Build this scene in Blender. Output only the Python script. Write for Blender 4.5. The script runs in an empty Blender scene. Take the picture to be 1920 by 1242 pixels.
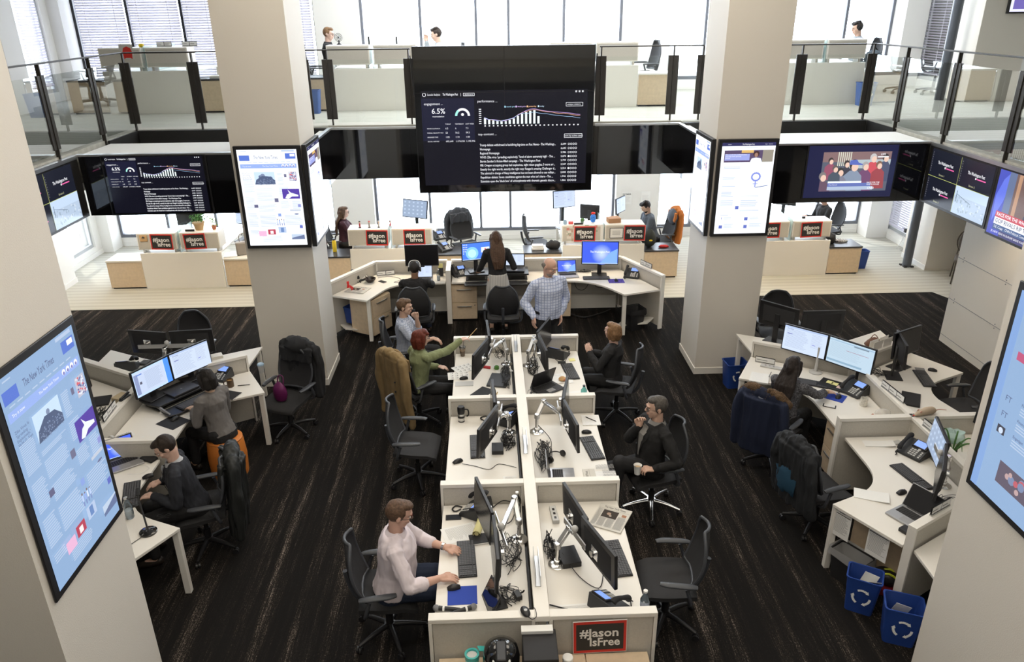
import bpy, math, random
from mathutils import Vector, Matrix, Euler, noise
random.seed(7)
PI = math.pi
R = math.radians
sc = bpy.context.scene
col = sc.collection
# ------------------------------------------------------------- camera
cd = bpy.data.cameras.new('camera')
cam = bpy.data.objects.new('camera', cd)
col.objects.link(cam)
cd.sensor_width = 36.0
cd.lens = 36.0 * 1414.35 / 1920.0
cd.clip_start = 0.05
cd.clip_end = 200
def cam_rot(p, yw, r):
    cp, sp, cy, sy = math.cos(p), math.sin(p), math.cos(yw), math.sin(yw)
    right = Vector((cy, -sy, 0)); f = Vector((sy * cp, cy * cp, -sp)); u = right.cross(f)
    r2 = right * math.cos(r) + u * math.sin(r); u2 = -right * math.sin(r) + u * math.cos(r)
    return Matrix((r2, u2, -f)).transposed()
cam.matrix_world = Matrix.Translation((0, 0, 4.95)) @ cam_rot(0.406587, 0.0302527, -0.0106203).to_4x4()
sc.camera = cam
# ------------------------------------------------------------- world, sun, large lights, exposure
w = bpy.data.worlds.new('sky')
sc.world = w
w.use_nodes = True
bg = w.node_tree.nodes['Background']
bg.inputs[0].default_value = (0.80, 0.88, 1.0, 1)
bg.inputs[1].default_value = 8.0
sl = bpy.data.lights.new('sun', 'SUN')
sl.energy = 8.0
sl.angle = R(0.6)
sl.color = (1.0, 0.95, 0.87)
so = bpy.data.objects.new('sun', sl)
col.objects.link(so)
so.rotation_euler = Vector((1.0, -1.15, -2.1)).to_track_quat('-Z', 'Y').to_euler()
def area(name, loc, size, energy, color, rot=(0, 0, 0)):
    l = bpy.data.lights.new(name, 'AREA')
    l.shape = 'RECTANGLE'
    l.size, l.size_y = size
    l.energy = energy
    l.color = color
    o = bpy.data.objects.new(name, l)
    o.location = loc
    o.rotation_euler = rot
    col.objects.link(o)
    return o
area('ceiling_panel_front', (0.3, 3.2, 6.85), (7, 3.0), 150, (1.0, 0.90, 0.76))
area('ceiling_panel_middle', (0.3, 8.0, 6.85), (7, 2.6), 150, (1.0, 0.90, 0.76))
area('ceiling_panel_gallery', (0.3, -1.2, 6.85), (8, 1.8), 120, (1.0, 0.90, 0.76))
area('back_fill_upper', (1.5, 14.2, 6.85), (9, 2.2), 380, (0.96, 0.98, 1.0))  # unseen fill for the backlit upper floor, kept clear of the left wall
area('back_fill_lower', (0.3, 15.3, 2.76), (16, 1.2), 110, (1.0, 0.97, 0.92))  # fill added under the lower ceiling to brighten the back zone
sc.view_settings.view_transform = 'Standard'
sc.view_settings.look = 'None'
sc.view_settings.gamma = 1.0
sc.view_settings.use_curve_mapping = False
sc.view_settings.exposure = 0.34
# ------------------------------------------------------------- materials
MATS = {}
def mat(name, c=(.8, .8, .8), rough=.6, metal=0.0, em=0.0, emc=None, bump=0.0, bs=60.0, var=0.0, vs=8.0, alpha=1.0, trans=0.0, coat=0.0, sheen=0.0, ior=1.45):
    if name in MATS: return MATS[name]
    m = bpy.data.materials.new(name)
    MATS[name] = m
    m.use_nodes = True
    nt = m.node_tree
    b = nt.nodes['Principled BSDF']
    b.inputs['Base Color'].default_value = (*c, 1)
    b.inputs['Roughness'].default_value = rough
    b.inputs['Metallic'].default_value = metal
    b.inputs['IOR'].default_value = ior
    if trans: b.inputs['Transmission Weight'].default_value = trans
    if coat: b.inputs['Coat Weight'].default_value = coat
    if sheen: b.inputs['Sheen Weight'].default_value = sheen
    if em:
        b.inputs['Emission Color'].default_value = (*(emc or c), 1)
        b.inputs['Emission Strength'].default_value = em
    if alpha < 1: b.inputs['Alpha'].default_value = alpha
    if bump or var:
        tc = nt.nodes.new('ShaderNodeTexCoord')
        if var:
            n = nt.nodes.new('ShaderNodeTexNoise'); n.inputs['Scale'].default_value = vs; n.inputs['Detail'].default_value = 3
            r = nt.nodes.new('ShaderNodeValToRGB')
            r.color_ramp.elements[0].position = .3; r.color_ramp.elements[1].position = .7
            r.color_ramp.elements[0].color = (*[max(0, x * (1 - var)) for x in c], 1)
            r.color_ramp.elements[1].color = (*[min(1, x * (1 + var)) for x in c], 1)
            nt.links.new(tc.outputs['Object'], n.inputs['Vector']); nt.links.new(n.outputs['Fac'], r.inputs['Fac'])
            nt.links.new(r.outputs['Color'], b.inputs['Base Color'])
        if bump:
            n2 = nt.nodes.new('ShaderNodeTexNoise'); n2.inputs['Scale'].default_value = bs; n2.inputs['Detail'].default_value = 2
            bp = nt.nodes.new('ShaderNodeBump'); bp.inputs['Strength'].default_value = bump; bp.inputs['Distance'].default_value = .01
            nt.links.new(tc.outputs['Object'], n2.inputs['Vector']); nt.links.new(n2.outputs['Fac'], bp.inputs['Height'])
            nt.links.new(bp.outputs['Normal'], b.inputs['Normal'])
    return m
def glow(c, s=1.0):
    """a lit screen colour, cached"""
    k = 'screen_%.2f_%.2f_%.2f_%.1f' % (*c, s)
    if k in MATS: return MATS[k]
    return mat(k, (.01, .01, .01), rough=.25, em=s, emc=c)
def glassmat(name, tint, refl=1.0, rough=0.0):
    if name in MATS: return MATS[name]
    m = bpy.data.materials.new(name); MATS[name] = m; m.use_nodes = True
    nt = m.node_tree; nt.nodes.remove(nt.nodes['Principled BSDF'])
    t = nt.nodes.new('ShaderNodeBsdfTransparent'); t.inputs[0].default_value = (*tint, 1)
    g = nt.nodes.new('ShaderNodeBsdfGlossy'); g.inputs['Roughness'].default_value = rough
    lw = nt.nodes.new('ShaderNodeFresnel'); lw.inputs['IOR'].default_value = 1.45
    mu = nt.nodes.new('ShaderNodeMath'); mu.operation = 'MULTIPLY'; mu.inputs[1].default_value = refl
    mx = nt.nodes.new('ShaderNodeMixShader')
    nt.links.new(lw.outputs[0], mu.inputs[0]); nt.links.new(mu.outputs[0], mx.inputs[0])
    nt.links.new(t.outputs[0], mx.inputs[1]); nt.links.new(g.outputs[0], mx.inputs[2])
    nt.links.new(mx.outputs[0], nt.nodes['Material Output'].inputs[0])
    return m
def stripe_mat(name, ca, cb, scale, thr=.5, rough=.8, axis='X', noise_amt=0.0, cc=None):
    if name in MATS: return MATS[name]
    m = mat(name, ca, rough); nt = m.node_tree; b = nt.nodes['Principled BSDF']
    tc = nt.nodes.new('ShaderNodeTexCoord'); wv = nt.nodes.new('ShaderNodeTexWave')
    wv.bands_direction = axis; wv.inputs['Scale'].default_value = scale; wv.inputs['Distortion'].default_value = noise_amt
    r = nt.nodes.new('ShaderNodeValToRGB'); r.color_ramp.elements[0].position = thr - .05; r.color_ramp.elements[1].position = thr + .05
    r.color_ramp.elements[0].color = (*ca, 1); r.color_ramp.elements[1].color = (*cb, 1)
    nt.links.new(tc.outputs['Object'], wv.inputs['Vector']); nt.links.new(wv.outputs['Fac'], r.inputs['Fac'])
    nt.links.new(r.outputs['Color'], b.inputs['Base Color'])
    return m
def check_mat(name, ca, cb, s=45.0):
    """woven grid check: thin lines on two axes"""
    if name in MATS: return MATS[name]
    m = mat(name, ca, .85); nt = m.node_tree; b = nt.nodes['Principled BSDF']
    tc = nt.nodes.new('ShaderNodeTexCoord'); out = None
    for ax in ('X', 'Z'):
        wv = nt.nodes.new('ShaderNodeTexWave'); wv.bands_direction = ax; wv.inputs['Scale'].default_value = s / 6.28
        wv.inputs['Distortion'].default_value = 1.0
        nt.links.new(tc.outputs['Object'], wv.inputs['Vector'])
        if out is None: out = wv.outputs['Fac']
        else:
            mx = nt.nodes.new('ShaderNodeMath'); mx.operation = 'MAXIMUM'
            nt.links.new(out, mx.inputs[0]); nt.links.new(wv.outputs['Fac'], mx.inputs[1]); out = mx.outputs[0]
    r = nt.nodes.new('ShaderNodeValToRGB'); r.color_ramp.elements[0].position = .8; r.color_ramp.elements[1].position = .97
    r.color_ramp.elements[0].color = (*ca, 1); r.color_ramp.elements[1].color = (*cb, 1)
    nt.links.new(out, r.inputs['Fac']); nt.links.new(r.outputs['Color'], b.inputs['Base Color'])
    return m
def carpet_mat():
    m = mat('dark_streaked_carpet', (.02, .018, .016), .95); nt = m.node_tree; b = nt.nodes['Principled BSDF']
    tc = nt.nodes.new('ShaderNodeTexCoord')
    def nz(sx, sy, scale, det):
        mp = nt.nodes.new('ShaderNodeMapping'); mp.inputs['Scale'].default_value = (sx, sy, 1)
        n = nt.nodes.new('ShaderNodeTexNoise'); n.inputs['Scale'].default_value = scale; n.inputs['Detail'].default_value = det; n.inputs['Roughness'].default_value = .75
        nt.links.new(tc.outputs['Object'], mp.inputs['Vector']); nt.links.new(mp.outputs['Vector'], n.inputs['Vector']); return n.outputs['Fac']
    a = nz(3.2, .12, 2.2, 3); c = nz(30, .7, 5.0, 5); d = nz(60, 34, 1.6, 4)
    mu = nt.nodes.new('ShaderNodeMath'); mu.operation = 'MULTIPLY'; nt.links.new(a, mu.inputs[0]); nt.links.new(c, mu.inputs[1])
    m2 = nt.nodes.new('ShaderNodeMath'); m2.operation = 'MULTIPLY'; nt.links.new(mu.outputs[0], m2.inputs[0]); nt.links.new(d, m2.inputs[1])
    r = nt.nodes.new('ShaderNodeValToRGB'); e = r.color_ramp.elements
    e[0].position = .11; e[0].color = (.0105, .0098, .0095, 1)
    e[1].position = .235; e[1].color = (.30, .25, .21, 1)
    k = e.new(.155); k.color = (.020, .017, .015, 1)
    k = e.new(.185); k.color = (.060, .049, .040, 1)
    nt.links.new(m2.outputs[0], r.inputs['Fac']); nt.links.new(r.outputs['Color'], b.inputs['Base Color'])
    b.inputs['Specular IOR Level'].default_value = .1
    return m
def light_carpet():
    m = mat('pale_ribbed_carpet', (.42, .42, .38), .95); nt = m.node_tree; b = nt.nodes['Principled BSDF']
    tc = nt.nodes.new('ShaderNodeTexCoord'); wv = nt.nodes.new('ShaderNodeTexWave'); wv.bands_direction = 'Y'
    wv.inputs['Scale'].default_value = 1.9; wv.inputs['Distortion'].default_value = .4
    r = nt.nodes.new('ShaderNodeValToRGB'); e = r.color_ramp.elements
    e[0].position = .35; e[0].color = (.40, .39, .34, 1); e[1].position = .75; e[1].color = (.45, .44, .39, 1)
    nt.links.new(tc.outputs['Object'], wv.inputs['Vector']); nt.links.new(wv.outputs['Fac'], r.inputs['Fac']); nt.links.new(r.outputs['Color'], b.inputs['Base Color'])
    return m
WHITE = mat('white_wall_paint', (.80, .79, .76), .75)
COLM = mat('column_paint', (.76, .715, .64), .7, bump=.08, bs=120)
LAM = mat('white_laminate', (.84, .81, .75), .38)
LAME = mat('laminate_edge', (.80, .77, .71), .45)
FAB = mat('grey_panel_fabric', (.58, .55, .49), .9, bump=.25, bs=500, var=.05, vs=90)
OAK = mat('pale_oak_laminate', (.68, .54, .38), .5, var=.06, vs=20)
BLK = mat('black_plastic', (.018, .018, .02), .38)
BLKM = mat('matte_black_plastic', (.022, .022, .024), .7)
GLB = mat('gloss_black_glass', (.006, .006, .007), .06, coat=1.0)
KEY = mat('black_key_caps', (.085, .085, .09), .5)
CHR = mat('polished_aluminium', (.82, .82, .82), .18, 1.0)
ALU = mat('brushed_aluminium', (.62, .62, .62), .35, 1.0)
GRY = mat('mid_grey_plastic', (.22, .22, .23), .5)
LGR = mat('light_grey_plastic', (.55, .55, .54), .45)
STEEL = mat('dark_bronze_steel', (.055, .05, .045), .42, .6)
PAPER = mat('white_paper', (.86, .86, .84), .8)
NEWS = mat('newsprint', (.68, .66, .61), .9)
INK = mat('dark_ink', (.05, .05, .05), .8)
INKG = mat('grey_print', (.32, .32, .32), .8)
BLUE = mat('blue_bin_plastic', (.02, .06, .28), .45)
CARPET = carpet_mat()
PALEC = light_carpet()
RAILG = glassmat('railing_glass', (.965, .985, .978), .4)
WING = glassmat('window_glass', (.97, .98, .98), .8)
FROST = mat('frosted_aqua_glass', (.70, .88, .88), .3, alpha=.55)
CLEAR = glassmat('clear_bottle_plastic', (.90, .93, .95), 2.2, .05)
RED = mat('poster_red', (.62, .03, .02), .6)
PBLK = mat('poster_black', (.03, .03, .03), .6)
PWHT = mat('poster_white', (.86, .86, .84), .6)
MESH = mat('black_chair_mesh', (.028, .028, .03), .75, bump=.4, bs=400)
CHB = mat('charcoal_chair_frame', (.06, .065, .075), .38)
# ------------------------------------------------------------- mesh helpers
class MB:
    def __init__(s): s.v = []; s.f = []; s.m = []
    def add(s, vs, fs, mi=0):
        o = len(s.v); s.v += [Vector(v) for v in vs]; s.f += [tuple(i + o for i in f) for f in fs]; s.m += [mi] * len(fs); return s
    def box(s, x0, y0, z0, x1, y1, z1, mi=0):
        return s.add([(x0, y0, z0), (x1, y0, z0), (x1, y1, z0), (x0, y1, z0), (x0, y0, z1), (x1, y0, z1), (x1, y1, z1), (x0, y1, z1)],
                     [(0, 3, 2, 1), (4, 5, 6, 7), (0, 1, 5, 4), (1, 2, 6, 5), (2, 3, 7, 6), (3, 0, 4, 7)], mi)
    def cbox(s, c, d, rot=(0, 0, 0), mi=0):
        m = Matrix.Translation(c) @ Euler(rot).to_matrix().to_4x4(); t = MB()
        t.box(-d[0] / 2, -d[1] / 2, -d[2] / 2, d[0] / 2, d[1] / 2, d[2] / 2)
        return s.add([m @ v for v in t.v], t.f, mi)
    def bar(s, p0, p1, wd, th, mi=0, up=(0, 0, 1)):
        p0, p1 = Vector(p0), Vector(p1); d = (p1 - p0).normalized(); u = Vector(up)
        if abs(d.dot(u)) > .98: u = Vector((1, 0, 0))
        r = d.cross(u).normalized(); u = r.cross(d); q = [(-1, -1), (1, -1), (1, 1), (-1, 1)]
        vs = [p + r * (a * wd / 2) + u * (b * th / 2) for p in (p0, p1) for a, b in q]
        return s.add(vs, [(3, 2, 1, 0), (4, 5, 6, 7), (0, 1, 5, 4), (1, 2, 6, 5), (2, 3, 7, 6), (3, 0, 4, 7)], mi)
    def rings(s, rs, mi=0, caps=True, closed=False):
        n = len(rs[0]); vs = [v for r in rs for v in r]; fs = []
        k = len(rs)
        for i in range(k if closed else k - 1):
            for j in range(n):
                a, b = i * n + j, i * n + (j + 1) % n; c2 = ((i + 1) % k) * n
                fs.append((a, b, c2 + (j + 1) % n, c2 + j))
        if caps and not closed: fs += [tuple(range(n))[::-1], tuple((k - 1) * n + j for j in range(n))]
        return s.add(vs, fs, mi)
    def cyl(s, p0, p1, r0, r1=None, n=16, mi=0, caps=True):
        p0, p1 = Vector(p0), Vector(p1); r1 = r0 if r1 is None else r1
        d = (p1 - p0).normalized(); a = Vector((0, 0, 1)) if abs(d.z) < .9 else Vector((1, 0, 0))
        u = d.cross(a).normalized(); v = d.cross(u)
        return s.rings([[p + (u * math.cos(t) + v * math.sin(t)) * r for t in [2 * PI * i / n for i in range(n)]] for p, r in ((p0, r0), (p1, r1))], mi, caps)
    def tube(s, pts, r, n=6, mi=0, sub=4, rad=None):
        P = [Vector(p) for p in pts]
        if sub > 1 and len(P) > 2:
            Q = []; rr = []
            for i in range(len(P) - 1):
                a, b, c, d = P[max(i - 1, 0)], P[i], P[i + 1], P[min(i + 2, len(P) - 1)]
                for k in range(sub):
                    t = k / sub; Q.append(.5 * ((2 * b) + (c - a) * t + (2 * a - 5 * b + 4 * c - d) * t * t + (3 * b - a - 3 * c + d) * t ** 3))
                    if rad: rr.append(rad[i] * (1 - t) + rad[i + 1] * t)
            Q.append(P[-1])
            if rad: rr.append(rad[-1]); rad = rr
            P = Q
        rs = []; u = None
        for i, p in enumerate(P):
            d = (P[min(i + 1, len(P) - 1)] - P[max(i - 1, 0)])
            d = d.normalized() if d.length > 1e-9 else Vector((0, 0, 1))
            if u is None: u = d.orthogonal().normalized()
            else:
                u = (u - d * u.dot(d))
                u = u.normalized() if u.length > 1e-6 else d.orthogonal().normalized()
            v = d.cross(u); q = rad[i] if rad else r
            rs.append([p + (u * math.cos(2 * PI * j / n) + v * math.sin(2 * PI * j / n)) * q for j in range(n)])
        return s.rings(rs, mi)
    def lathe(s, prof, n=24, c=(0, 0, 0), mi=0, caps=True):
        return s.rings([[(c[0] + r * math.cos(2 * PI * j / n), c[1] + r * math.sin(2 * PI * j / n), c[2] + z) for j in range(n)] for r, z in prof], mi, caps)
    def prism(s, poly, z0, z1, mi=0):
        n = len(poly)
        return s.add([(x, y, z0) for x, y in poly] + [(x, y, z1) for x, y in poly],
                     [tuple(range(n))[::-1], tuple(range(n, 2 * n))] + [(i, (i + 1) % n, n + (i + 1) % n, n + i) for i in range(n)], mi)
    def ell(s, c, r, n=12, k=8, mi=0, M=None):
        c = Vector(c); rs = []
        if not hasattr(r, '__len__'): r = (r, r, r)
        for i in range(k + 1):
            a = -PI / 2 + PI * i / k; q = max(math.cos(a), .02)
            ring = [Vector((r[0] * q * math.cos(2 * PI * j / n), r[1] * q * math.sin(2 * PI * j / n), r[2] * math.sin(a))) for j in range(n)]
            rs.append([c + (M @ v if M else v) for v in ring])
        return s.rings(rs, mi)
    def quad(s, a, b, c, d, mi=0): return s.add([a, b, c, d], [(0, 1, 2, 3)], mi)
    def xf(s, M, start=0):
        for i in range(start, len(s.v)): s.v[i] = M @ s.v[i]
        return s
    def mesh(s, name, ms, smooth=40):
        me = bpy.data.meshes.new(name); me.from_pydata([tuple(v) for v in s.v], [], s.f)
        if not isinstance(ms, (list, tuple)): ms = [ms]
        for m in ms: me.materials.append(m)
        if len(ms) > 1: me.polygons.foreach_set('material_index', s.m)
        if smooth:
            me.polygons.foreach_set('use_smooth', [True] * len(me.polygons))
            try: me.set_sharp_from_angle(angle=R(smooth))
            except Exception: pass
        me.update(); return me
    def build(s, name, ms, parent=None, bevel=0.0, smooth=40, loc=None, rz=0, segs=2, label=None):
        me = s.mesh(name, ms, smooth); o = bpy.data.objects.new(name, me); col.objects.link(o)
        if parent: o.parent = parent
        if loc is not None: o.location = loc
        if rz: o.rotation_euler.z = rz
        if bevel:
            b = o.modifiers.new('bevel', 'BEVEL'); b.width = bevel; b.segments = segs; b.limit_method = 'ANGLE'; b.angle_limit = R(50)
        if label: o['label'] = label
        return o
def tag(o, label, cat, group=None, kind=None):
    o['label'] = label; o['category'] = cat
    if group: o['group'] = group
    if kind: o['kind'] = kind
    return o
def thing(name, label, cat, loc=(0, 0, 0), rz=0, group=None):
    o = bpy.data.objects.new(name, None); o.empty_display_size = .1; col.objects.link(o)
    o.location = loc; o.rotation_euler.z = R(rz); return tag(o, label, cat, group)
def struct(o): o['kind'] = 'structure'; return o
def kids(o): return [c for c in KID_CACHE.get(o.name, [])]
def copy_thing(root, loc, rz, label, group=None):
    """copy a thing, its parts and sub-parts"""
    r = root.copy(); col.objects.link(r); r.location = loc; r.rotation_euler = (0, 0, R(rz)); r['label'] = label
    if group: r['group'] = group
    def rec(src, dst):
        for ch in list(src.children):
            c = ch.copy(); col.objects.link(c); c.parent = dst; rec(ch, c)
    rec(root, r)
    return r
GROUPS = {}
PROTO = {}
def inst(key, maker, loc, rz, label, group=None):
    """first use builds the thing, later uses copy it"""
    if key not in PROTO:
        o = maker(); PROTO[key] = o; o.location = loc; o.rotation_euler.z = R(rz); o['label'] = label
        if group: o['group'] = group
        return o
    return copy_thing(PROTO[key], loc, rz, label, group)
WORK = bpy.data.scenes.new('workbench')      # small side scene, so meshing one piece never re-evaluates the whole room
def evaluated_mesh(o):
    WORK.collection.objects.link(o); 
    with bpy.context.temp_override(scene=WORK, view_layer=WORK.view_layers[0]):
        dg = bpy.context.evaluated_depsgraph_get(); me = bpy.data.meshes.new_from_object(o.evaluated_get(dg))
    bpy.data.objects.remove(o); return me
def text_mesh(txt, size, m, bold=0.0, extrude=0.0, align='LEFT', shear=0.0, space=1.0, lines=1.0):
    cu = bpy.data.curves.new('lettering', 'FONT'); cu.body = txt; cu.size = size; cu.offset = bold * .4; cu.extrude = extrude
    cu.align_x = align; cu.align_y = 'TOP_BASELINE' if '\n' in txt else 'CENTER'; cu.shear = shear; cu.space_character = space; cu.resolution_u = 2
    cu.space_line = lines
    me = evaluated_mesh(bpy.data.objects.new('tmp', cu)); bpy.data.curves.remove(cu)
    me.materials.clear(); me.materials.append(m); return me
def frame(o, r, d):
    """matrix: x along r, y along -d (up on the page), z out of the page"""
    r = Vector(r).normalized(); u = -Vector(d).normalized(); n = r.cross(u)
    M = Matrix((r, u, n)).transposed().to_4x4(); M.translation = Vector(o); return M
def text(txt, size, m, M, x, y, parent=None, name='lettering', off=.003, fit=None, **k):
    me = text_mesh(txt, size, m, **k)
    sx = 1.0
    if fit:
        xs = [v.co.x for v in me.vertices]
        if xs: sx = fit / max(1e-6, (max(xs) - min(xs)))
    me.transform(M @ Matrix.Translation((x, y, off)) @ Matrix.Diagonal((sx, 1, 1, 1)))
    o = bpy.data.objects.new(name, me); col.objects.link(o)
    if parent: o.parent = parent
    return o
class Page:
    """flat graphics on a screen or sheet: coordinates in metres from the top left corner, y down"""
    def __init__(s, o, r, d, off=.002): s.M = frame(o, r, d); s.b = MB(); s.ms = []; s.off = off; s.k = 0
    def rect(s, x0, y0, x1, y1, m):
        if m not in s.ms: s.ms.append(m)
        s.k += 1; z = s.off + s.k * .00004
        s.b.add([s.M @ Vector(p) for p in ((x0, -y1, z), (x1, -y1, z), (x1, -y0, z), (x0, -y0, z))], [(0, 1, 2, 3)], s.ms.index(m)); return s
    def poly(s, pts, m):
        if m not in s.ms: s.ms.append(m)
        s.k += 1; z = s.off + s.k * .00004
        s.b.add([s.M @ Vector((x, -y, z)) for x, y in pts], [tuple(range(len(pts)))[::-1]], s.ms.index(m)); return s
    def disc(s, x, y, r, m, n=14, ry=None):
        return s.poly([(x + r * math.cos(2 * PI * i / n), y + (ry or r) * math.sin(2 * PI * i / n)) for i in range(n)], m)
    def line(s, pts, wd, m):
        for (a, b), (c, d) in zip(pts[:-1], pts[1:]):
            l = math.hypot(c - a, d - b) or 1; nx, ny = -(d - b) / l * wd / 2, (c - a) / l * wd / 2
            s.poly([(a + nx, b + ny), (c + nx, d + ny), (c - nx, d - ny), (a - nx, b - ny)], m)
        return s
    def lines(s, x0, y0, x1, y1, n, m, fill=.45, rag=.25):
        h = (y1 - y0) / n
        for i in range(n): s.rect(x0, y0 + i * h, x0 + (x1 - x0) * (1 - rag * random.random()), y0 + (i + fill) * h, m)
        return s
    def photo(s, x0, y0, x1, y1, cols, n=5):
        """a small news picture: irregular colour patches"""
        s.rect(x0, y0, x1, y1, cols[0]); W, H = x1 - x0, y1 - y0
        for i in range(n):
            cx, cy = x0 + W * random.uniform(.2, .8), y0 + H * random.uniform(.25, .8); r = min(W, H) * random.uniform(.1, .2)
            s.disc(cx, cy, r, cols[1 + i % (len(cols) - 1)], 9)
        return s
    def text(s, t, size, x, y, m, parent, **k):
        s.k += 1
        return text(t, size, m, s.M, x, -y, parent, off=s.off + s.k * .00004, **k)
    def build(s, name, parent): return s.b.build(name, s.ms, parent, smooth=0)
# ============================================================= THE ROOM
ZU = 3.27
def sbox(name, b, m=WHITE, **k):
    mb = MB(); mb.box(*b); return struct(mb.build(name, m, **k))
struct(MB().prism([(-12, -4), (9.6, -4), (8.78, 11.3), (8.2, 12.88), (-12, 12.88)], -.12, 0).build('floor', CARPET, smooth=0))
struct(MB().prism([(-12, 12.88), (8.2, 12.88), (8.78, 11.3), (9.6, -4), (13, -4), (13, 17.2), (-12, 17.2)], -.12, 0).build('floor_light', PALEC, smooth=0))
sl_ = MB()
for poly in ([(-12, -4), (-5.36, -4), (-5.36, 12.0), (-12, 12.0)], [(5.95, -4), (13, -4), (13, 12.0), (5.95, 12.0)],
             [(-12, 12.0), (-2.46, 12.0), (-2.46, 12.14), (3.06, 12.14), (3.06, 12.0), (13, 12.0), (13, 17.2), (-8.9, 17.2), (-8.9, 14.45), (-12, 14.45)], [(-5.36, -4), (5.95, -4), (5.95, .05), (-5.36, .05)]):
    sl_.prism(poly, 2.86, 3.27)
struct(sl_.build('floor_upper', PALEC, smooth=0))
so_ = MB()
for poly in ([(-12, -4), (-5.30, -4), (-5.30, 12.1), (-12, 12.1)], [(5.95, -4), (13, -4), (13, 12.1), (5.95, 12.1)], [(-12, 12.1), (13, 12.1), (13, 14.9), (9.4, 14.9), (9.4, 17.2), (-8.9, 17.2), (-8.9, 14.45), (-12, 14.45)]):
    so_.prism(poly, 2.78, 2.855)
struct(so_.build('ceiling_lower', WHITE, smooth=0))
struct(MB().prism([(-12, -4), (13, -4), (13, 17.2), (-8.9, 17.2), (-8.9, 14.45), (-12, 14.45)], 7.0, 7.2).build('ceiling', WHITE, smooth=0))
sbox('wall_front', (-12, -4.2, -.1, 13, -4, 7.1)); sbox('wall_left', (-12.2, -4.2, -.1, -12, 14.45, 7.1)); sbox('wall_right', (12.9, -4.2, -.1, 13.1, 17.2, 7.1))
# left side: stepped plaster walls, a window in the recess
def wall_open(name, axis, c0, c1, a0, a1, z0, z1, ops, m=WHITE):
    """wall slab c0..c1 thick along one axis, running a0..a1, with openings (a,b,zlo,zhi)"""
    b = MB(); cuts = sorted({a0, a1, *[o[0] for o in ops], *[o[1] for o in ops]})
    for p, q in zip(cuts[:-1], cuts[1:]):
        segs = [(z0, z1)]
        for o in ops:
            if o[0] <= p + 1e-6 and q <= o[1] + 1e-6:
                n = []
                for s0, s1 in segs:
                    if o[2] > s0: n.append((s0, min(s1, o[2])))
                    if o[3] < s1: n.append((max(s0, o[3]), s1))
                    if o[3] <= s0 or o[2] >= s1: n.append((s0, s1))
                segs = sorted(set(n))
        for s0, s1 in segs:
            if s1 - s0 < 1e-5: continue
            if axis == 'x': b.box(c0, p, s0, c1, q, s1)
            else: b.box(p, c0, s0, q, c1, s1)
    return struct(b.build(name, m, smooth=0))
sbox('wall_left_near', (-12, 14.0, 0, -8.2, 14.45, 7.0))
sbox('wall_left_near_side', (-8.45, 7.5, 0, -8.2, 14.0, 2.78))
wall_open('wall_left_bay', 'x', -8.9, -8.6, 14.45, 16.9, -.1, 7.1, [(15.27, 16.2, .2, 2.55), (15.27, 16.2, 3.45, 6.6)])
sbox('wall_left_pilaster', (-8.6, 16.45, 0, -8.36, 16.9, 7.0))
wall_open('wall_right_bay', 'x', 9.1, 9.4, 15.0, 16.9, -.1, 7.1, [(15.6, 16.57, .2, 2.55), (15.6, 16.57, 3.46, 6.6)])
sbox('wall_right_pilaster', (8.62, 16.43, 0, 9.1, 16.9, 7.0))
sbox('wall_right_return', (8.72, 14.1, 0, 9.62, 15.0, 2.78), COLM)
sbox('wall_right_return_upper', (8.72, 14.0, 3.27, 9.62, 15.0, 7.0), COLM)
sbox('wall_chair_nook', (9.62, 14.1, 0, 12.9, 14.3, 2.78))
GL = [(-8.36, -3.45), (-2.55, 2.88), (3.85, 8.62)]
ops = [(a, b, .2, 2.66) for a, b in GL] + [(a, b, 3.47, 6.7) for a, b in GL] + [(10.4, 12.6, 3.9, 6.7)]
wall_open('wall_back', 'y', 16.9, 17.2, -8.9, 13, -.1, 7.1, ops + [(9.45, 13, 0, 2.8)])
for i, (a, b) in enumerate([(-3.45, -2.55), (2.88, 3.85)]): sbox('wall_back_pier', (a, 16.7, 0, b, 16.9, 7.0))
MULL = [[-7.26, -6.17, -5.49, -4.45], [-1.32, -.17, .507, 1.66], [4.65, 5.45, 6.5, 7.62]]
FR = mat('window_frame_grey', (.16, .17, .20), .45, .3)
FRL = mat('window_frame_light', (.50, .52, .54), .45, .3)
SLAT = mat('blind_slat_white', (.62, .60, .68), .6)
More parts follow.
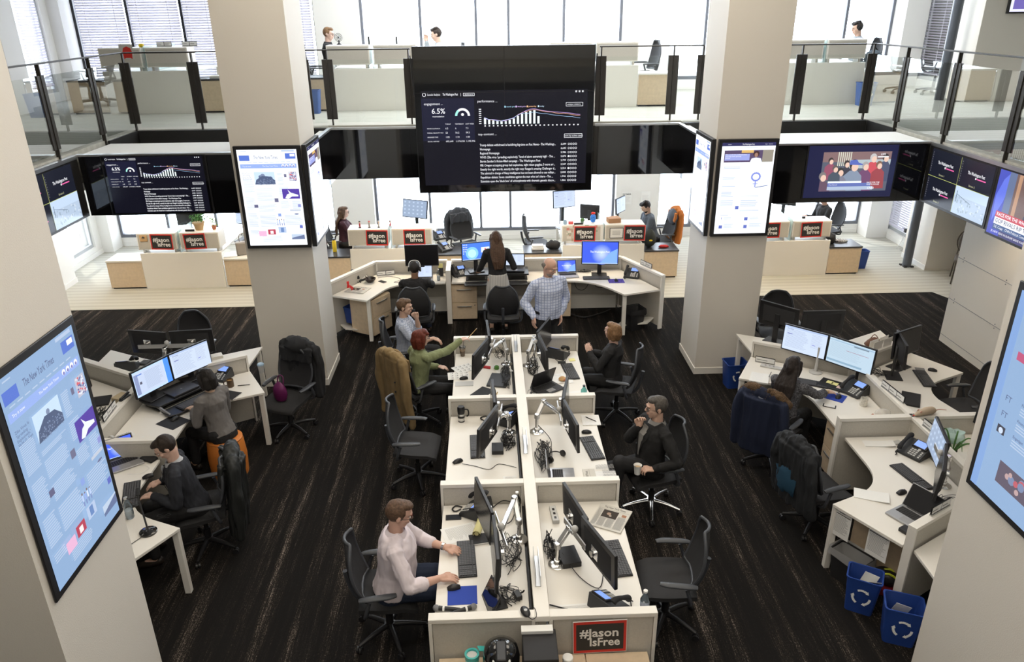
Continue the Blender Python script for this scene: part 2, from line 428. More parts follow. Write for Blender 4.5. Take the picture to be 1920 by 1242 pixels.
def window(name, axis, c, a0, a1, z0, z1, mull, fm, blind=None, trans=None):
    sgn = -1 if c < 9.2 and axis == 'x' and c > 0 else 1
    f = MB(); t = .055; th = .05
    def bx(p, q, s0, s1, mbx, d0=-th, d1=th):
        if axis == 'y': mbx.box(p, c + d0, s0, q, c + d1, s1)
        else: mbx.box(c + d0, p, s0, c + d1, q, s1)
    bx(a0, a0 + t, z0, z1, f); bx(a1 - t, a1, z0, z1, f); bx(a0 + t, a1 - t, z0, z0 + t * 1.3, f); bx(a0 + t, a1 - t, z1 - t, z1, f)
    for x in mull: bx(x - t / 2, x + t / 2, z0 + t * 1.3, z1 - t, f)
    if trans: bx(a0 + t, a1 - t, trans - .02, trans + .02, f)
    o = struct(f.build(name, fm, smooth=0)); e = [a0 + t] + list(mull) + [a1 - t]
    for i, (p, q) in enumerate(zip(e[:-1], e[1:])):
        g = MB(); bx(p + .02, q - .02, z0 + .05, z1 - .05, g, .008, .014); g.build('pane', WING, o, smooth=0)
        if blind:
            lo, tilt, pitch = blind; s = MB(); n = int((z1 - lo - .05) / pitch); dr = -.075 if axis == 'y' or c > 0 else .075
            for k in range(n):
                z = lo + k * pitch; hw = .024; dy, dz = hw * math.cos(tilt), hw * math.sin(tilt); A, B = p + .04, q - .04
                if axis == 'y': s.add([(A, c + dr - dy, z - dz), (B, c + dr - dy, z - dz), (B, c + dr + dy, z + dz), (A, c + dr + dy, z + dz)], [(0, 1, 2, 3)])
                else: s.add([(c + dr - dy, A, z - dz), (c + dr - dy, B, z - dz), (c + dr + dy, B, z + dz), (c + dr + dy, A, z + dz)], [(0, 1, 2, 3)])
            for u in (.22, .78):
                x = p + (q - p) * u; bx(x - .006, x + .006, lo, z1 - .05, s, dr - .03, dr - .026)
            bx(p + .04, q - .04, lo - .04, lo - .015, s, dr - .02, dr + .02)
            s.build('blind', SLAT, o, smooth=0)
    return o
window('window_1', 'y', 16.96, -8.36, -3.45, .2, 2.66, MULL[0], FR)
window('window_2', 'y', 16.96, -2.55, 2.88, .2, 2.66, MULL[1], FR)
window('window_3', 'y', 16.96, 3.85, 8.62, .2, 2.66, MULL[2], FR)
window('window_4', 'y', 16.96, -8.36, -3.45, 3.47, 6.7, MULL[0], mat('window_frame_black', (.02, .02, .025), .4), (3.6, R(64), .05))
window('window_5', 'y', 16.96, -2.55, 2.88, 3.47, 6.7, MULL[1], FR, None)
window('window_6', 'y', 16.96, 3.85, 8.62, 3.47, 6.7, MULL[2], FR)
window('window_7', 'x', -8.7, 15.27, 16.2, .2, 2.55, [], FRL, None, 1.25)
window('window_8', 'x', -8.7, 15.27, 16.2, 3.45, 6.6, [], FRL, (3.62, R(-35), .05))
window('window_9', 'x', 9.2, 15.6, 16.57, .2, 2.55, [], FRL, (.35, R(20), .05), 1.25)
window('window_10', 'x', 9.2, 15.6, 16.57, 3.46, 6.6, [], FRL, (3.62, R(-35), .05))
window('window_11', 'y', 16.96, 10.4, 12.6, 3.9, 6.7, [], FR)
bb = MB()
for b in ((-8.59, 14.46, 0, -8.585, 16.44, .1), (-8.19, 7.5, 0, -8.185, 14.45, .1), (9.085, 15.02, 0, 9.09, 16.4, .1), (-8.3, 16.88, 0, 8.6, 16.89, .1), (8.715, 14.1, 0, 8.719, 15, .1)): bb.box(b[0] - .006, b[1] - .006, b[2], b[3] + .006, b[4] + .006, b[5])
struct(bb.build('baseboard_back', WHITE, smooth=0))
pipe = tag(MB().cyl((8.5, 14.38, 0), (8.5, 14.38, 2.78), .085, n=20).build('pipe', mat('grey_pipe', (.10, .11, .13), .4)), 'dark grey vertical pipe in the lower right back corner', 'pipe')
pf = MB()
for k in range(4): pf.box(8.5 + .1 * math.cos(k * PI / 2 + .8) - .03, 14.38 + .1 * math.sin(k * PI / 2 + .8) - .03, 0, 8.5 + .1 * math.cos(k * PI / 2 + .8) + .03, 14.38 + .1 * math.sin(k * PI / 2 + .8) + .03, .03)
pf.build('pipe_foot', BLK, pipe)
tag(MB().cyl((8.45, 14.36, 3.27), (8.45, 14.36, 7.0), .085, n=20).build('pipe', MATS['grey_pipe']), 'dark grey vertical pipe behind the glass railing on the upper floor', 'pipe')
# columns
for nm, x0, y0 in (('column_left_back', -3.21, 9.69), ('column_right_back', 2.945, 9.76), ('column_left_front', -3.22, 3.14), ('column_right_front', 2.95, 3.05)):
    w_ = .87 if nm != 'column_right_front' else .87
    c = sbox(nm, (x0, y0, 0, x0 + (.82 if 'right_back' in nm else .87), y0 + .87, 7.0), COLM)
    q = MB(); X1 = x0 + (.82 if 'right_back' in nm else .87); q.box(x0 - .012, y0 - .012, 0, X1 + .012, y0 + .882, .1); q.build('baseboard', LAME, c, bevel=.003)
# ledges and bulkheads
struct(MB().box(-5.3, 10.06, 2.47, -2.46, 11.0, 3.225).build('bulkhead_left', WHITE, smooth=0))
struct(MB().box(3.06, 10.06, 2.47, 5.93, 11.0, 3.225).build('bulkhead_right', WHITE, smooth=0))
DK = mat('dark_fascia', (.02, .019, .018), .5)
fb = MB()
for b in ((-5.3, 11.93, 2.45, -2.46, 11.99, 3.262), (3.06, 11.93, 2.45, 5.94, 11.99, 3.262), (-5.34, 11.02, 2.45, -5.31, 11.93, 3.262), (5.945, 11.02, 2.45, 5.948, 11.93, 3.262),
          (-5.3, 11.0, 2.45, -2.46, 11.93, 2.5), (3.06, 11.0, 2.45, 5.93, 11.93, 2.5)): fb.box(*b)
struct(fb.build('trim_pit', DK, smooth=0))
struct(MB().box(-2.56, 11.0, 2.47, -2.46, 12.1, 3.225).box(-2.9, 10.58, 2.47, -2.46, 11.0, 3.225).box(3.06, 11.0, 2.47, 3.16, 12.1, 3.225).build('bulkhead_returns', WHITE, smooth=0))
# black glass panels and trim along the bulkheads
gp = MB()
gp.box(-5.27, 10.0, 2.45, -3.24, 10.055, 3.235); gp.box(3.8, 10.0, 2.45, 5.9, 10.055, 3.235)
gp.box(-2.45, 12.06, 2.45, -1.2, 12.13, 3.22); gp.box(1.75, 12.06, 2.45, 3.05, 12.13, 3.22); gp.box(-1.2, 12.08, 2.45, 1.75, 12.13, 3.22)
gp.box(-2.455, 10.6, 2.45, -2.42, 12.06, 3.22); gp.box(3.02, 10.65, 2.45, 3.055, 12.06, 3.22)
struct(gp.build('trim_black_glass', GLB, smooth=0))
sb = MB(); sb.box(-5.36, .1, 2.45, -5.29, 10.0, 3.2); sb.box(5.91, .1, 2.45, 5.95, 10.0, 3.2)
struct(sb.build('trim_side_bulkhead', DK, smooth=0))
tr = MB()
for b in ((-5.3, 9.985, 3.225, -3.24, 10.06, 3.25), (3.8, 9.985, 3.225, 5.92, 10.06, 3.25), (-2.45, 12.02, 3.222, -1.1, 12.1, 3.25), (1.7, 12.02, 3.222, 3.05, 12.1, 3.25),
          (-5.37, .1, 3.2, -5.27, 10.0, 3.245), (5.9, .1, 3.2, 5.96, 10.0, 3.245), (-2.46, 10.6, 3.222, -2.40, 12.02, 3.25), (3.0, 10.66, 3.222, 3.06, 12.02, 3.25)): tr.box(*b)
struct(tr.build('trim_rail_edge', ALU, smooth=0))
# right lower cabinet wall with panel joints and screws
cw = struct(MB().box(7.13, 2.5, 0, 8.0, 10.75, 2.78).build('wall_cabinet', COLM, smooth=0))
j = MB()
for z in (.12, .72, 1.38, 2.05): j.box(7.126, 2.5, z - .003, 7.13, 10.75, z + .003)
for y in (9.0, 7.2): j.box(7.126, y - .002, .12, 7.13, y + .002, 2.78)
for z in (.72, 1.38, 2.05):
    for y in (10.6, 9.6, 8.6, 7.6):
        for d in (-.03, .03): j.cyl((7.122, y, z + d), (7.13, y, z + d), .008, n=6)
j.build('panel_joint', GRY, cw, smooth=0)
# railing: posts and glass
def rail(name, pts, posts, label):
    t = thing(name, label, 'railing', (pts[0][0], pts[0][1], 3.27))
    o = Vector((pts[0][0], pts[0][1], 3.27))
    hb = MB()
    for a, b in zip(pts[:-1], pts[1:]): hb.bar(Vector((*a, 4.375)) - o, Vector((*b, 4.375)) - o, .05, .018)
    hb.build('handrail', STEEL, t, bevel=.003)
    for i, (x, y, dx, dy) in enumerate(posts):
        p = MB(); p.bar(Vector((x, y, 3.02)) - o, Vector((x, y, 4.37)) - o, .02, .05, up=(dx, dy, 0))
        for s_ in (-1, 1):
            q = Vector((x + dy * .045 * s_, y - dx * .045 * s_, 0)); p.bar(q + Vector((0, 0, 3.36)) - o, q + Vector((0, 0, 4.24)) - o, .07 if dx else .07, .03, up=(dx, dy, 0))
        for z in (3.5, 3.75, 4.05): p.cyl(Vector((x - dx * .03, y - dy * .03, z)) - o, Vector((x + dx * .03, y + dy * .03, z)) - o, .008, n=6)
        p.build('post', STEEL, t, bevel=.003)
    for a, b in zip(posts[:-1], posts[1:]):
        A, B = Vector(a[:2]), Vector(b[:2]); 
        if (B - A).length < .1: continue
        d = (B - A).normalized(); A2, B2 = A + d * .085, B - d * .085; g = MB()
        g.bar(Vector((*A2, 3.77)) - o, Vector((*B2, 3.77)) - o, .012, .92); g.build('glass_panel', RAILG, t, smooth=0)
    return t
rail('glass_railing', [(-5.36, 1.0), (-5.36, 12.02), (-3.21, 12.02)], [(-5.36, y, 1, 0) for y in (1.2, 2.5, 3.75, 5.0, 6.2, 7.4, 8.5, 9.73, 10.98)] + [(-5.34, 12.0, 0, 1), (-4.34, 12.0, 0, 1), (-3.25, 12.0, 0, 1)], 'glass railing on dark posts around the left side of the upper floor')
rail('glass_railing', [(-2.75, 12.2), (-1.13, 12.2)], [(-2.75, 12.2, 0, 1), (-2.39, 12.2, 0, 1), (-1.16, 12.2, 0, 1)], 'short glass railing between left column and the big video wall')
rail('glass_railing', [(1.75, 12.2), (3.35, 12.2)], [(1.78, 12.2, 0, 1), (2.9, 12.2, 0, 1), (3.35, 12.2, 0, 1)], 'short glass railing between the big video wall and right column')
rail('glass_railing', [(3.8, 12.02), (5.95, 12.02), (5.95, 1.0)], [(3.85, 12.0, 0, 1), (4.81, 12.0, 0, 1), (5.9, 12.0, 0, 1)] + [(5.95, y, 1, 0) for y in (11.08, 9.83, 8.55, 7.3, 6.0, 4.8, 3.5, 2.2, 1.1)], 'glass railing on dark posts around the right side of the upper floor')
# downlights in the lower ceiling
for i, x in enumerate((-7.0, -4.4, -1.5, 1.5, 4.6, 6.8)):
    d = thing('downlight', 'round recessed downlight in lower ceiling before desk row', 'ceiling light', (x, 13.1, 2.775), 0, 'downlights over the pale floor')
    MB().lathe([(.09, -.012), (.09, 0), (.06, 0), (.06, -.012)], 20).build('trim_ring', ALU, d)
    MB().cyl((0, 0, -.006), (0, 0, -.003), .058, n=20).build('lens', glow((1, .85, .62), 3.0), d)
    l = bpy.data.lights.new('downlight_lamp', 'SPOT'); l.energy = 150; l.color = (1, .80, .55); l.spot_size = R(125); l.spot_blend = .9; l.shadow_soft_size = .08
    lo = bpy.data.objects.new('downlight_lamp', l); col.objects.link(lo); lo.location = (x, 13.1, 2.74)
for y in (9.3, 6.0):
    d = thing('downlight', 'round recessed downlight washing the white panel wall', 'ceiling light', (6.7, y, 2.775), 0, 'downlights over the panel wall')
    MB().lathe([(.09, -.012), (.09, 0), (.06, 0), (.06, -.012)], 20).build('trim_ring', ALU, d)
    MB().cyl((0, 0, -.006), (0, 0, -.003), .058, n=20).build('lens', glow((1, .85, .62), 3.0), d)
    l = bpy.data.lights.new('downlight_lamp', 'SPOT'); l.energy = 45; l.color = (1, .80, .55); l.spot_size = R(110); l.spot_blend = .8; l.shadow_soft_size = .05
    lo = bpy.data.objects.new('downlight_lamp', l); col.objects.link(lo); lo.location = (6.7, y, 2.74)
# ============================================================= SCREENS ON THE ROOM
def tv(name, label, o, r, d, W, H, pane=None, depth=.06, bez=.03, bezm=None, cat='screen', group=None):
    """flat display: o = top left of the outside, r right, d down; returns thing and page over the lit glass"""
    r, d = Vector(r).normalized(), Vector(d).normalized(); n = r.cross(-d); O = Vector(o)
    base = O + d * H + r * W / 2
    t = thing(name, label, cat, base, 0, group); M = Matrix.Translation(-base) @ frame(O, r, d)
    b = MB(); b.box(0, -H, -depth, W, 0, 0); b.xf(M); b.build('casing', bezm or BLK, t, bevel=.004)
    s = MB(); s.box(bez, -H + bez, 0, W - bez, -bez, .002); s.xf(M); s.build('screen', pane or GLB, t, smooth=0)
    pg = Page((0, 0, 0), (1, 0, 0), (0, -1, 0), .003); pg.M = M @ Matrix.Translation((bez, -bez, 0)); pg.W = W - 2 * bez; pg.H = H - 2 * bez
    return t, pg
NAVY, TXW, WH = glow((.012, .014, .035)), glow((.85, .86, .9)), glow((.9, .95, 1.0), 1.0)
def dashboard(t, pg, x, y, W, H):
    """the web analytics page; x,y,W,H place it on the page"""
    u, v = W / 2.53, H / 1.43; S = pg
    X = lambda a: x + a * u
    Y = lambda a: y + a * v
    S.rect(X(0), Y(0), X(2.53), Y(1.43), glow((.003, .003, .009)))
    S.rect(X(0), Y(.11), X(.80), Y(.74), glow((.008, .009, .028)))
    q = TXW; T = lambda s, sz, a, b, m=q, **k: S.text(s, sz * v, X(a), Y(b), m, t, **k)
    S.disc(X(.05), Y(.055), .028 * u, q); S.disc(X(.05), Y(.055), .021 * u, glow((.003, .003, .009)))
    T('Loxodo Analytics', .045, .10, .055, fit=.19 * u); T('The Washington Post', .05, .33, .055, bold=.001, fit=.23 * u); S.rect(X(.60), Y(.035), X(.604), Y(.08), q)
    def bx(a, b, c, d): S.rect(X(a), Y(b), X(c), Y(d), q); S.rect(X(a) + .006 * u, Y(b) + .006 * v, X(c) - .006 * u, Y(d) - .006 * v, glow((.003, .003, .009)))
    bx(.64, .035, .81, .08); T('dashboard', .03, .66, .058); bx(2.20, .19, 2.46, .25); T('unique visitors', .035, 2.22, .22); bx(2.18, .66, 2.46, .72); T('sort by active users', .035, 2.19, .69)
    for k in range(3): S.rect(X(2.34 + .05 * k), Y(.02), X(2.365 + .05 * k), Y(.045), q)
    T('engagement ...', .05, .04, .19); T('performance ...', .05, .85, .16); T('top content ...', .05, .85, .65)
    T('6.5%', .11, .15, .30, bold=.002); T('recirculation', .035, .16, .375)
    for k in range(14):
        a0, a1 = PI - PI * k / 14, PI - PI * (k + 1.02) / 14; c = glow((.35, .8, .7)) if k < 4 else q; cx, cy = X(.62), Y(.37)
        S.poly([(cx + .115 * u * math.cos(a0), cy - .115 * u * math.sin(a0)), (cx + .115 * u * math.cos(a1), cy - .115 * u * math.sin(a1)), (cx + .08 * u * math.cos(a1), cy - .08 * u * math.sin(a1)), (cx + .08 * u * math.cos(a0), cy - .08 * u * math.sin(a0))], c)
    S.disc(X(.62), Y(.35), .022 * u, q)
    for r_, row in enumerate([['', 'TODAY', 'YESTERDAY', 'LAST WEEK'], ['RECIRCULATION %', '6.5', '6', '7.3'], ['SCROLL VELOCITY PX/S', '53', '56.2', '58.2'], ['ENGAGED TIME', '1:05', '1:10', '1:00'], ['SOCIAL VISITORS', '695,649', '1,174,034', '1,195,996']]):
        for c_, s_ in enumerate(row):
            if s_: T(s_, .023 if c_ == 0 else .025 if r_ == 0 else .036, (.07, .35, .50, .66)[c_], .49 + .065 * r_)
    hs = [.09, .065, .055, .045, .04, .045, .06, .08, .12, .15, .175, .19, .20, .11]
    for k, h in enumerate(hs): S.rect(X(.945 + .063 * k), Y(.50 - h), X(.978 + .063 * k), Y(.50), glow((.8, .95, .95)))
    for k in range(8): S.rect(X(.87), Y(.27 + .03 * k), X(.905), Y(.283 + .03 * k), q)
    for k in range(23): S.rect(X(.95 + .065 * k), Y(.515), X(.972 + .065 * k), Y(.533), q)
    for cc, off, sd in (((.9, .45, .3), 0, 1), ((.6, .4, .9), .012, 2), ((.35, .55, .8), -.035, 3)):
        rr = random.Random(sd); pts = []
        for k in range(24):
            a = .95 + k * .064; h = hs[k] + .01 if k < 13 else .2 - (k - 12) * .008
            pts.append((X(a), Y(.50 - h - (off if k > 9 else 0) + rr.uniform(-.006, .006))))
        S.line(pts, .005 * u, glow(cc))
    for k, (cc, s_) in enumerate((((.4, .7, .9), 'month prior'), ((.7, .5, .9), 'week prior'), ((.95, .55, .3), 'yesterday'), ((.6, .8, .95), 'today'))):
        S.rect(X(1.26 + .17 * k), Y(.23), X(1.28 + .17 * k), Y(.255), glow(cc)); T(s_, .03, 1.29 + .17 * k, .243, glow(cc))
    heads = ["Trump debate withdrawal is backfiring big-time on Fox News - The Washingt...", "Homepage", "Regional Homepage", "WHO: Zika virus 'spreading explosively,' 'level of alarm extremely high' - The ...", "Bernie Sanders's fiction-filled campaign - The Washington Post", "FBI: Oregon occupying group had explosives, night vision goggles; 3 more arr...", "Exactly the right words, exactly the right way: Reagan's amazing Challenger d...", "The admiral in charge of Navy intelligence has not been allowed to see militar...", "Republican debate: Seven candidates against the man who isn't there - The ...", "Scientists open the 'black box' of schizophrenia with dramatic genetic discov..."]
    nums = ['6,699', '6,643', '5,986', '5,874', '2,799', '2,247', '2,224', '2,008', '1,946', '1,866']
    fl = [1.18, .16, .30, 1.17, .94, 1.17, 1.18, 1.18, 1.14, 1.18]
    for k, s_ in enumerate(heads):
        b = .815 + .0625 * k; T(s_, .05, .87, b, bold=.0008, fit=fl[k] * u); T(nums[k], .038, 2.13, b, bold=.0006)
        for c_ in range(4):
            S.disc(X(2.255 + .037 * c_), Y(b), .016 * u, q, 10)
            if not (c_ == 0 and k in (3, 6)): S.disc(X(2.255 + .037 * c_), Y(b), .011 * u, glow((.003, .003, .009)), 10)
# the big video wall: four panels, the page runs over the lower part
t, pg = tv('video_wall', 'large black video wall with bright analytics dashboard, hanging at the back of the atrium', (-1.08, 11.9, 4.42), (1, 0, 0), (0, 0, -1), 2.73, 2.18, depth=.09, bez=.012)
g = MB()
g.box(.282 - .003, 11.893 - 11.9, .002, .282 + .003, .002 - .0005, 2.17); g.box(-1.36, -.006, 1.52, 1.36, .0015, 1.526); s_ = g.build('seam', BLKM, t, smooth=0, loc=(0, 0, 0)); s_.location = (0, 0, 0)
g.v = [v - Vector((.282, 0, 0)) for v in g.v[:8]] + g.v[8:]; bpy.data.objects.remove(s_); g.build('seam', BLKM, t, smooth=0)
dashboard(t, pg, .088, .617, 2.53, 1.43); pg.build('dashboard_page', t)
for x_ in (-1.12, 1.69):
    mb = MB(); mb.tube([(x_ - .285, .12, 2.05), (x_ - .285 + (.03 if x_ < 0 else -.03), .1, 1.55), (x_ - .285 + (.06 if x_ < 0 else -.06), .06, 1.35)], .01); mb.build('cable', BLK, t)
# left bay
t, pg = tv('wall_screen', 'black wall screen with small analytics dashboard, below the left ledge', (-4.99, 9.985, 3.235), (1, 0, 0), (0, 0, -1), 1.35, .785, depth=.01, bez=.02)
dashboard(t, pg, .03, .0, 1.25, .735); pg.build('dashboard_page', t)
# right bay: a talk show audience
t, pg = tv('wall_screen', 'black wall screen showing a live news broadcast of a seated crowd', (4.25, 9.985, 3.235), (1, 0, 0), (0, 0, -1), 1.24, .735, depth=.01, bez=.02, pane=glow((.012, .014, .05)))
x0, y0, x1, y1 = .2, .085, 1.12, .61; W_, H_ = x1 - x0, y1 - y0
def P_(a, b): return (x0 + min(1, max(0, a)) * W_, y0 + min(1, max(0, b)) * H_)
sky_, sk = glow((.25, .28, .36)), glow((.75, .55, .45))
pg.rect(x0, y0, x1, y1, glow((.10, .11, .15))); pg.rect(x0, y0, x1, y0 + .25 * H_, glow((.22, .14, .14)))
for k in range(7): pg.rect(x0 + (.22 + .03 * k) * W_, y0, x0 + (.235 + .03 * k) * W_, y0 + .35 * H_, glow((.6, .6, .5)))
pg.rect(x0 + .4 * W_, y0 + .2 * H_, x1, y0 + .42 * H_, glow((.40, .47, .5)))
def fig(cx, cy, s, body, hat=None, hair=(.05, .04, .04), face=(.75, .52, .42)):
    B, F, Hh = glow(body), glow(face), glow(hair)
    pg.poly([P_(cx + a * s * .8, cy + b * s * 1.3) for a, b in ((-.12, .42), (-.105, .13), (-.04, .065), (.045, .065), (.105, .13), (.13, .42))], B)
    pg.disc(*P_(cx, cy - .01 * s), .042 * s * W_, Hh, 12, .085 * s * H_); pg.disc(*P_(cx + .012 * s, cy + .03 * s), .032 * s * W_, F, 12, .068 * s * H_)
    if hat: pg.poly([P_(cx + a * s, cy + b * s) for a, b in ((-.045, -.01), (-.038, -.08), (.02, -.09), (.042, -.04), (.08, -.02), (.08, 0))], glow(hat))
fig(.12, .22, .9, (.28, .08, .13)); fig(.36, .30, 1.0, (.05, .05, .07)); fig(.74, .16, 1.2, (.55, .08, .10), hair=(.5, .48, .48)); fig(.92, .16, 1.1, (.07, .08, .14)); fig(.64, .36, 1.2, (.16, .07, .15), hair=(.35, .33, .33)); fig(.47, .34, 1.6, (.22, .27, .36), hat=(.10, .14, .45)); fig(.28, .50, 1.2, (.20, .20, .26), hair=(.04, .04, .04)); fig(.84, .34, 1.1, (.30, .06, .07), hair=(.2, .12, .08)); fig(.20, .42, 1.0, (.07, .09, .12), hair=(.12, .1, .1)); fig(.03, .62, 1.3, (.13, .08, .12), hair=(.2, .18, .18))
pg.rect(x0 + .12 * W_, y0 + .74 * H_, x0 + .62 * W_, y0 + .79 * H_, glow((.75, .78, .85))); pg.rect(x0 + .12 * W_, y0 + .79 * H_, x0 + .76 * W_, y0 + .88 * H_, glow((.12, .16, .42)))
pg.rect(x0 + .12 * W_, y0 + .88 * H_, x0 + .8 * W_, y0 + .97 * H_, glow((.4, .48, .62)))
pg.text('Piers Rancell', .022, x0 + .14 * W_, y0 + .835 * H_, TXW, t); pg.text('LIVE', .035, x0 + .84 * W_, y0 + .07 * H_, TXW, t, bold=.001); pg.rect(x0 + .80 * W_, y0 + .12 * H_, x0 + .96 * W_, y0 + .15 * H_, TXW)
pg.text('RACE FOR THE\nWHITE HOUSE', .026, x0 + .70 * W_, y0 + .80 * H_, TXW, t, bold=.0006); pg.text('CNN', .04, x0 + .72 * W_, y0 + .93 * H_, TXW, t, bold=.002); pg.build('broadcast_picture', t)
# side bulkhead screens
def quadview(lbl, o, r, W, H, mirror=False):
    t, pg = tv('wall_screen', lbl, o, r, (0, 0, -1), W, H, depth=.03, bez=.035, pane=glow((.008, .010, .02)))
    w2, h2 = pg.W / 2, pg.H / 2; Yl = glow((.62, .68, .2)); S = pg
    for i, (a, b) in enumerate(((0, 0), (w2, 0), (0, h2))):
        S.rect(a + .02, b + .03, a + .026, b + h2 - .05, glow((.05, .05, .06)))
        for k in range(9): S.rect(a + .03, b + .04 + k * .03, a + .036, b + .05 + k * .03, glow((.3, .3, .35)))
        S.text('The Washington Post', .055, a + .12 * W, b + .45 * h2, TXW, t, bold=.0012, fit=w2 * .52, shear=.05)
        S.rect(a + .26 * W, b + .56 * h2, a + .39 * W, b + .60 * h2, glow((.75, .12, .35))); S.rect(a + .24 * W, b + .54 * h2, a + .255 * W, b + .61 * h2, TXW)
        S.text('Stream %d' % (i + 1), .035, a + .17 * W, b + .88 * h2, glow((.5, .5, .3)), t)
    S.rect(w2, h2, 2 * w2, 2 * h2, glow((.42, .52, .66))); S.rect(w2, h2, 2 * w2, h2 * 1.35, glow((.5, .62, .78)))
    rr = random.Random(5)
    for k in range(60):
        a = w2 + rr.uniform(.02, w2 - .04); b = h2 * 1.35 + rr.uniform(0, h2 * .5); s = rr.uniform(.008, .03)
        S.rect(a, b, a + s, b + s * rr.uniform(.5, 1.5), glow((.30, .38, .48)) if k % 2 else glow((.55, .63, .72)))
    S.line([(w2 + .05, h2 + .06), (w2 + .05, h2 + .20)], .012, glow((.1, .14, .2))); S.line([(w2 + .05, h2 + .10), (w2 + .35, h2 + .17)], .006, glow((.12, .16, .22)))
    S.rect(0, h2 - .002, 2 * w2, h2 + .002, Yl); S.rect(w2 - .002, 0, w2 + .002, 2 * h2, Yl); S.build('stream_grid', t); return t
quadview('wall screen split into four newspaper streams, on the right balcony front', (5.905, 9.95, 3.21), (0, -1, 0), 1.39, .76)
quadview('wall screen split into four newspaper streams, on the left balcony front', (-5.285, 8.45, 3.21), (0, 1, 0), 1.39, .76)
t, pg = tv('wall_screen', 'wall screen with cable news headline about rivals, at the right photo edge', (5.905, 8.53, 3.21), (0, -1, 0), (0, 0, -1), 1.39, .80, depth=.03, bez=.03, pane=glow((.05, .05, .16)))
pg.rect(0, 0, .22, .74, glow((.06, .08, .45))); pg.poly([(.02, .3), (.10, .1), (.2, 0), (.26, 0), (.16, .35), (.04, .6)], glow((.12, .17, .7))); pg.rect(.18, 0, .30, .5, glow((.12, .16, .28))); pg.rect(.30, 0, 1.33, .5, glow((.16, .10, .09))); pg.rect(.34, 0, .40, .5, glow((.45, .26, .16)))
pg.disc(.75, .3, .12, glow((.6, .42, .34))); pg.rect(.55, .42, 1.0, .52, glow((.05, .05, .09))); pg.rect(.09, .46, 1.3, .53, glow((.50, .05, .08))); pg.rect(.09, .53, 1.3, .61, glow((.82, .84, .88))); pg.rect(.09, .61, 1.3, .67, glow((.05, .10, .24)))
pg.text('RACE FOR THE WHITE HOUSE', .055, .11, .495, TXW, t, bold=.0012); pg.text('GOP RIVALS RIP TRUMP', .066, .11, .57, glow((.02, .03, .12)), t, bold=.0014); pg.text('S.E. Cupp   CNN Political Commentator', .042, .11, .64, TXW, t); pg.text('JIL NEW GEAR IN EUROPE DRIVE FORD TO', .034, .08, .70, TXW, t)
pg.build('broadcast_picture', t)
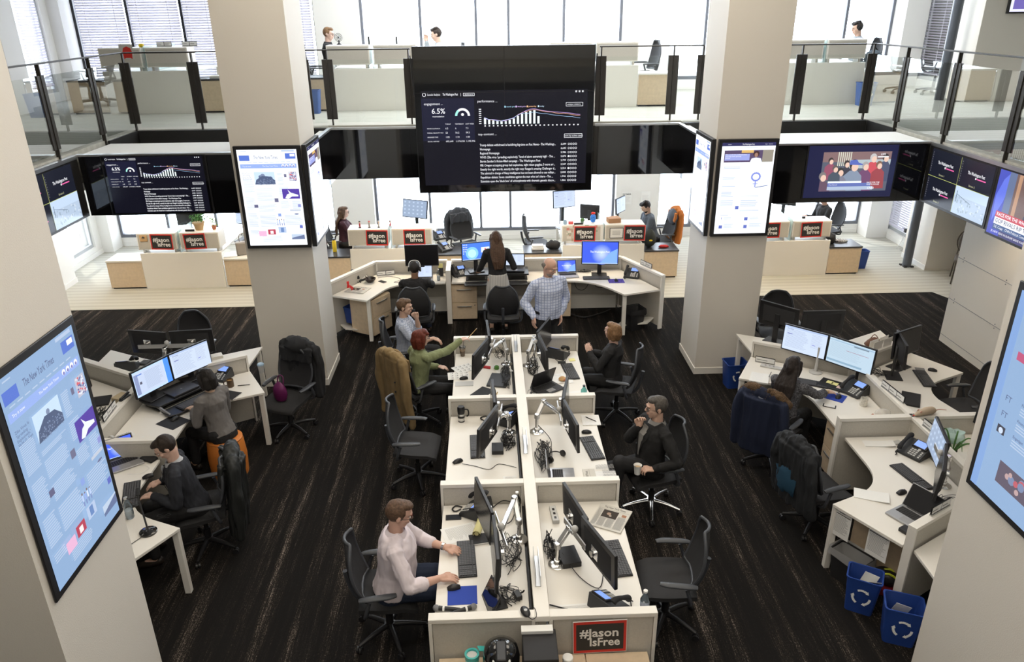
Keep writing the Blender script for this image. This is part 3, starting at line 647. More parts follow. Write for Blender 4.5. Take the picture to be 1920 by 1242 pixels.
# column screens ------------------------------------------------
LB = glow((.40, .60, .92), .62); LBW = glow((.92, .95, 1.0), 1.12)
def newspage(t, pg, kind, bgc, dim=1.0):
    W, H = pg.W, pg.H; S = pg; S.rect(0, 0, W, H, bgc); D = lambda c: glow(tuple(x * dim for x in c)); rr = random.Random(3)
    ink, gr, bl = D((.10, .13, .25)), D((.45, .55, .72)), D((.10, .18, .60))
    if dim > 1: ink, gr = glow((.25, .28, .4)), glow((.80, .84, .92), 1.05)
    U, V = W / .75, H / 1.25
    R_ = lambda a, b, c, d, m: S.rect(a * U, b * V, c * U, d * V, m)
    if kind == 'times':
        R_(.02, .07, .15, .14, bl); R_(.60, .05, .73, .12, bl); R_(.66, .06, .72, .09, D((.9, .9, 1))); S.text('The New York Times', .06 * V, .20 * U, .10 * V, ink, t, fit=.30 * U, shear=.08, bold=.001); R_(.05, .02, .12, .028, gr); R_(.56, .01, .72, .03, gr)
        for k in range(9): R_(.05 + .07 * k, .155, .10 + .07 * k, .162, gr)
        R_(.02, .18, .73, .235, D((.30, .42, .80)) if dim <= 1 else D((.5, .62, .78))); S.text('The New York Times', .022 * V, .30 * U, .208 * V, TXW, t); S.text('Try it now', .025 * V, .05 * U, .208 * V, TXW, t)
        for k in range(4): S.disc((.56 + .045 * k) * U, .205 * V, .018 * U, D((.9, .9, .95))); S.disc((.56 + .045 * k) * U, .212 * V, .010 * U, D((.2, .2, .5)))
        S.text("Zika Virus Is\n'Spreading\nExplosively,'\nW.H.O. Says", .024 * V, .03 * U, .30 * V, ink, t)
        for (a, b, c, d, n) in ((.03, .37, .16, .55, 16), (.03, .60, .16, .78, 14), (.03, .82, .16, 1.0, 12), (.18, .49, .44, .52, 3), (.18, .55, .42, .66, 9), (.18, .70, .42, .80, 8), (.18, .84, .42, 1.0, 10), (.47, .30, .55, .45, 12), (.47, .48, .60, .60, 9), (.62, .52, .73, .62, 7), (.62, .66, .73, .80, 10), (.47, .66, .60, .76, 8), (.5, .84, .73, .98, 9), (.18, 1.12, .44, 1.2, 6), (.03, 1.04, .16, 1.1, 4)): S.lines(a * U, b * V, c * U, d * V, n, gr)
        S.photo(.18 * U, .28 * V, .44 * U, .44 * V, [D((.55, .70, .9)), D((.12, .16, .28)), D((.2, .25, .38))], 3); S.poly([(.18 * U, .44 * V), (.20 * U, .38 * V), (.28 * U, .33 * V), (.38 * U, .34 * V), (.44 * U, .39 * V), (.44 * U, .44 * V)], D((.08, .11, .20)))
        rr = random.Random(8)
        for k in range(90):
            a, b = rr.uniform(.20, .43), rr.uniform(.36, .44)
            if b > .35 + abs(a - .32) * .3: R_(a, b, a + .008, b + .006, D((.20, .26, .40)))
        R_(.62, .28, .72, .40, D((.5, .5, .6)))
        for k in range(50): a, b = rr.uniform(.62, .71), rr.uniform(.28, .39); R_(a, b, a + .014, b + .010, D(((.65, .12, .15), (.12, .15, .35), (.75, .78, .9))[k % 3]))
        R_(.56, .31, .59, .35, D((.15, .15, .25))); R_(.51, .50, .73, .63, D((.09, .05, .35))); S.poly([(.54 * U, .62 * V), (.57 * U, .57 * V), (.60 * U, .56 * V), (.58 * U, .51 * V), (.62 * U, .55 * V), (.71 * U, .58 * V), (.71 * U, .60 * V), (.63 * U, .60 * V), (.58 * U, .63 * V)], D((.8, .85, .95)))
        R_(.40, .62, .45, .67, D((.15, .15, .25))); R_(.13, .70, .18, .74, D((.12, .12, .22))); R_(.69, .70, .73, .74, D((.25, .28, .6))); R_(.58, .77, .72, .79, D((.5, .55, .65))); S.disc(.66 * U, .83 * V, .03 * U, D((.15, .17, .3)), 12, .008 * V)
        R_(.42, .82, .46, .86, D((.25, .35, .7)))
        for k in range(4): S.disc((.40 + .028 * k) * U, (.90 + .01 * (k % 2)) * V, .008 * U, D((.2, .15, .15))); R_(.393 + .028 * k, .91, .407 + .028 * k, .95, D(((.5, .6, .9), (.3, .4, .8), (.7, .75, .9))[k % 3])); R_(.395 + .028 * k, .95, .405 + .028 * k, .98, D((.2, .25, .5)))
        R_(.14, 1.05, .24, 1.12, D((.78, .45, .65))); R_(.26, 1.03, .36, 1.10, D((.45, .06, .10))); R_(.29, 1.05, .33, 1.09, D((.9, .8, .8))); R_(.40, 1.0, .50, 1.08, D((.45, .55, .75))); R_(.43, 1.01, .47, 1.07, D((.15, .25, .5))); R_(.68, .98, .72, 1.02, D((.12, .15, .5))); R_(.56, 1.10, .73, 1.17, D((.14, .18, .32))); S.poly([(.56 * U, 1.10 * V), (.73 * U, 1.10 * V), (.73 * U, 1.11 * V), (.56 * U, 1.15 * V)], D((.5, .6, .75)))
    elif kind == 'post':
        R_(0, 0, .75, .045, D((.03, .03, .10))); S.text('The Washington Post', .03 * V, .28 * U, .023 * V, TXW, t, fit=.17 * U); S.text('Sections', .014 * V, .08 * U, .023 * V, TXW, t); S.text('Sign in   Subscribe', .014 * V, .60 * U, .023 * V, TXW, t)
        R_(.2, .062, .5, .068, gr); R_(.04, .10, .73, .26, D((.10, .07, .14))); R_(.28, .10, .45, .135, D((.7, .45, .15))); R_(.58, .10, .73, .26, D((.30, .27, .22))); R_(.05, .15, .40, .235, D((.32, .36, .72)))
        S.text('The search that predicted snow\nthat kept them guessing\nforever', .022 * V, .06 * U, .165 * V, TXW, t)
        S.disc(.49 * U, .15 * V, .045 * U, D((.06, .03, .03)), 12, .04 * V); S.disc(.49 * U, .165 * V, .025 * U, D((.35, .2, .15)), 10, .03 * V); S.poly([(.41 * U, .26 * V), (.43 * U, .21 * V), (.49 * U, .20 * V), (.56 * U, .21 * V), (.58 * U, .26 * V)], D((.8, .85, .95)))
        for (a, b, c, d, n) in ((.05, .32, .30, .36, 2), (.05, .46, .26, .50, 2), (.05, .58, .26, .60, 1), (.05, .66, .24, .74, 4), (.05, .78, .24, .86, 4), (.36, .285, .70, .29, 1), (.34, .72, .66, .735, 1), (.34, .78, .62, .88, 4), (.34, .92, .62, .94, 1), (.07, .98, .2, 1.0, 1), (.12, 1.02, .26, 1.06, 3), (.5, 1.02, .64, 1.06, 3), (.13, 1.11, .28, 1.17, 4), (.50, 1.11, .7, 1.17, 4)): S.lines(a * U, b * V, c * U, d * V, n, gr)
        S.text('Officials warned over\nSpace limits often', .03 * V, .05 * U, .335 * V, glow((.7, .76, .9), 1.0), t)
        for a0 in range(16):
            a = a0 * PI / 8; S.disc(.52 * U + .058 * U * math.cos(a), .46 * V + .052 * V * math.sin(a), .014 * U, D((.22, .27, .70)))
        R_(.512, .51, .528, .60, D((.22, .27, .70))); R_(.485, .55, .555, .56, D((.22, .27, .70))); S.poly([(.52 * U, .60 * V), (.70 * U, .575 * V), (.70 * U, .585 * V), (.53 * U, .61 * V)], D((.15, .2, .4))); S.text('US v. X rewritten', .026 * V, .38 * U, .69 * V, glow((.7, .76, .9), 1.0), t)
        for (a, b) in ((.27, .86), (.42, 1.02), (.06, 1.13), (.42, 1.13)): R_(a, b, a + .05, b + .045, D((.12, .16, .5)))
        S.text('f', .06 * V, .08 * U, 1.035 * V, D((.12, .16, .5)), t)
    else:
        for k, (b, nm) in enumerate(((.16, 'FiveThirty'), (.34, 'Kaitlin Menn'), (.60, 'Financial Times'), (.70, 'Financial Times'), (.80, 'Engadget'), (1.02, ''))):
            if nm: S.text(nm, .024 * V, .24 * U, b * V, ink, t, bold=.0006); S.lines(.24 * U, (b + .02) * V, .62 * U, (b + .07) * V, 3, gr)
            if k in (2, 3): S.text('FT', .05 * V, .10 * U, (b + .02) * V, ink, t)
            elif k in (0,): R_(.10, b - .01, .17, b + .04, D((.15, .15, .75)))
            elif k == 4: R_(.10, b - .01, .17, b + .04, D((.05, .05, .08))); S.disc(.135 * U, (b + .02) * V, .02 * U, D((.6, .7, .9)))
            elif k == 1: R_(.10, b - .01, .17, b + .04, D((.5, .1, .2)))
        S.photo(.28 * U, .42 * V, .62 * U, .56 * V, [D((.10, .12, .22)), D((.6, .45, .42)), D((.15, .08, .12)), D((.3, .3, .45))], 7); S.photo(.20 * U, .98 * V, .50 * U, 1.12 * V, [D((.12, .10, .14)), D((.5, .35, .35)), D((.2, .25, .4)), D((.5, .12, .15))], 8)
        R_(0, 0, .06, 1.25, D((.22, .36, .66))); S.photo(.24 * U, .05 * V, .6 * U, .12 * V, [D((.3, .4, .7)), D((.6, .65, .9))], 3); R_(.62, 0, .75, 1.25, D((.50, .66, .92)))
    S.build('web_page', t)
for nm, o, r, W, H, kind, c_, dm, lb in (
    ('column_screen', (-3.16, 9.62, 3.385), (1, 0, 0), .825, 1.32, 'times', LBW, 1.0, 'tall screen with newspaper front page, on the left back column facing forward'),
    ('column_screen', (-2.265, 9.66, 3.385), (0, 1, 0), .80, 1.32, 'post', LBW, 1.0, 'tall screen on the inner side of the left back column, seen edge on'),
    ('column_screen', (2.965, 9.69, 3.365), (1, 0, 0), .775, 1.28, 'post', LBW, 1.0, 'tall screen with news page and round blue symbol, on right back column'),
    ('column_screen', (2.88, 10.52, 3.365), (0, -1, 0), .80, 1.28, 'times', LBW, 1.0, 'tall screen on the inner side of the right back column, seen edge on'),
    ('column_screen', (-2.335, 3.19, 3.39), (0, 1, 0), .80, 1.33, 'times', LB, .92, 'huge tall screen with newspaper front page, on the near left column'),
    ('column_screen', (2.935, 3.85, 3.53), (0, -1, 0), .80, 1.33, 'feed', LB, .92, 'huge tall screen with social feed, on the near right column')):
    t, pg = tv(nm, lb, o, r, (0, 0, -1), W, H, depth=.055 if o[1] > 5 else .013, bez=.042); newspage(t, pg, kind, c_, dm)
t, pg = tv('wall_screen', 'small screen high on the upper right wall, cut by the photo corner', (9.1, 13.94, 5.35), (1, 0, 0), (0, 0, -1), 1.0, .60, depth=.05, bez=.03, pane=glow((.75, .75, .95))); pg.rect(.05, .1, .3, .5, glow((.15, .12, .4))); pg.lines(.35, .1, .9, .5, 10, glow((.6, .6, .8))); pg.build('web_page', t)
# ============================================================= DESKS
def cabinet(o_, loc, rz, label, w_=.42, d_=.50, h_=.66, n=2, group=None):
    t = thing('file_cabinet', label, 'file cabinet', loc, rz, group)
    MB().box(-w_ / 2, 0, .05, w_ / 2, d_, h_).build('body', OAK, t, bevel=.003)
    MB().box(-w_ / 2 + .02, .03, .0, w_ / 2 - .02, d_ - .03, .05).build('plinth', BLK, t)
    hh = (h_ - .06) / n
    for k in range(n):
        z = .055 + k * hh; d = MB().box(-w_ / 2 + .004, -.018, z, w_ / 2 - .004, 0, z + hh - .008).build('drawer', OAK, t, bevel=.002)
        MB().box(-w_ * .28, -.042, z + hh - .075, w_ * .28, -.030, z + hh - .06).box(-w_ * .28, -.032, z + hh - .075, -w_ * .26, -.018, z + hh - .06).box(w_ * .26, -.032, z + hh - .075, w_ * .28, -.018, z + hh - .06).build('handle', ALU, d, bevel=.002)
    MB().cyl((w_ / 2 - .04, -.022, .055 + hh - .05), (w_ / 2 - .04, -.018, .055 + hh - .05), .008).build('lock', BLK, t)
    return t
def desk(name, label, poly, loc=(0, 0, 0), legs=(), z=.73, panels=(), group=None, under=None):
    t = thing(name, label, 'desk', loc, 0, group)
    MB().prism(poly, z - .03, z).build('desktop', LAM, t, bevel=.004, smooth=60)
    for (x, y, sx, sy) in legs: MB().box(x - sx / 2, y - sy / 2, 0, x + sx / 2, y + sy / 2, z - .03).build('leg', LAME, t, bevel=.003)
    for (a, b, z0, z1, th) in panels: MB().bar((a[0], a[1], (z0 + z1) / 2), (b[0], b[1], (z0 + z1) / 2), th, z1 - z0).build('side_panel', LAME, t, bevel=.002)
    return t
def partition(name, label, segs, zt=.95, th=.075, z0=.05, cat='partition', group=None):
    """low divider wall: painted cap over fabric faces; segs = list of ((x,y),(x,y))"""
    o = segs[0][0]; t = thing(name, label, cat, (o[0], o[1], 0), 0, group); O = Vector((o[0], o[1], 0))
    for a, b in segs:
        A, B = Vector((*a, 0)) - O, Vector((*b, 0)) - O; d = (B - A).normalized(); p = MB()
        p.bar(A + Vector((0, 0, zt - .018)), B + Vector((0, 0, zt - .018)), th, .036)
        for q in (A + d * .0125, B - d * .0125): p.bar(q + Vector((0, 0, z0 - .05)), q + Vector((0, 0, zt - .036)), .025, th, up=(-d.y, d.x, 0))
        p.build('frame', LAM, t, bevel=.003)
        MB().bar(A + d * .03 + Vector((0, 0, (zt - .04 + z0) / 2)), B - d * .03 + Vector((0, 0, (zt - .04 + z0) / 2)), th - .022, zt - .04 - z0).build('fabric_panel', FAB, t, smooth=0)
    return t
# --- the long island in the middle: three bays, two desks each
YS = (4.16, 5.81, 7.455, 9.12); XC = .32
for k in range(3):
    y0, y1 = YS[k] + .045, YS[k + 1] - .045
    for s_, nm in ((-1, 'left'), (1, 'right')):
        xa, xb = (-.475, .245) if s_ < 0 else (.395, 1.135)
        wd = ('front', 'middle', 'back')[k]
        dk = desk('bench_desk', 'cream desk surface, %s bay of central island on its %s side' % (wd, nm), [(xa, y0), (xb, y0), (xb, y1), (xa, y1)], legs=((xa + .05 if s_ < 0 else xb - .05, y0 + .06, .05, .05), (xa + .05 if s_ < 0 else xb - .05, y1 - .06, .05, .05)), group='desks of the central island')
        gx = .26 if s_ < 0 else .37
        MB().box(gx - .012, y0 + .02, .45, gx + .006, y1 - .02, .715).build('cable_tray', BLK, dk, smooth=0)
for k, y in enumerate(YS):
    lb = ('front end of central island, facing the camera', 'divider between front and middle bays of the central island', 'divider between middle and back bays of the central island', 'far end divider of the central island')[k]
    partition('desk_divider', 'low cream and grey ' + lb if 'divider' in lb else 'low cream and grey divider at ' + lb, [((-.495, y), (XC - .05, y)), ((XC + .05, y), (1.15, y))])
sp = thing('spine_divider', 'long cream spine running down the middle of the central island', 'partition', (XC, 4.12, 0))
MB().box(-.055, 0, .905, .055, 5.04, .955).build('cap', LAM, sp, bevel=.004); MB().box(-.03, .03, .05, .03, 5.0, .905).build('core', FAB, sp, smooth=0)
for q_ in ((.0, 4.42), (.0, 6.25), (.0, 8.6)):
    c = thing('name_holder', ('clear double sign holder standing on the island spine, front bay', 'clear double sign holder standing on the island spine, middle bay', 'clear double sign holder standing on the island spine, back bay')[int((q_[1] - 4) / 1.9)], 'sign holder', (XC - .01, q_[1], .955))
    for dx in (-.018, .018): MB().box(dx - .002, 0, 0, dx + .002, .34, .10).build('pane', ALU if dx > 0 else CLEAR, c)
    MB().box(-.02, 0, 0, .02, .34, .006).build('foot', ALU, c)
# --- the two pods at the sides (mirror = left one)
def arc(c, r, a0, a1, n=8): return [(c[0] + r * math.cos(R(a0 + (a1 - a0) * i / n)), c[1] + r * math.sin(R(a0 + (a1 - a0) * i / n))) for i in range(n + 1)]
def fillet(p0, p1, p2, r, n=8):
    p0, p1, p2 = Vector(p0), Vector(p1), Vector(p2); a, b = (p0 - p1).normalized(), (p2 - p1).normalized(); A, B = p1 + a * r, p1 + b * r
    return [tuple((1 - t) ** 2 * A + 2 * t * (1 - t) * p1 + t * t * B) for t in [i / n for i in range(n + 1)]]
def pod(side):
    mr = side == 'left'
    X = (lambda p: (.3 - p[0], p[1] - .07)) if mr else (lambda p: p)
    def poly(ps): q = [X(p) for p in ps]; return q[::-1] if mr else q
    A, B, C = (4.43, 8.21), (4.43, 6.80), (4.43, 5.55); c6, s6 = .866, .5
    EL, ER = (A[0] - 1.2 * c6, A[1] + 1.2 * s6), (A[0] + 1.2 * c6, A[1] + 1.2 * s6)
    FL, FR_ = (C[0] - 1.12 * c6, C[1] - 1.12 * s6), (C[0] + 1.12 * c6, C[1] - 1.12 * s6)
    inn = 'inner' ; n_ = side + ' pod'
    for seg, lb in (((A, EL), 'towards the inner back'), ((A, ER), 'towards the outer back'), ((A, B), 'along its spine, back half'), ((B, C), 'along its spine, front half'), ((C, FL), 'towards the inner front'), ((C, FR_), 'towards the outer front'), ((B, (B[0] - .80, B[1])), 'crossing between inner desks'), ((B, (B[0] + .95, B[1])), 'crossing between outer desks')):
        partition('desk_divider', 'low divider of the %s, %s' % (n_, lb), [(X(seg[0]), X(seg[1]))])
    t_ = .045; dd = .73
    def mk(lb, ps, legs): return desk('corner_desk', lb % n_, poly(ps), legs=[(*X(l), .055, .055) for l in legs], group='corner desks of the ' + n_)
    # inner back desk (along EL-A then down the spine)
    a1 = (EL[0] - s6 * t_, EL[1] - c6 * t_); a2 = (EL[0] - s6 * dd, EL[1] - c6 * dd); ai = (A[0] - t_, A[1] - .06); cx = A[0] - .72
    mk('curved cream corner desk, inner back place of the %s', [a1, a2] + fillet(a2, (cx, A[1] - .35), (cx, B[1] + .05), .34) + [(cx, B[1] + .05), (A[0] - t_, B[1] + .05), ai], [(a2[0] + .05, a2[1] + .02)])
    # inner front desk
    f1 = (FL[0] - s6 * t_, FL[1] + c6 * t_); f2 = (FL[0] - s6 * dd, FL[1] + c6 * dd)
    mk('curved cream corner desk, inner front place of the %s', [(B[0] - t_, B[1] - .05), (cx, B[1] - .05)] + fillet((cx, B[1] - .05), (cx, C[1] + .35), f2, .36) + [f2, f1, (C[0] - t_, C[1] + .04)], [(f2[0] + .05, f2[1] + .01)])
    # outer desks
    b1 = (ER[0] + s6 * t_, ER[1] - c6 * t_); b2 = (ER[0] + s6 * dd, ER[1] - c6 * dd); ox = A[0] + .72
    mk('curved cream corner desk, outer back place of the %s', [(A[0] + t_, A[1] - .06), (A[0] + t_, B[1] + .05), (ox + .15, B[1] + .05)] + fillet((ox, B[1] + .05), (ox, A[1] - .35), b2, .34) + [b2, b1], [(b2[0] - .05, b2[1] + .02)])
    g1 = (FR_[0] + s6 * t_, FR_[1] + c6 * t_); g2 = (FR_[0] + s6 * dd, FR_[1] + c6 * dd)
    mk('curved cream corner desk, outer front place of the %s', [(B[0] + t_, B[1] - .05), (C[0] + t_, C[1] + .04), g1, g2] + fillet(g2, (ox, C[1] + .35), (ox, B[1] - .05), .34) + [(ox, B[1] - .05)], [(g2[0] - .05, g2[1] + .01)])
    # back desk
    h1, h2 = (EL[0] + .04, EL[1] + .03), (ER[0] - .04, ER[1] + .03); h3, h4 = (ER[0] - .02, ER[1] + .72), (EL[0] + .02, EL[1] + .72)
    mk('cream desk across the back of the %s', [h1, (A[0], A[1] + .06), h2, h3] + fillet(h3, (A[0], A[1] + .78), h4, .5) + [h4], [(h3[0] - .05, h3[1] - .05), (h4[0] + .05, h4[1] - .05)])
    # front desk
    k1, k2 = (FL[0] + .04, FL[1] - .03), (FR_[0] - .04, FR_[1] - .03); k3, k4 = (FR_[0] - .02, FR_[1] - .7), (FL[0] + .02, FL[1] - .7)
    mk('cream desk across the front of the %s', [k1, k4] + fillet(k4, (C[0], C[1] - .78), k3, .5) + [k3, k2, (C[0], C[1] - .06)], [(k3[0] - .05, k3[1] + .05)])
    cb = cabinet(None, (*X((cx + .06, 7.07)), 0), -90 if not mr else 90, 'oak file cabinet under the inner desk edge of the %s' % n_, .40, .5)
    return X
XR = pod('right'); XL = pod('left')
# --- the desk row behind the island
W1, W2, W3, W4 = (-2.57, 11.42), (-1.96, 12.46), (2.29, 12.46), (2.80, 11.42)
for a, b, lb in ((W1, W2, 'angled left wing'), (W2, (-.73, 12.46), 'left half'), ((-.66, 12.46), W3, 'right half'), (W3, W4, 'angled right wing')):
    partition('desk_divider', 'low cream divider behind the back desk row, ' + lb, [(a, b)], z0=.06)
partition('desk_divider', 'short divider post between the two back row desks', [((-.69, 12.40), (-.69, 11.86))], th=.08)
desk('corner_desk', 'white desk at left of back row, angled to the left wing', [(-2.53, 11.40), (-1.93, 11.13)] + fillet((-1.93, 11.13), (-1.62, 11.86), (-.74, 11.9), .3) + [(-.74, 11.9), (-.74, 12.41), (-1.94, 12.41)], legs=((-1.93, 11.22, .06, .06),), group='desks of the back row')
desk('corner_desk', 'long white desk at right of back row, curving to the right wing', [(-.64, 11.90), (1.25, 11.88)] + fillet((1.0, 11.88), (1.7, 11.86), (2.13, 11.16), .45) + [(2.13, 11.16), (2.74, 11.36), (2.26, 12.41), (-.64, 12.41)], legs=((2.15, 11.24, .06, .06),), group='desks of the back row')
for p, q, lb in (((-2.45, 11.5), (-2.05, 11.75), 'left'), ((2.65, 11.45), (2.2, 11.75), 'right')):
    t = thing('low_shelf', 'low white shelf under the %s wing of the back desk row' % lb, 'shelf', (p[0], p[1], 0))
    d = Vector((*q, 0)) - Vector((*p, 0)); MB().bar((0, 0, .16), d, .35, .02).build('shelf_board', LAME, t); 
cabinet(None, (-.44, 11.95, 0), 0, 'oak two drawer cabinet left of the standing woman', .43)
cabinet(None, (1.14, 11.97, 0), 0, 'oak two drawer cabinet behind the standing bald man', .46)
cabinet(None, (-1.78, 11.50, 0), 60, 'oak two drawer cabinet under the left wing desk', .48, .44)
cp = tag(MB().box(-2.0, 12.3, .06, 2.2, 12.38, .30).build('cable_duct', LAME), 'long white cable duct on the floor under the back row', 'cable duct')
# --- window counters, lower and upper floor
PEGB = mat('poster_corkboard', (.55, .38, .22), .9)
def jason(parent_loc, r, label, W=.42, H=.31, tilt=0.0, top=(0, 0)):
    d = Vector((math.sin(tilt) * 0, 0, -1)); r = Vector(r).normalized(); O = Vector(parent_loc)
    M = frame(O, r, d) @ Matrix.Rotation(tilt, 4, 'Z')
    t = thing('poster', label, 'poster', O, 0, 'red and black slogan posters'); T0 = Matrix.Translation(-O) @ M
    MB().box(-W / 2, -H / 2, 0, W / 2, H / 2, .004).xf(T0).build('sheet', PWHT, t, smooth=0)
    pg = Page((0, 0, 0), (1, 0, 0), (0, -1, 0), .0045); pg.M = T0
    pg.rect(-W / 2 + .004, -H / 2 + .004, W / 2 - .004, H / 2 - .004, RED); pg.rect(-W * .44, -H * .41, W * .44, H * .41, PBLK); pg.build('print', t)
    for s_, x, y, f in (('#Jason', -W * .37, -H * .12, W * .72), ('IsFree', -W * .20, H * .17, W * .56)): pg.text(s_, H * .36, x, y, PWHT, t, bold=.0055 * W / .345, fit=f, name='slogan')
    return t
def counter(x0, y0, z0, W, lbl, wood=(), grp='window counters', box=True, hh=.70, two=1.6):
    t = thing('window_counter', 'white front desk counter %s' % lbl, 'counter', (x0, y0, z0), 0, grp)
    MB().box(0, 0, .0, W, .04, hh + .01).build('front_panel', LAM, t, bevel=.003)
    for k in range(2): MB().box(.02 + k * W / 2, .04, hh - .03, W / 2 - .02 + k * W / 2, two, hh).build('desktop', LAM, t, bevel=.003)
    for x in (.03, W - .03): MB().box(x - .025, two - .08, 0, x + .025, two - .03, hh - .03).build('leg', LAME, t)
    if box:
        for k in range(2):
            xa = -.02 + k * (W / 2 + .04); b = MB().box(xa, .04, hh + .07, xa + W / 2 - .03, .40, hh + .39).build('overhead_box', LAM, t, bevel=.004)
            MB().box(xa + .02, .034, hh + .09, xa + W / 2 - .05, .04, hh + .365).build('door', FAB, b, smooth=0)
            MB().box(xa + .05, .1, hh, xa + .09, .3, hh + .07).box(xa + W / 2 - .12, .1, hh, xa + W / 2 - .08, .3, hh + .07).build('foot', LAME, b)
        MB().box(W / 2 - .008, .06, hh, W / 2 + .004, two - .1, hh + .42).build('glass_divider', FROST, t, smooth=0)
    for k, (a, b, m_) in enumerate(wood):
        c = thing('storage_cabinet', 'low oak cabinet %s %s' % (('left of', 'right of')[a > x0], lbl), 'cabinet', (a, y0 + .02, z0), 0, 'low oak cabinets by the window counters')
        MB().box(0, 0, .03, b - a, .5, .54).build('body', OAK, c, bevel=.003); MB().box(-.01, -.01, .54, b - a + .01, .52, .57).build('top', LAM if m_ else mat('slate_grey_top', (.05, .05, .055), .35), c, bevel=.003)
        MB().box(.02, .03, 0, b - a - .02, .48, .03).build('plinth', BLK, c)
    return t
counter(-6.62, 13.95, 0, 1.52, 'nearest the left windows, lower floor', ((-7.30, -6.64, 1), (-5.08, -4.1, 1)))
counter(-2.66, 13.95, 0, 1.58, 'at centre left, lower floor', ((-3.6, -2.68, 0), (-1.06, .16, 0)))
counter(1.42, 13.95, 0, 1.58, 'at centre right, lower floor', ((.68, 1.40, 0), (3.02, 3.68, 0)))
counter(5.08, 13.95, 0, 1.56, 'nearest the right windows, lower floor', ((6.66, 7.30, 0),))
counter(-6.60, 13.95, ZU, 1.50, 'at the left blinds, upper floor', ((-7.25, -6.62, 0), (-5.08, -4.1, 0)))
counter(-2.72, 13.95, ZU, 1.54, 'at centre left, upper floor', ((-3.4, -2.74, 0),))
counter(1.16, 13.95, ZU, 1.54, 'at centre right, upper floor', ((2.72, 3.35, 1),))
counter(5.30, 13.95, ZU, 1.45, 'at right, upper floor', ((6.80, 7.45, 1),))
for (x, lb) in ((-6.18, 'leftmost slogan poster on the far left lower counter'), (-5.56, 'slogan poster below the potted fern'), (-2.13, 'slogan poster below the row of small figurines'), (-1.42, 'slogan poster below the tilted window monitor'), (1.84, 'slogan poster over a board of pasted clippings'), (2.80, 'slogan poster beside the dark backpack'), (5.42, 'slogan poster half hidden by the right column'), (6.24, 'rightmost slogan poster, on the far right lower counter')):
    jason((x, 13.976, .925), (1, 0, 0), lb, tilt=R(random.uniform(-2, 2)))
jason((.735, 4.105, .765), (1, 0, 0), 'nearest slogan poster, on the front end of the central island', .39, .30, R(1.5))
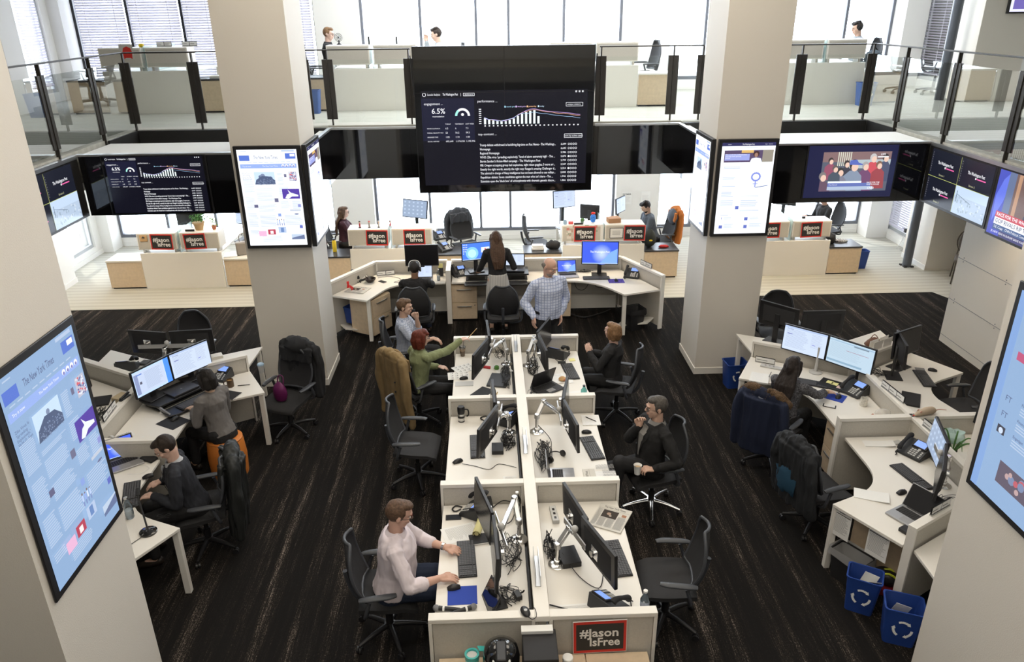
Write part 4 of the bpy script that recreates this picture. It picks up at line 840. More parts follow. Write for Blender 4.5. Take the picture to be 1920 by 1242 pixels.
# ============================================================= THINGS ON THE DESKS
DZ = .731
def cable(pts, label, r=.0035, m=None, group='loose desk cables', name='cable'):
    p0 = Vector(pts[0]); o = MB().tube([Vector(p) - p0 for p in pts], r, 5, sub=5).build(name, m or BLK, None, loc=p0)
    return tag(o, label, 'cable', group)
def tangle(c, rx, ry, n, label, seed=1, h=.09, m=None):
    rr = random.Random(seed); mb = MB()
    for k in range(n):
        pts = []; a0 = rr.uniform(0, 6.28)
        for i in range(rr.randint(5, 8)):
            a = a0 + i * rr.uniform(.6, 1.5); q = rr.uniform(.35, 1.0)
            pts.append((rx * q * math.cos(a), ry * q * math.sin(a), rr.uniform(.004, h if i % 2 else .02)))
        mb.tube(pts, rr.choice((.0025, .0032, .004)), 5, sub=5)
    return tag(mb.build('cable_tangle', m or BLK, None, loc=c), label, 'cables', None, 'stuff')
def mk_screenpage(t, M, W, H, kind):
    pg = Page((0, 0, 0), (1, 0, 0), (0, -1, 0), .001); pg.M = M
    if kind == 'post':
        pg.rect(0, 0, W, H, glow((.06, .12, .78))); 
        for k in range(9): pg.disc(W * .55, H * .55, H * (.49 - k * .05), glow((.06 + .055 * k, .14 + .06 * k, .80 + .02 * k)), 24)
        pg.poly([(W * .5, H * .98), (W * .8, H * .45), (W * .99, H * .3), (W * .99, H * .98)], glow((.22, .42, .93)))
        pg.rect(0, H * .965, W, H, glow((.45, .6, .85))); pg.text('The Washington Post', H * .13, W * .22, H * .45, WH, t, fit=W * .55, bold=.001)
    elif kind == 'desktop':
        pg.rect(0, 0, W, H, glow((.08, .22, .85))); pg.disc(W * .35, H * .6, H * .38, glow((.25, .6, .85)), 24); pg.disc(W * .35, H * .62, H * .25, glow((.5, .8, .85)), 24)
        for i in range(3):
            for k in range(5 - i): pg.rect(W * (.03 + .06 * i), H * (.05 + .13 * k), W * (.06 + .06 * i), H * (.11 + .13 * k), glow((.75, .8, .95)))
        pg.rect(W * .68, H * .28, W * .98, H * .6, glow((.75, .82, .95))); pg.rect(W * .8, H * .36, W * .86, H * .46, glow((.7, .15, .15))); pg.rect(0, H * .96, W, H, glow((.5, .65, .9)))
    elif kind == 'doc':
        pg.rect(0, 0, W, H, glow((.56, .65, .82))); pg.rect(0, 0, W, H * .07, glow((.42, .52, .74))); pg.lines(W * .05, H * .12, W * .6, H * .9, 16, glow((.38, .45, .60)), .3); pg.lines(W * .65, H * .12, W * .92, H * .7, 12, glow((.42, .48, .62)), .3)
        pg.rect(W * .08, H * .30, W * .2, H * .325, glow((.08, .08, .35))); pg.rect(W * .68, H * .55, W * .76, H * .57, glow((.1, .1, .5))); pg.text('Homepage', H * .06, W * .06, H * .10, glow((.1, .12, .3)), t)
    elif kind == 'mail':
        pg.rect(0, 0, W, H, glow((.50, .66, .95))); pg.rect(W * .86, 0, W, H, glow((.08, .28, .85))); pg.rect(W * .02, H * .06, W * .84, H * .92, glow((.52, .60, .78))); pg.rect(W * .02, H * .12, W * .12, H * .92, glow((.25, .3, .5))); pg.lines(W * .3, H * .15, W * .78, H * .85, 16, glow((.34, .42, .58)), .3); pg.rect(W * .14, H * .45, W * .2, H * .55, glow((.1, .1, .15))); pg.rect(W * .1, H * .14, W * .24, H * .18, glow((.1, .2, .6)))
    elif kind == 'table':
        pg.rect(0, 0, W, H, glow((.46, .59, .70))); pg.rect(0, H * .05, W, H * .09, glow((.32, .46, .60))); pg.lines(W * .04, H * .15, W * .85, H * .75, 14, glow((.34, .44, .54)), .2); pg.rect(W * .55, H * .08, W * .88, H * .13, glow((.18, .24, .3))); pg.rect(0, H * .84, W * .8, H * .92, glow((.25, .38, .5))); pg.rect(W * .4, H * .35, W * .9, H * .362, glow((.35, .12, .16)))
    elif kind == 'grid':
        pg.rect(0, 0, W, H, glow((.30, .38, .52)))
        for i in range(5):
            for k in range(4): pg.rect(W * (.05 + .18 * i), H * (.08 + .22 * k), W * (.12 + .18 * i), H * (.17 + .22 * k), glow((.45, .55, .7)))
    pg.build('picture', t)
def monitor(name, label, loc, rz, kind=None, W=.535, H=.325, zc=None, stand=True, tilt=4, col_=None, group='desk monitors', portrait=False):
    """screen faces local -y"""
    zc = zc or .36; t = thing(name, label, 'monitor', loc, rz, group); T = Matrix.Translation((0, 0, zc)) @ Matrix.Rotation(R(-tilt), 4, 'X')
    MB().box(-W / 2, -.012, -H / 2, W / 2, .016, H / 2).xf(T).build('casing', BLK, t, bevel=.004)
    MB().add([(-W * .40, .016, -H * .36), (W * .40, .016, -H * .36), (W * .40, .016, H * .36), (-W * .40, .016, H * .36), (-W * .3, .04, -H * .28), (W * .3, .04, -H * .28), (W * .3, .04, H * .22), (-W * .3, .04, H * .22)],
             [(4, 5, 6, 7), (0, 1, 5, 4), (1, 2, 6, 5), (2, 3, 7, 6), (3, 0, 4, 7)]).xf(T).build('rear_cover', BLKM, t, bevel=.003)
    sc_ = MB().box(-W / 2 + .014, -.0135, -H / 2 + .016, W / 2 - .014, -.012, H / 2 - .014).xf(T).build('screen', mat('dark_idle_screen', (.012, .012, .014), .22) if not kind else GLB, t, smooth=0)
    if kind: mk_screenpage(t, T @ frame((-W / 2 + .014, -.0137, H / 2 - .014), (1, 0, 0), (0, 0, -1)), W - .028, H - .03, kind)
    if stand:
        MB().box(-.035, .035, .01, .035, .055, zc + .04).build('stand_neck', BLK, t, bevel=.004)
        MB().prism([(-.13, -.06), (.13, -.06), (.13, .13), (-.13, .13)], 0, .012).build('stand_base', BLK, t, bevel=.006); MB().cyl((0, .02, zc), (0, .05, zc), .03).build('hinge', GRY, t)
    else:
        MB().cyl((0, .03, zc), (0, .075, zc), .026, n=14).box(-.05, .036, zc - .05, .05, .044, zc + .05).build('mount_plate', CHR, t, bevel=.002)
    return t
def dual_arm(label, base, elbow, bar0, bar1, z=1.03, group='dual monitor arms'):
    """polished arm: round foot, post, two links, crossbar. all world xy"""
    bx, by = base; t = thing('screen_stand', label, 'monitor arm', (bx, by, DZ), 0, group); O = Vector((bx, by, DZ)); L = lambda x, y, zz: Vector((x, y, zz)) - O
    MB().lathe([(.075, 0), (.075, .008), (.06, .016), (.03, .02), (.03, .05), (.022, .055)], 24).build('foot', CHR, t)
    MB().cyl((0, 0, .05), (0, 0, .20), .019, n=14).build('post', CHR, t)
    e = L(elbow[0], elbow[1], z - .02); m = (Vector(bar0) + Vector(bar1)) / 2
    MB().bar((0, 0, .19), e, .048, .036).cyl((0, 0, .165), (0, 0, .22), .03, n=14).build('lower_arm', ALU, t, bevel=.008)
    MB().bar(e, L(m.x, m.y, z), .042, .032).cyl(e - Vector((0, 0, .03)), e + Vector((0, 0, .03)), .028, n=14).build('upper_arm', CHR, t, bevel=.008)
    MB().bar(L(*bar0, z), L(*bar1, z), .014, .055).build('crossbar', ALU, t, bevel=.004)
    MB().ell(L(m.x, m.y, z + .045), .03).build('knob', LGR, t); return t
def keyboard():
    t = thing('keyboard', '', 'keyboard', group='keyboards')
    MB().box(-.225, -.075, 0, .225, .075, .014).build('body', BLK, t, bevel=.005)
    k = MB()
    for r_ in range(6):
        n = 15 if r_ else 15; y = .056 - r_ * .0215 - (.004 if r_ else 0)
        for c_ in range(n): x = -.213 + c_ * .0202; k.box(x, y - .008, .014, x + .0172, y + .0085, .0195)
        for c_ in range(5): x = .105 + c_ * .0215 + (.002 if c_ > 1 else 0); k.box(x, y - .008, .014, x + .0175, y + .0085, .0195)
    o = k.build('keys', KEY, t, smooth=0); o['kind'] = 'stuff'; return t
def mouse():
    t = thing('computer_mouse', '', 'mouse', group='computer mice')
    mb = MB(); rs = []
    for i in range(9):
        u = i / 8; y = -.052 + .104 * u; w_ = .031 * math.sin(PI * (.12 + .76 * u)) ** .5; h = .036 * math.sin(PI * (.10 + .75 * u)) ** .8
        rs.append([Vector((w_ * math.cos(a), y, max(.002, h * max(0, math.sin(a))))) for a in [PI * j / 8 for j in range(9)]])
    mb.rings(rs); mb.build('shell', BLK, t, smooth=70); MB().cyl((-.003, .03, .027), (.003, .03, .027), .009, n=10).build('wheel', GRY, t); return t
def phone():
    t = thing('desk_phone', '', 'desk phone', group='desk phones')
    MB().add([(-.13, -.11, 0), (.13, -.11, 0), (.13, .11, 0), (-.13, .11, 0), (-.12, -.11, .03), (.13, -.11, .03), (.13, .09, .13), (-.12, .09, .13)],
             [(0, 3, 2, 1), (4, 5, 6, 7), (0, 1, 5, 4), (1, 2, 6, 5), (2, 3, 7, 6), (3, 0, 4, 7)]).build('base', GRY if 0 else mat('charcoal_phone_plastic', (.035, .037, .04), .45), t, bevel=.008)
    T = Matrix.Translation((0, -.11, .03)) @ Matrix.Rotation(math.atan2(.10, .20), 4, 'X')
    MB().box(-.035, .12, .0, .115, .215, .016).xf(T).build('display_frame', BLK, t, bevel=.004)
    MB().box(-.018, .132, .016, .095, .205, .0175).xf(T).build('display', glow((.22, .36, .92)), t, smooth=0)
    k = MB()
    for r_ in range(4):
        for c_ in range(3): k.box(-.015 + c_ * .028, .015 + r_ * .023, .001, .006 + c_ * .028, .03 + r_ * .023, .005)
    for r_ in range(4): k.box(.088, .015 + r_ * .023, .001, .105, .03 + r_ * .023, .004)
    k.cyl((.055, .112, 0), (.055, .112, .006), .014, n=12); kk = k.xf(T).build('keypad', LGR, t, smooth=0); kk['kind'] = 'stuff'
    h = MB(); h.tube([(-.092, .01, .035), (-.092, .03, .055), (-.092, .11, .062), (-.092, .19, .055), (-.092, .215, .035)], .02, 10, rad=[.024, .024, .017, .024, .026]); h.xf(T).build('handset', BLKM, t)
    c = MB(); pts = [(-.10 - .02 * math.sin(i * .5), -.09 - .008 * i, .012 + .006 * math.sin(i * 2.1)) for i in range(12)]; c.tube(pts, .005, 5, sub=3).build('cord', BLK, t); return t
def laptop(label, loc, rz, kind, ang=108, m=None, closed=False, group='laptops'):
    m = m or mat('silver_laptop', (.42, .42, .43), .35, .6); t = thing('laptop', label, 'laptop', loc, rz, group)
    MB().box(-.17, -.12, .004, .17, .12, .02).build('base', m, t, bevel=.004)
    MB().box(-.145, -.01, .02, .145, .095, .0212).build('keyboard_deck', KEY, t, smooth=0); MB().box(-.05, -.10, .02, .05, -.03, .0208).build('trackpad', mat('trackpad_grey', (.33, .33, .34), .3), t, smooth=0)
    k = MB()
    for r_ in range(5):
        for c_ in range(13): k.box(-.14 + c_ * .0215, -.006 + r_ * .02, .0212, -.1225 + c_ * .0215, .010 + r_ * .02, .023)
    kk = k.build('keys', BLKM, t, smooth=0); kk['kind'] = 'stuff'
    T = Matrix.Translation((0, .118, .02)) @ Matrix.Rotation(R(180 - ang if not closed else 180), 4, 'X') if 0 else Matrix.Translation((0, .118, .018)) @ Matrix.Rotation(R(-(ang - 90)), 4, 'X')
    MB().box(-.17, 0, 0, .17, .008, .225).xf(T).build('lid', m, t, bevel=.003); MB().box(-.163, -.0015, .008, .163, 0, .218).xf(T).build('screen_bezel', BLK, t, smooth=0)
    if kind: mk_screenpage(t, T @ frame((-.152, -.0018, .208), (1, 0, 0), (0, 0, -1)), .304, .185, kind)
    MB().cyl((-.12, .118, .016), (.12, .118, .016), .008, n=10).build('hinge', BLK, t); return t
def sheet(name, label, loc, rz, w_=.216, h_=.279, th=.0015, kind='text', m=PAPER, cat='paper', group=None, curl=0.0, txt=None):
    t = thing(name, label, cat, loc, rz, group); mb = MB(); n = 8; top, bot = [], []
    for i in range(n + 1):
        u = i / n; z = curl * (u ** 3); x = -w_ / 2 + w_ * u; top.append((x, z))
    for a, b in zip(top[:-1], top[1:]): mb.add([(a[0], -h_ / 2, a[1]), (b[0], -h_ / 2, b[1]), (b[0], h_ / 2, b[1]), (a[0], h_ / 2, a[1]), (a[0], -h_ / 2, a[1] + th), (b[0], -h_ / 2, b[1] + th), (b[0], h_ / 2, b[1] + th), (a[0], h_ / 2, a[1] + th)], [(0, 3, 2, 1), (4, 5, 6, 7), (0, 1, 5, 4), (2, 3, 7, 6)])
    mb.build('sheet', m, t, smooth=0); pg = Page((-w_ / 2, h_ / 2, th), (1, 0, 0), (0, -1, 0), .0006)
    if kind == 'text' and not curl: pg.lines(.02, .02, w_ - .02, h_ - .03, int(h_ / .011), INKG, .22, .3).build('print', t)
    elif kind == 'blocks': 
        for i in range(3):
            for j_ in range(4): pg.lines(.015 + i * .065, .02 + j_ * .06, .065 + i * .065, .05 + j_ * .06, 4, INKG, .25); pg.rect(.015 + i * .065, .014 + j_ * .06, .045 + i * .065, .02 + j_ * .06, INK)
        pg.build('print', t)
    elif kind == 'scribble':
        rr = random.Random(int(loc[0] * 99))
        for i in range(7): pg.line([(.02 + .02 * k + rr.uniform(0, .01), .03 + i * .03 + rr.uniform(-.004, .004)) for k in range(7)], .0012, mat('faint_pen', (.45, .45, .6), .9))
        pg.build('handwriting', t)
    return t
def newspaper(label, loc, rz, title, w_=.30, h_=.34, photo=True):
    t = thing('newspaper', label, 'newspaper', loc, rz); MB().box(-w_ / 2, -h_ / 2, 0, w_ / 2, h_ / 2, .012).build('folded_pages', NEWS, t, bevel=.002)
    pg = Page((-w_ / 2, h_ / 2, .012), (1, 0, 0), (0, -1, 0), .0006); pg.text(title, .036, w_ * .16, .035, INK, t, fit=w_ * .66, shear=.05, bold=.0006)
    pg.rect(.01, .062, w_ - .01, .0635, INK); 
    if photo: pg.rect(.06, .075, .20, .185, mat('photo_dark', (.06, .05, .045), .8)); pg.disc(.12, .125, .02, mat('photo_skin', (.45, .32, .25), .8)); pg.disc(.14, .15, .012, mat('photo_light', (.5, .45, .4), .8)); pg.rect(.235, .09, .275, .125, mat('photo_brown', (.4, .2, .12), .8))
    for a, b, c, d in ((.01, .075, .055, .32), (.06, .195, .125, .32), (.13, .195, .20, .32), (.21, .14, .29, .32)): pg.lines(a, b, c, d, int((d - b) / .008), INKG, .35, .15)
    pg.build('print', t); return t
def mug(label, loc, m, rz=0, h=.095, r=.041, handle=True, name='mug', inside=None, cat='mug'):
    t = thing(name, label, cat, loc, rz); MB().lathe([(r * .9, 0), (r, .01), (r, h), (r - .004, h), (r - .005, .012), (.001, .012)], 24, caps=False).lathe([(.001, 0), (r * .9, 0)], 24, caps=False).build('cup', m, t, smooth=60)
    if inside: MB().cyl((0, 0, h * .8), (0, 0, h * .81), r - .005, n=20).build('drink', inside, t)
    if handle: MB().tube([(r - .002, 0, h * .82), (r + .028, 0, h * .78), (r + .03, 0, h * .35), (r - .002, 0, h * .22)], .006, 8).build('handle', m, t)
    return t
def bottle(label, loc, h=.22, r=.032, m=None, cap=None, name='water_bottle', water=None, rx=0, lab=None):
    t = thing(name, label, 'bottle', loc, 0); m = m or CLEAR
    MB().lathe([(r * .85, 0), (r, .01), (r, h * .3), (r * .93, h * .35), (r, h * .4), (r, h * .68), (r * .42, h * .86), (r * .40, h * .93)], 20).build('body', m, t, smooth=60)
    MB().cyl((0, 0, h * .93), (0, 0, h), r * .46, n=14).build('cap', cap or PWHT, t)
    if water: MB().lathe([(r * .8, .004), (r * .94, .012), (r * .94, h * .4)], 20).build('water', mat('water', (.75, .85, .9), .1, alpha=.5), t)
    if lab: MB().lathe([(r * 1.01, h * .42), (r * 1.01, h * .62)], 20, caps=False).build('label_band', lab, t)
    return t
def notebook(label, loc, rz, m, w_=.21, h_=.28, th=.02, name='notebook'):
    t = thing(name, label, 'notebook', loc, rz); MB().box(-w_ / 2 + .003, -h_ / 2 + .003, .002, w_ / 2, h_ / 2 - .003, th - .002).build('pages', PAPER, t, smooth=0)
    MB().box(-w_ / 2, -h_ / 2, th - .002, w_ / 2, h_ / 2, th).box(-w_ / 2, -h_ / 2, 0, w_ / 2, h_ / 2, .002).box(-w_ / 2, -h_ / 2, 0, -w_ / 2 + .003, h_ / 2, th).build('cover', m, t, bevel=.001); return t
def smallbox(name, label, cat, loc, rz, d, m, bevel=.005, extra=None):
    t = thing(name, label, cat, loc, rz); MB().box(-d[0] / 2, -d[1] / 2, 0, d[0] / 2, d[1] / 2, d[2]).build('body', m, t, bevel=bevel)
    if extra: extra(t)
    return t
def mousepad(label, loc, rz, m, w_=.24, h_=.20): 
    o = MB().prism([(-w_ / 2, -h_ / 2), (w_ / 2, -h_ / 2), (w_ / 2, h_ / 2), (-w_ / 2, h_ / 2)], 0, .003).build('mouse_pad', m, None, bevel=.0, loc=loc, rz=R(rz)); return tag(o, label, 'mouse pad')
def headset(label, loc, rz, m=BLK, r=.085):
    t = thing('headset', label, 'headphones', loc, rz); MB().tube([(r * math.cos(a), r * math.sin(a) * .9, .02 + .015 * math.sin(a)) for a in [PI * i / 8 for i in range(9)]], .006, 8).build('band', m, t)
    for s_ in (-1, 1): MB().cyl((s_ * r - .012 * s_, -.01, .03), (s_ * r + .014 * s_, -.01, .03), .034, n=16).build('ear_cup', m, t, bevel=.004)
    return t
def phone_small(label, loc, rz, m=BLK, scr=None):
    t = thing('smartphone', label, 'phone', loc, rz); MB().box(-.036, -.07, 0, .036, .07, .009).build('body', m, t, bevel=.004, segs=3); MB().box(-.032, -.058, .009, .032, .058, .0095).build('screen', scr or mat('phone_glass', (.03, .035, .045), .1), t, smooth=0); return t
def pen(label, loc, rz, m=BLK, L=.14):
    t = thing('pen', label, 'pen', loc, rz); MB().cyl((-L / 2, 0, .005), (L / 2, 0, .005), .0045, n=8).build('barrel', m, t); MB().cyl((L / 2, 0, .005), (L / 2 + .012, 0, .005), .0045, .001, n=8).build('tip', ALU, t); return t
def holder(label, loc, rz, n=2, w_=.30):
    t = thing('name_holder', label, 'sign holder', loc, rz); MB().box(-w_ / 2, -.012, 0, w_ / 2, .012, .012).build('foot', ALU, t)
    MB().box(-w_ / 2, -.006, .012, w_ / 2, -.003, .085).box(-w_ / 2, .003, .012, w_ / 2, .006, .085).build('frame', BLK, t, smooth=0)
    for k in range(n): a = -w_ / 2 + .006 + k * w_ / n; MB().box(a, -.0075, .018, a + w_ / n - .01, -.006, .079).build('card', PAPER, t, smooth=0); MB().box(a + .01, -.0085, .04, a + w_ / n * .6, -.0075, .05).build('print', INKG, t, smooth=0)
    return t
def bin_(name, label, loc, rz, m, w_=.30, d_=.22, h_=.36, liner=None, recycle=False, papers=0):
    t = thing(name, label, 'waste bin', loc, rz); th = .008; b = MB()
    def ring(s, z, w__=w_, d__=d_):
        hx, hy, c = w__ / 2 * s, d__ / 2 * s, .03; out = []
        for (sx, sy, a0) in ((1, 1, 0), (-1, 1, 90), (-1, -1, 180), (1, -1, 270)):
            for k in range(4): a = R(a0 + k * 30); out.append(Vector((sx * (hx - c) + c * math.cos(a), sy * (hy - c) + c * math.sin(a), z)))
        return out
    b.rings([ring(.8, 0), ring(1, h_), ring(1.05, h_), ring(1.05, h_ + .012), ring(.96, h_ + .012), ring(.76, .012)]); b.build('tub', m, t, smooth=50)
    if liner:
        l = MB(); rr = random.Random(3); R1 = [v + Vector((rr.uniform(-.008, .008), rr.uniform(-.008, .008), rr.uniform(-.03, .01))) for v in ring(1.10, h_ - .05)]; R2 = [v + Vector((0, 0, rr.uniform(0, .02))) for v in ring(1.07, h_ + .015)]
        l.rings([R1, R2, ring(.9, h_ - .02), ring(.7, h_ * .4)], caps=False); l.build('liner_bag', liner, t, smooth=80)
    if recycle:
        pg = Page((0, -d_ / 2 - .002, h_ * .55), (1, 0, -0), (0, -.08, -1), .006); rr_ = .070
        for k in range(3):
            a = R(90 + 120 * k); pts = [(rr_ * math.cos(a + d), -rr_ * math.sin(a + d)) for d in (-.55, -.2, .2, .55)]; pg.line(pts, .020, PWHT); e = pts[0]; aa = a - .55
            pg.poly([(rr_ * math.cos(aa - .38), -rr_ * math.sin(aa - .38)), ((rr_ + .018) * math.cos(aa), -(rr_ + .018) * math.sin(aa)), ((rr_ - .018) * math.cos(aa), -(rr_ - .018) * math.sin(aa))], PWHT)
        pg.build('recycling_mark', t)
    for k in range(papers): MB().cbox((random.uniform(-.05, .05), random.uniform(-.03, .03), h_ - .06), (.12, .002, .2), (R(20 + 25 * k), R(10), R(30 * k)), 0).build('waste_paper', PAPER, t, smooth=0)
    return t
# ---------------- central island, monitors (user side given by angle; -90: user at the left)
def pair(tag_, side, pA, pB, aA, aB, zc, base, elbow, kA=None, kB=None):
    s_ = 'left' if side < 0 else 'right'
    for nm, p, a, kk in (('far', pA, aA, kA), ('near', pB, aB, kB)):
        monitor('monitor', '%s of the two arm mounted black monitors, %s bay %s desk of central island' % (nm, tag_, s_), (p[0], p[1], DZ), a, kk, stand=False, zc=zc - DZ, tilt=3, group='arm mounted monitors on the island')
    off = .10 * (1 if side < 0 else -1)
    d = (Vector(pB) - Vector(pA)).normalized()
    m = (Vector(pA) + Vector(pB)) / 2
    dual_arm('chrome two screen monitor arm, %s bay %s desk of central island' % (tag_, s_), base, elbow, (pA[0] + off, pA[1] - .05), (pB[0] + off, pB[1] + .05), zc)
pair('front', -1, (-.10, 5.25), (-.01, 4.70), -75, -87, 1.05, (.20, 5.25), (.17, 5.42))
pair('front', 1, (.67, 5.14), (.80, 4.68), 105, 111, 1.05, (.50, 4.92), (.60, 5.0))
pair('middle', -1, (.0, 7.10), (-.06, 6.54), -88, -111, 1.05, (.17, 7.02), (.14, 6.9))
pair('middle', 1, (.79, 7.14), (.79, 6.60), 80, 99, 1.05, (.47, 7.03), (.55, 7.15))
pair('back', -1, (-.05, 8.80), (-.14, 8.24), -87, -109, 1.05, (.19, 8.72), (.15, 8.8))
pair('back', 1, (.68, 8.86), (.63, 8.33), 68, 97, 1.05, (.47, 8.66), (.55, 8.85))
KB = [((-.245, 5.02), -86, 'black keyboard under the hands of the man in the pale pink shirt'), ((1.0, 4.97), 96, 'black keyboard, front bay, beside the empty chair at right'), ((-.17, 6.76), -88, 'black keyboard by the travel mug desk, middle bay left'), ((1.02, 6.67), 99, 'black keyboard in front of the man holding a paper cup'), ((.98, 8.46), 97, 'black keyboard between sandwich and yellow note, back bay right'),
      ((1.79, 11.95), -2, 'black keyboard below the large blue monitor of the back row'), ((-3.44, 6.07), -70, 'black keyboard under the hands of the young man in a dark suit'), ((3.82, 8.0), -28, 'black keyboard in front of the woman with the fur collar chair'), ((5.26, 8.03), 78, 'black keyboard on the outer back desk of the right pod'), ((4.03, 6.0), -78, 'black keyboard beside the tilted monitors, inner front desk of the right pod'), ((-4.35, 8.98), 170, 'black keyboard on the far desk of the left pod')]
for (x, y), a, lb in KB: inst('kb', keyboard, (x, y, DZ), a, lb)
MS = [((-.34, 4.68), -80, 'black mouse on the bright blue mouse pad, front bay'), ((-.366, 6.48), -60, 'black mouse alone near the left desk edge, middle bay'), ((1.0, 6.98), 90, 'black mouse behind the keyboard, middle bay right'), ((2.1, 11.8), 0, 'small black mouse on the blue and red pad, back row'), ((-3.40, 6.36), -60, 'black mouse beside the silver laptop of the young man'), ((4.02, 7.62), -40, 'black mouse under the hand of the woman at the right pod'), ((5.477, 8.24), 60, 'black mouse beyond the keyboard, outer back desk of the right pod'), ((3.80, 5.75), -70, 'black mouse near the open silver laptop, right pod'), ((-.35, 8.33), -80, 'dark mouse on a white tablet beside the papers, back bay left'), ((-3.56, 7.50), -30, 'grey mouse on the black wrist pad, left pod'), ((-4.72, 9.14), 160, 'black mouse on the far desk of the left pod')]
for (x, y), a, lb in MS: inst('mouse', mouse, (x, y, DZ + .003), a, lb)
PH = [((-.17, 5.66), -120, 'desk phone half hidden behind the far monitor, front bay left'), ((.85, 4.42), 130, 'desk phone leaning by the front divider, front bay right'), ((.16, 7.27), -120, 'desk phone with lit blue display, middle bay left'), ((.87, 8.93), 150, 'desk phone behind the monitor, back bay right'), ((-.52, 12.28), 20, 'desk phone left of the standing woman in the back row'), ((2.40, 12.0), -22, 'desk phone right of the large blue monitor, back row'), ((-3.38, 8.52), -20, 'desk phone with pale display beside the brown mug, left pod'),
      ((-4.66, 8.86), 190, 'dark desk phone on the far white desk, left pod'), ((4.25, 7.72), -62, 'desk phone with lit blue display, beside the white mug, right pod'), ((4.26, 6.40), -60, 'desk phone behind the tilted monitor, inner front desk of the right pod'), ((-2.2, 12.15), 40, 'desk phone near the dark bowl, left wing of the back row'), ((-4.4, 7.35), 120, 'desk phone beyond the spine beside the near left screen')]
for (x, y), a, lb in PH: inst('phone', phone, (x, y, DZ), a, lb)
# front bay left
mousepad('bright blue mouse pad at the front left of the island', (-.27, 4.60, DZ), -88, mat('cobalt_pad', (.03, .07, .42), .8), .20, .23)
t = thing('tablet', 'black tablet propped on a stand behind the blue mouse pad', 'tablet', (-.06, 4.48, DZ), -75); T = Matrix.Translation((0, -.03, .0)) @ Matrix.Rotation(R(-25), 4, 'X')
MB().box(-.13, 0, 0, .13, .01, .20).xf(T).build('body', BLK, t, bevel=.004); MB().box(-.12, -.001, .01, .12, 0, .19).xf(T).build('screen', GLB, t, smooth=0); MB().box(-.07, -.02, 0, .07, .13, .014).box(-.03, .07, 0, .03, .085, .10).build('stand', BLKM, t, bevel=.004)
phone_small('black smartphone lying near the left edge, front bay', (-.375, 5.58, DZ), 92)
sheet('paper_sheet', 'printed paper pages beside the rolled yellow pad, front bay', (-.31, 5.36, DZ), -72, .22, .30, curl=0, kind='text')
t = thing('rolled_pad', 'rolled yellow legal pad standing against the monitor, front bay', 'notepad', (-.14, 5.42, DZ), -12); YP = mat('yellow_pad_paper', (.80, .74, .36), .85)
MB().rings([[Vector((q * math.cos(a) + 0, y, .036 + q * math.sin(a))) for a, q in [(2 * PI * j / 20, .034) for j in range(20)]] for y in (-.13, .13)], caps=False).rings([[Vector((q * math.cos(a), y, .036 + q * math.sin(a))) for a, q in [(2 * PI * j / 20, .029) for j in range(20)]] for y in (.13, -.13)], caps=False).build('roll', YP, t, smooth=60); MB().cyl((0, -.125, .036), (0, .125, .036), .02, .016, n=10).build('inner_turn', YP, t)
notebook('small lined notebook under the near monitor, front bay', (-.14, 5.26, DZ), -80, BLKM, .13, .17, .018)
def mic(label, loc, rz, tilt=0):
    t = thing('microphone', label, 'microphone', loc, rz); T = Matrix.Rotation(R(tilt), 4, 'Y')
    MB().cyl((-.09, 0, .018), (.075, 0, .024), .013, .020, n=14).xf(T).build('handle', BLK, t); MB().ell((.095, 0, .026), .026, 14, 10).xf(T).build('grille', mat('mic_mesh', (.35, .35, .36), .4, .8, bump=.6, bs=600), t); MB().cyl((.03, 0, .022), (.045, 0, .0226), .0205, n=14).xf(T).build('band', PWHT, t)
mic('handheld microphone whose head points left over the desk edge', (-.37, 4.44, DZ), 175); mic('handheld microphone whose head points right, by the front divider', (-.27, 4.42, DZ), 18)
t = thing('computer_mouse', 'black and silver mouse with round logo on the front divider', 'mouse', (.20, 4.16, .951), -70); MB().ell((0, 0, .018), (.055, .033, .02), 16, 8).build('shell', BLK, t); MB().cyl((.005, 0, .037), (.005, 0, .039), .012, n=16).build('badge', LGR, t); MB().tube([(.05, .0, .015), (.08, .02, .01), (.06, .06, .006), (-.02, .08, .004), (-.06, .05, -.03)], .003, 6).build('cord', BLK, t)
tangle((.12, 5.05, DZ), .11, .25, 12, 'tangle of black cables behind the front left monitors', 2)
tangle((.10, 4.58, DZ), .12, .12, 7, 'thin black leads by the charger, front bay left', 4, .05)
smallbox('power_adapter', 'black power adapter among thin leads, front bay left', 'charger', (.16, 4.56, DZ), 20, (.05, .08, .04), BLK)
bottle('empty clear bottle leaning in the corner, front bay left', (.20, 5.62, DZ), .23, .034)
cable([(-.30, 5.72, DZ + .01), (-.36, 5.74, DZ + .01), (-.39, 5.69, DZ + .01), (-.36, 5.66, DZ + .01), (-.31, 5.69, DZ + .012)], 'looped black phone cord by the divider, front bay left', .007)
cable([(-.02, 5.7, DZ + .01), (.08, 5.76, DZ + .04), (.18, 5.66, DZ + .05), (.14, 5.48, DZ + .02), (.02, 5.42, DZ + .02)], 'wide loop of black cable beside the clear bottle', .005)
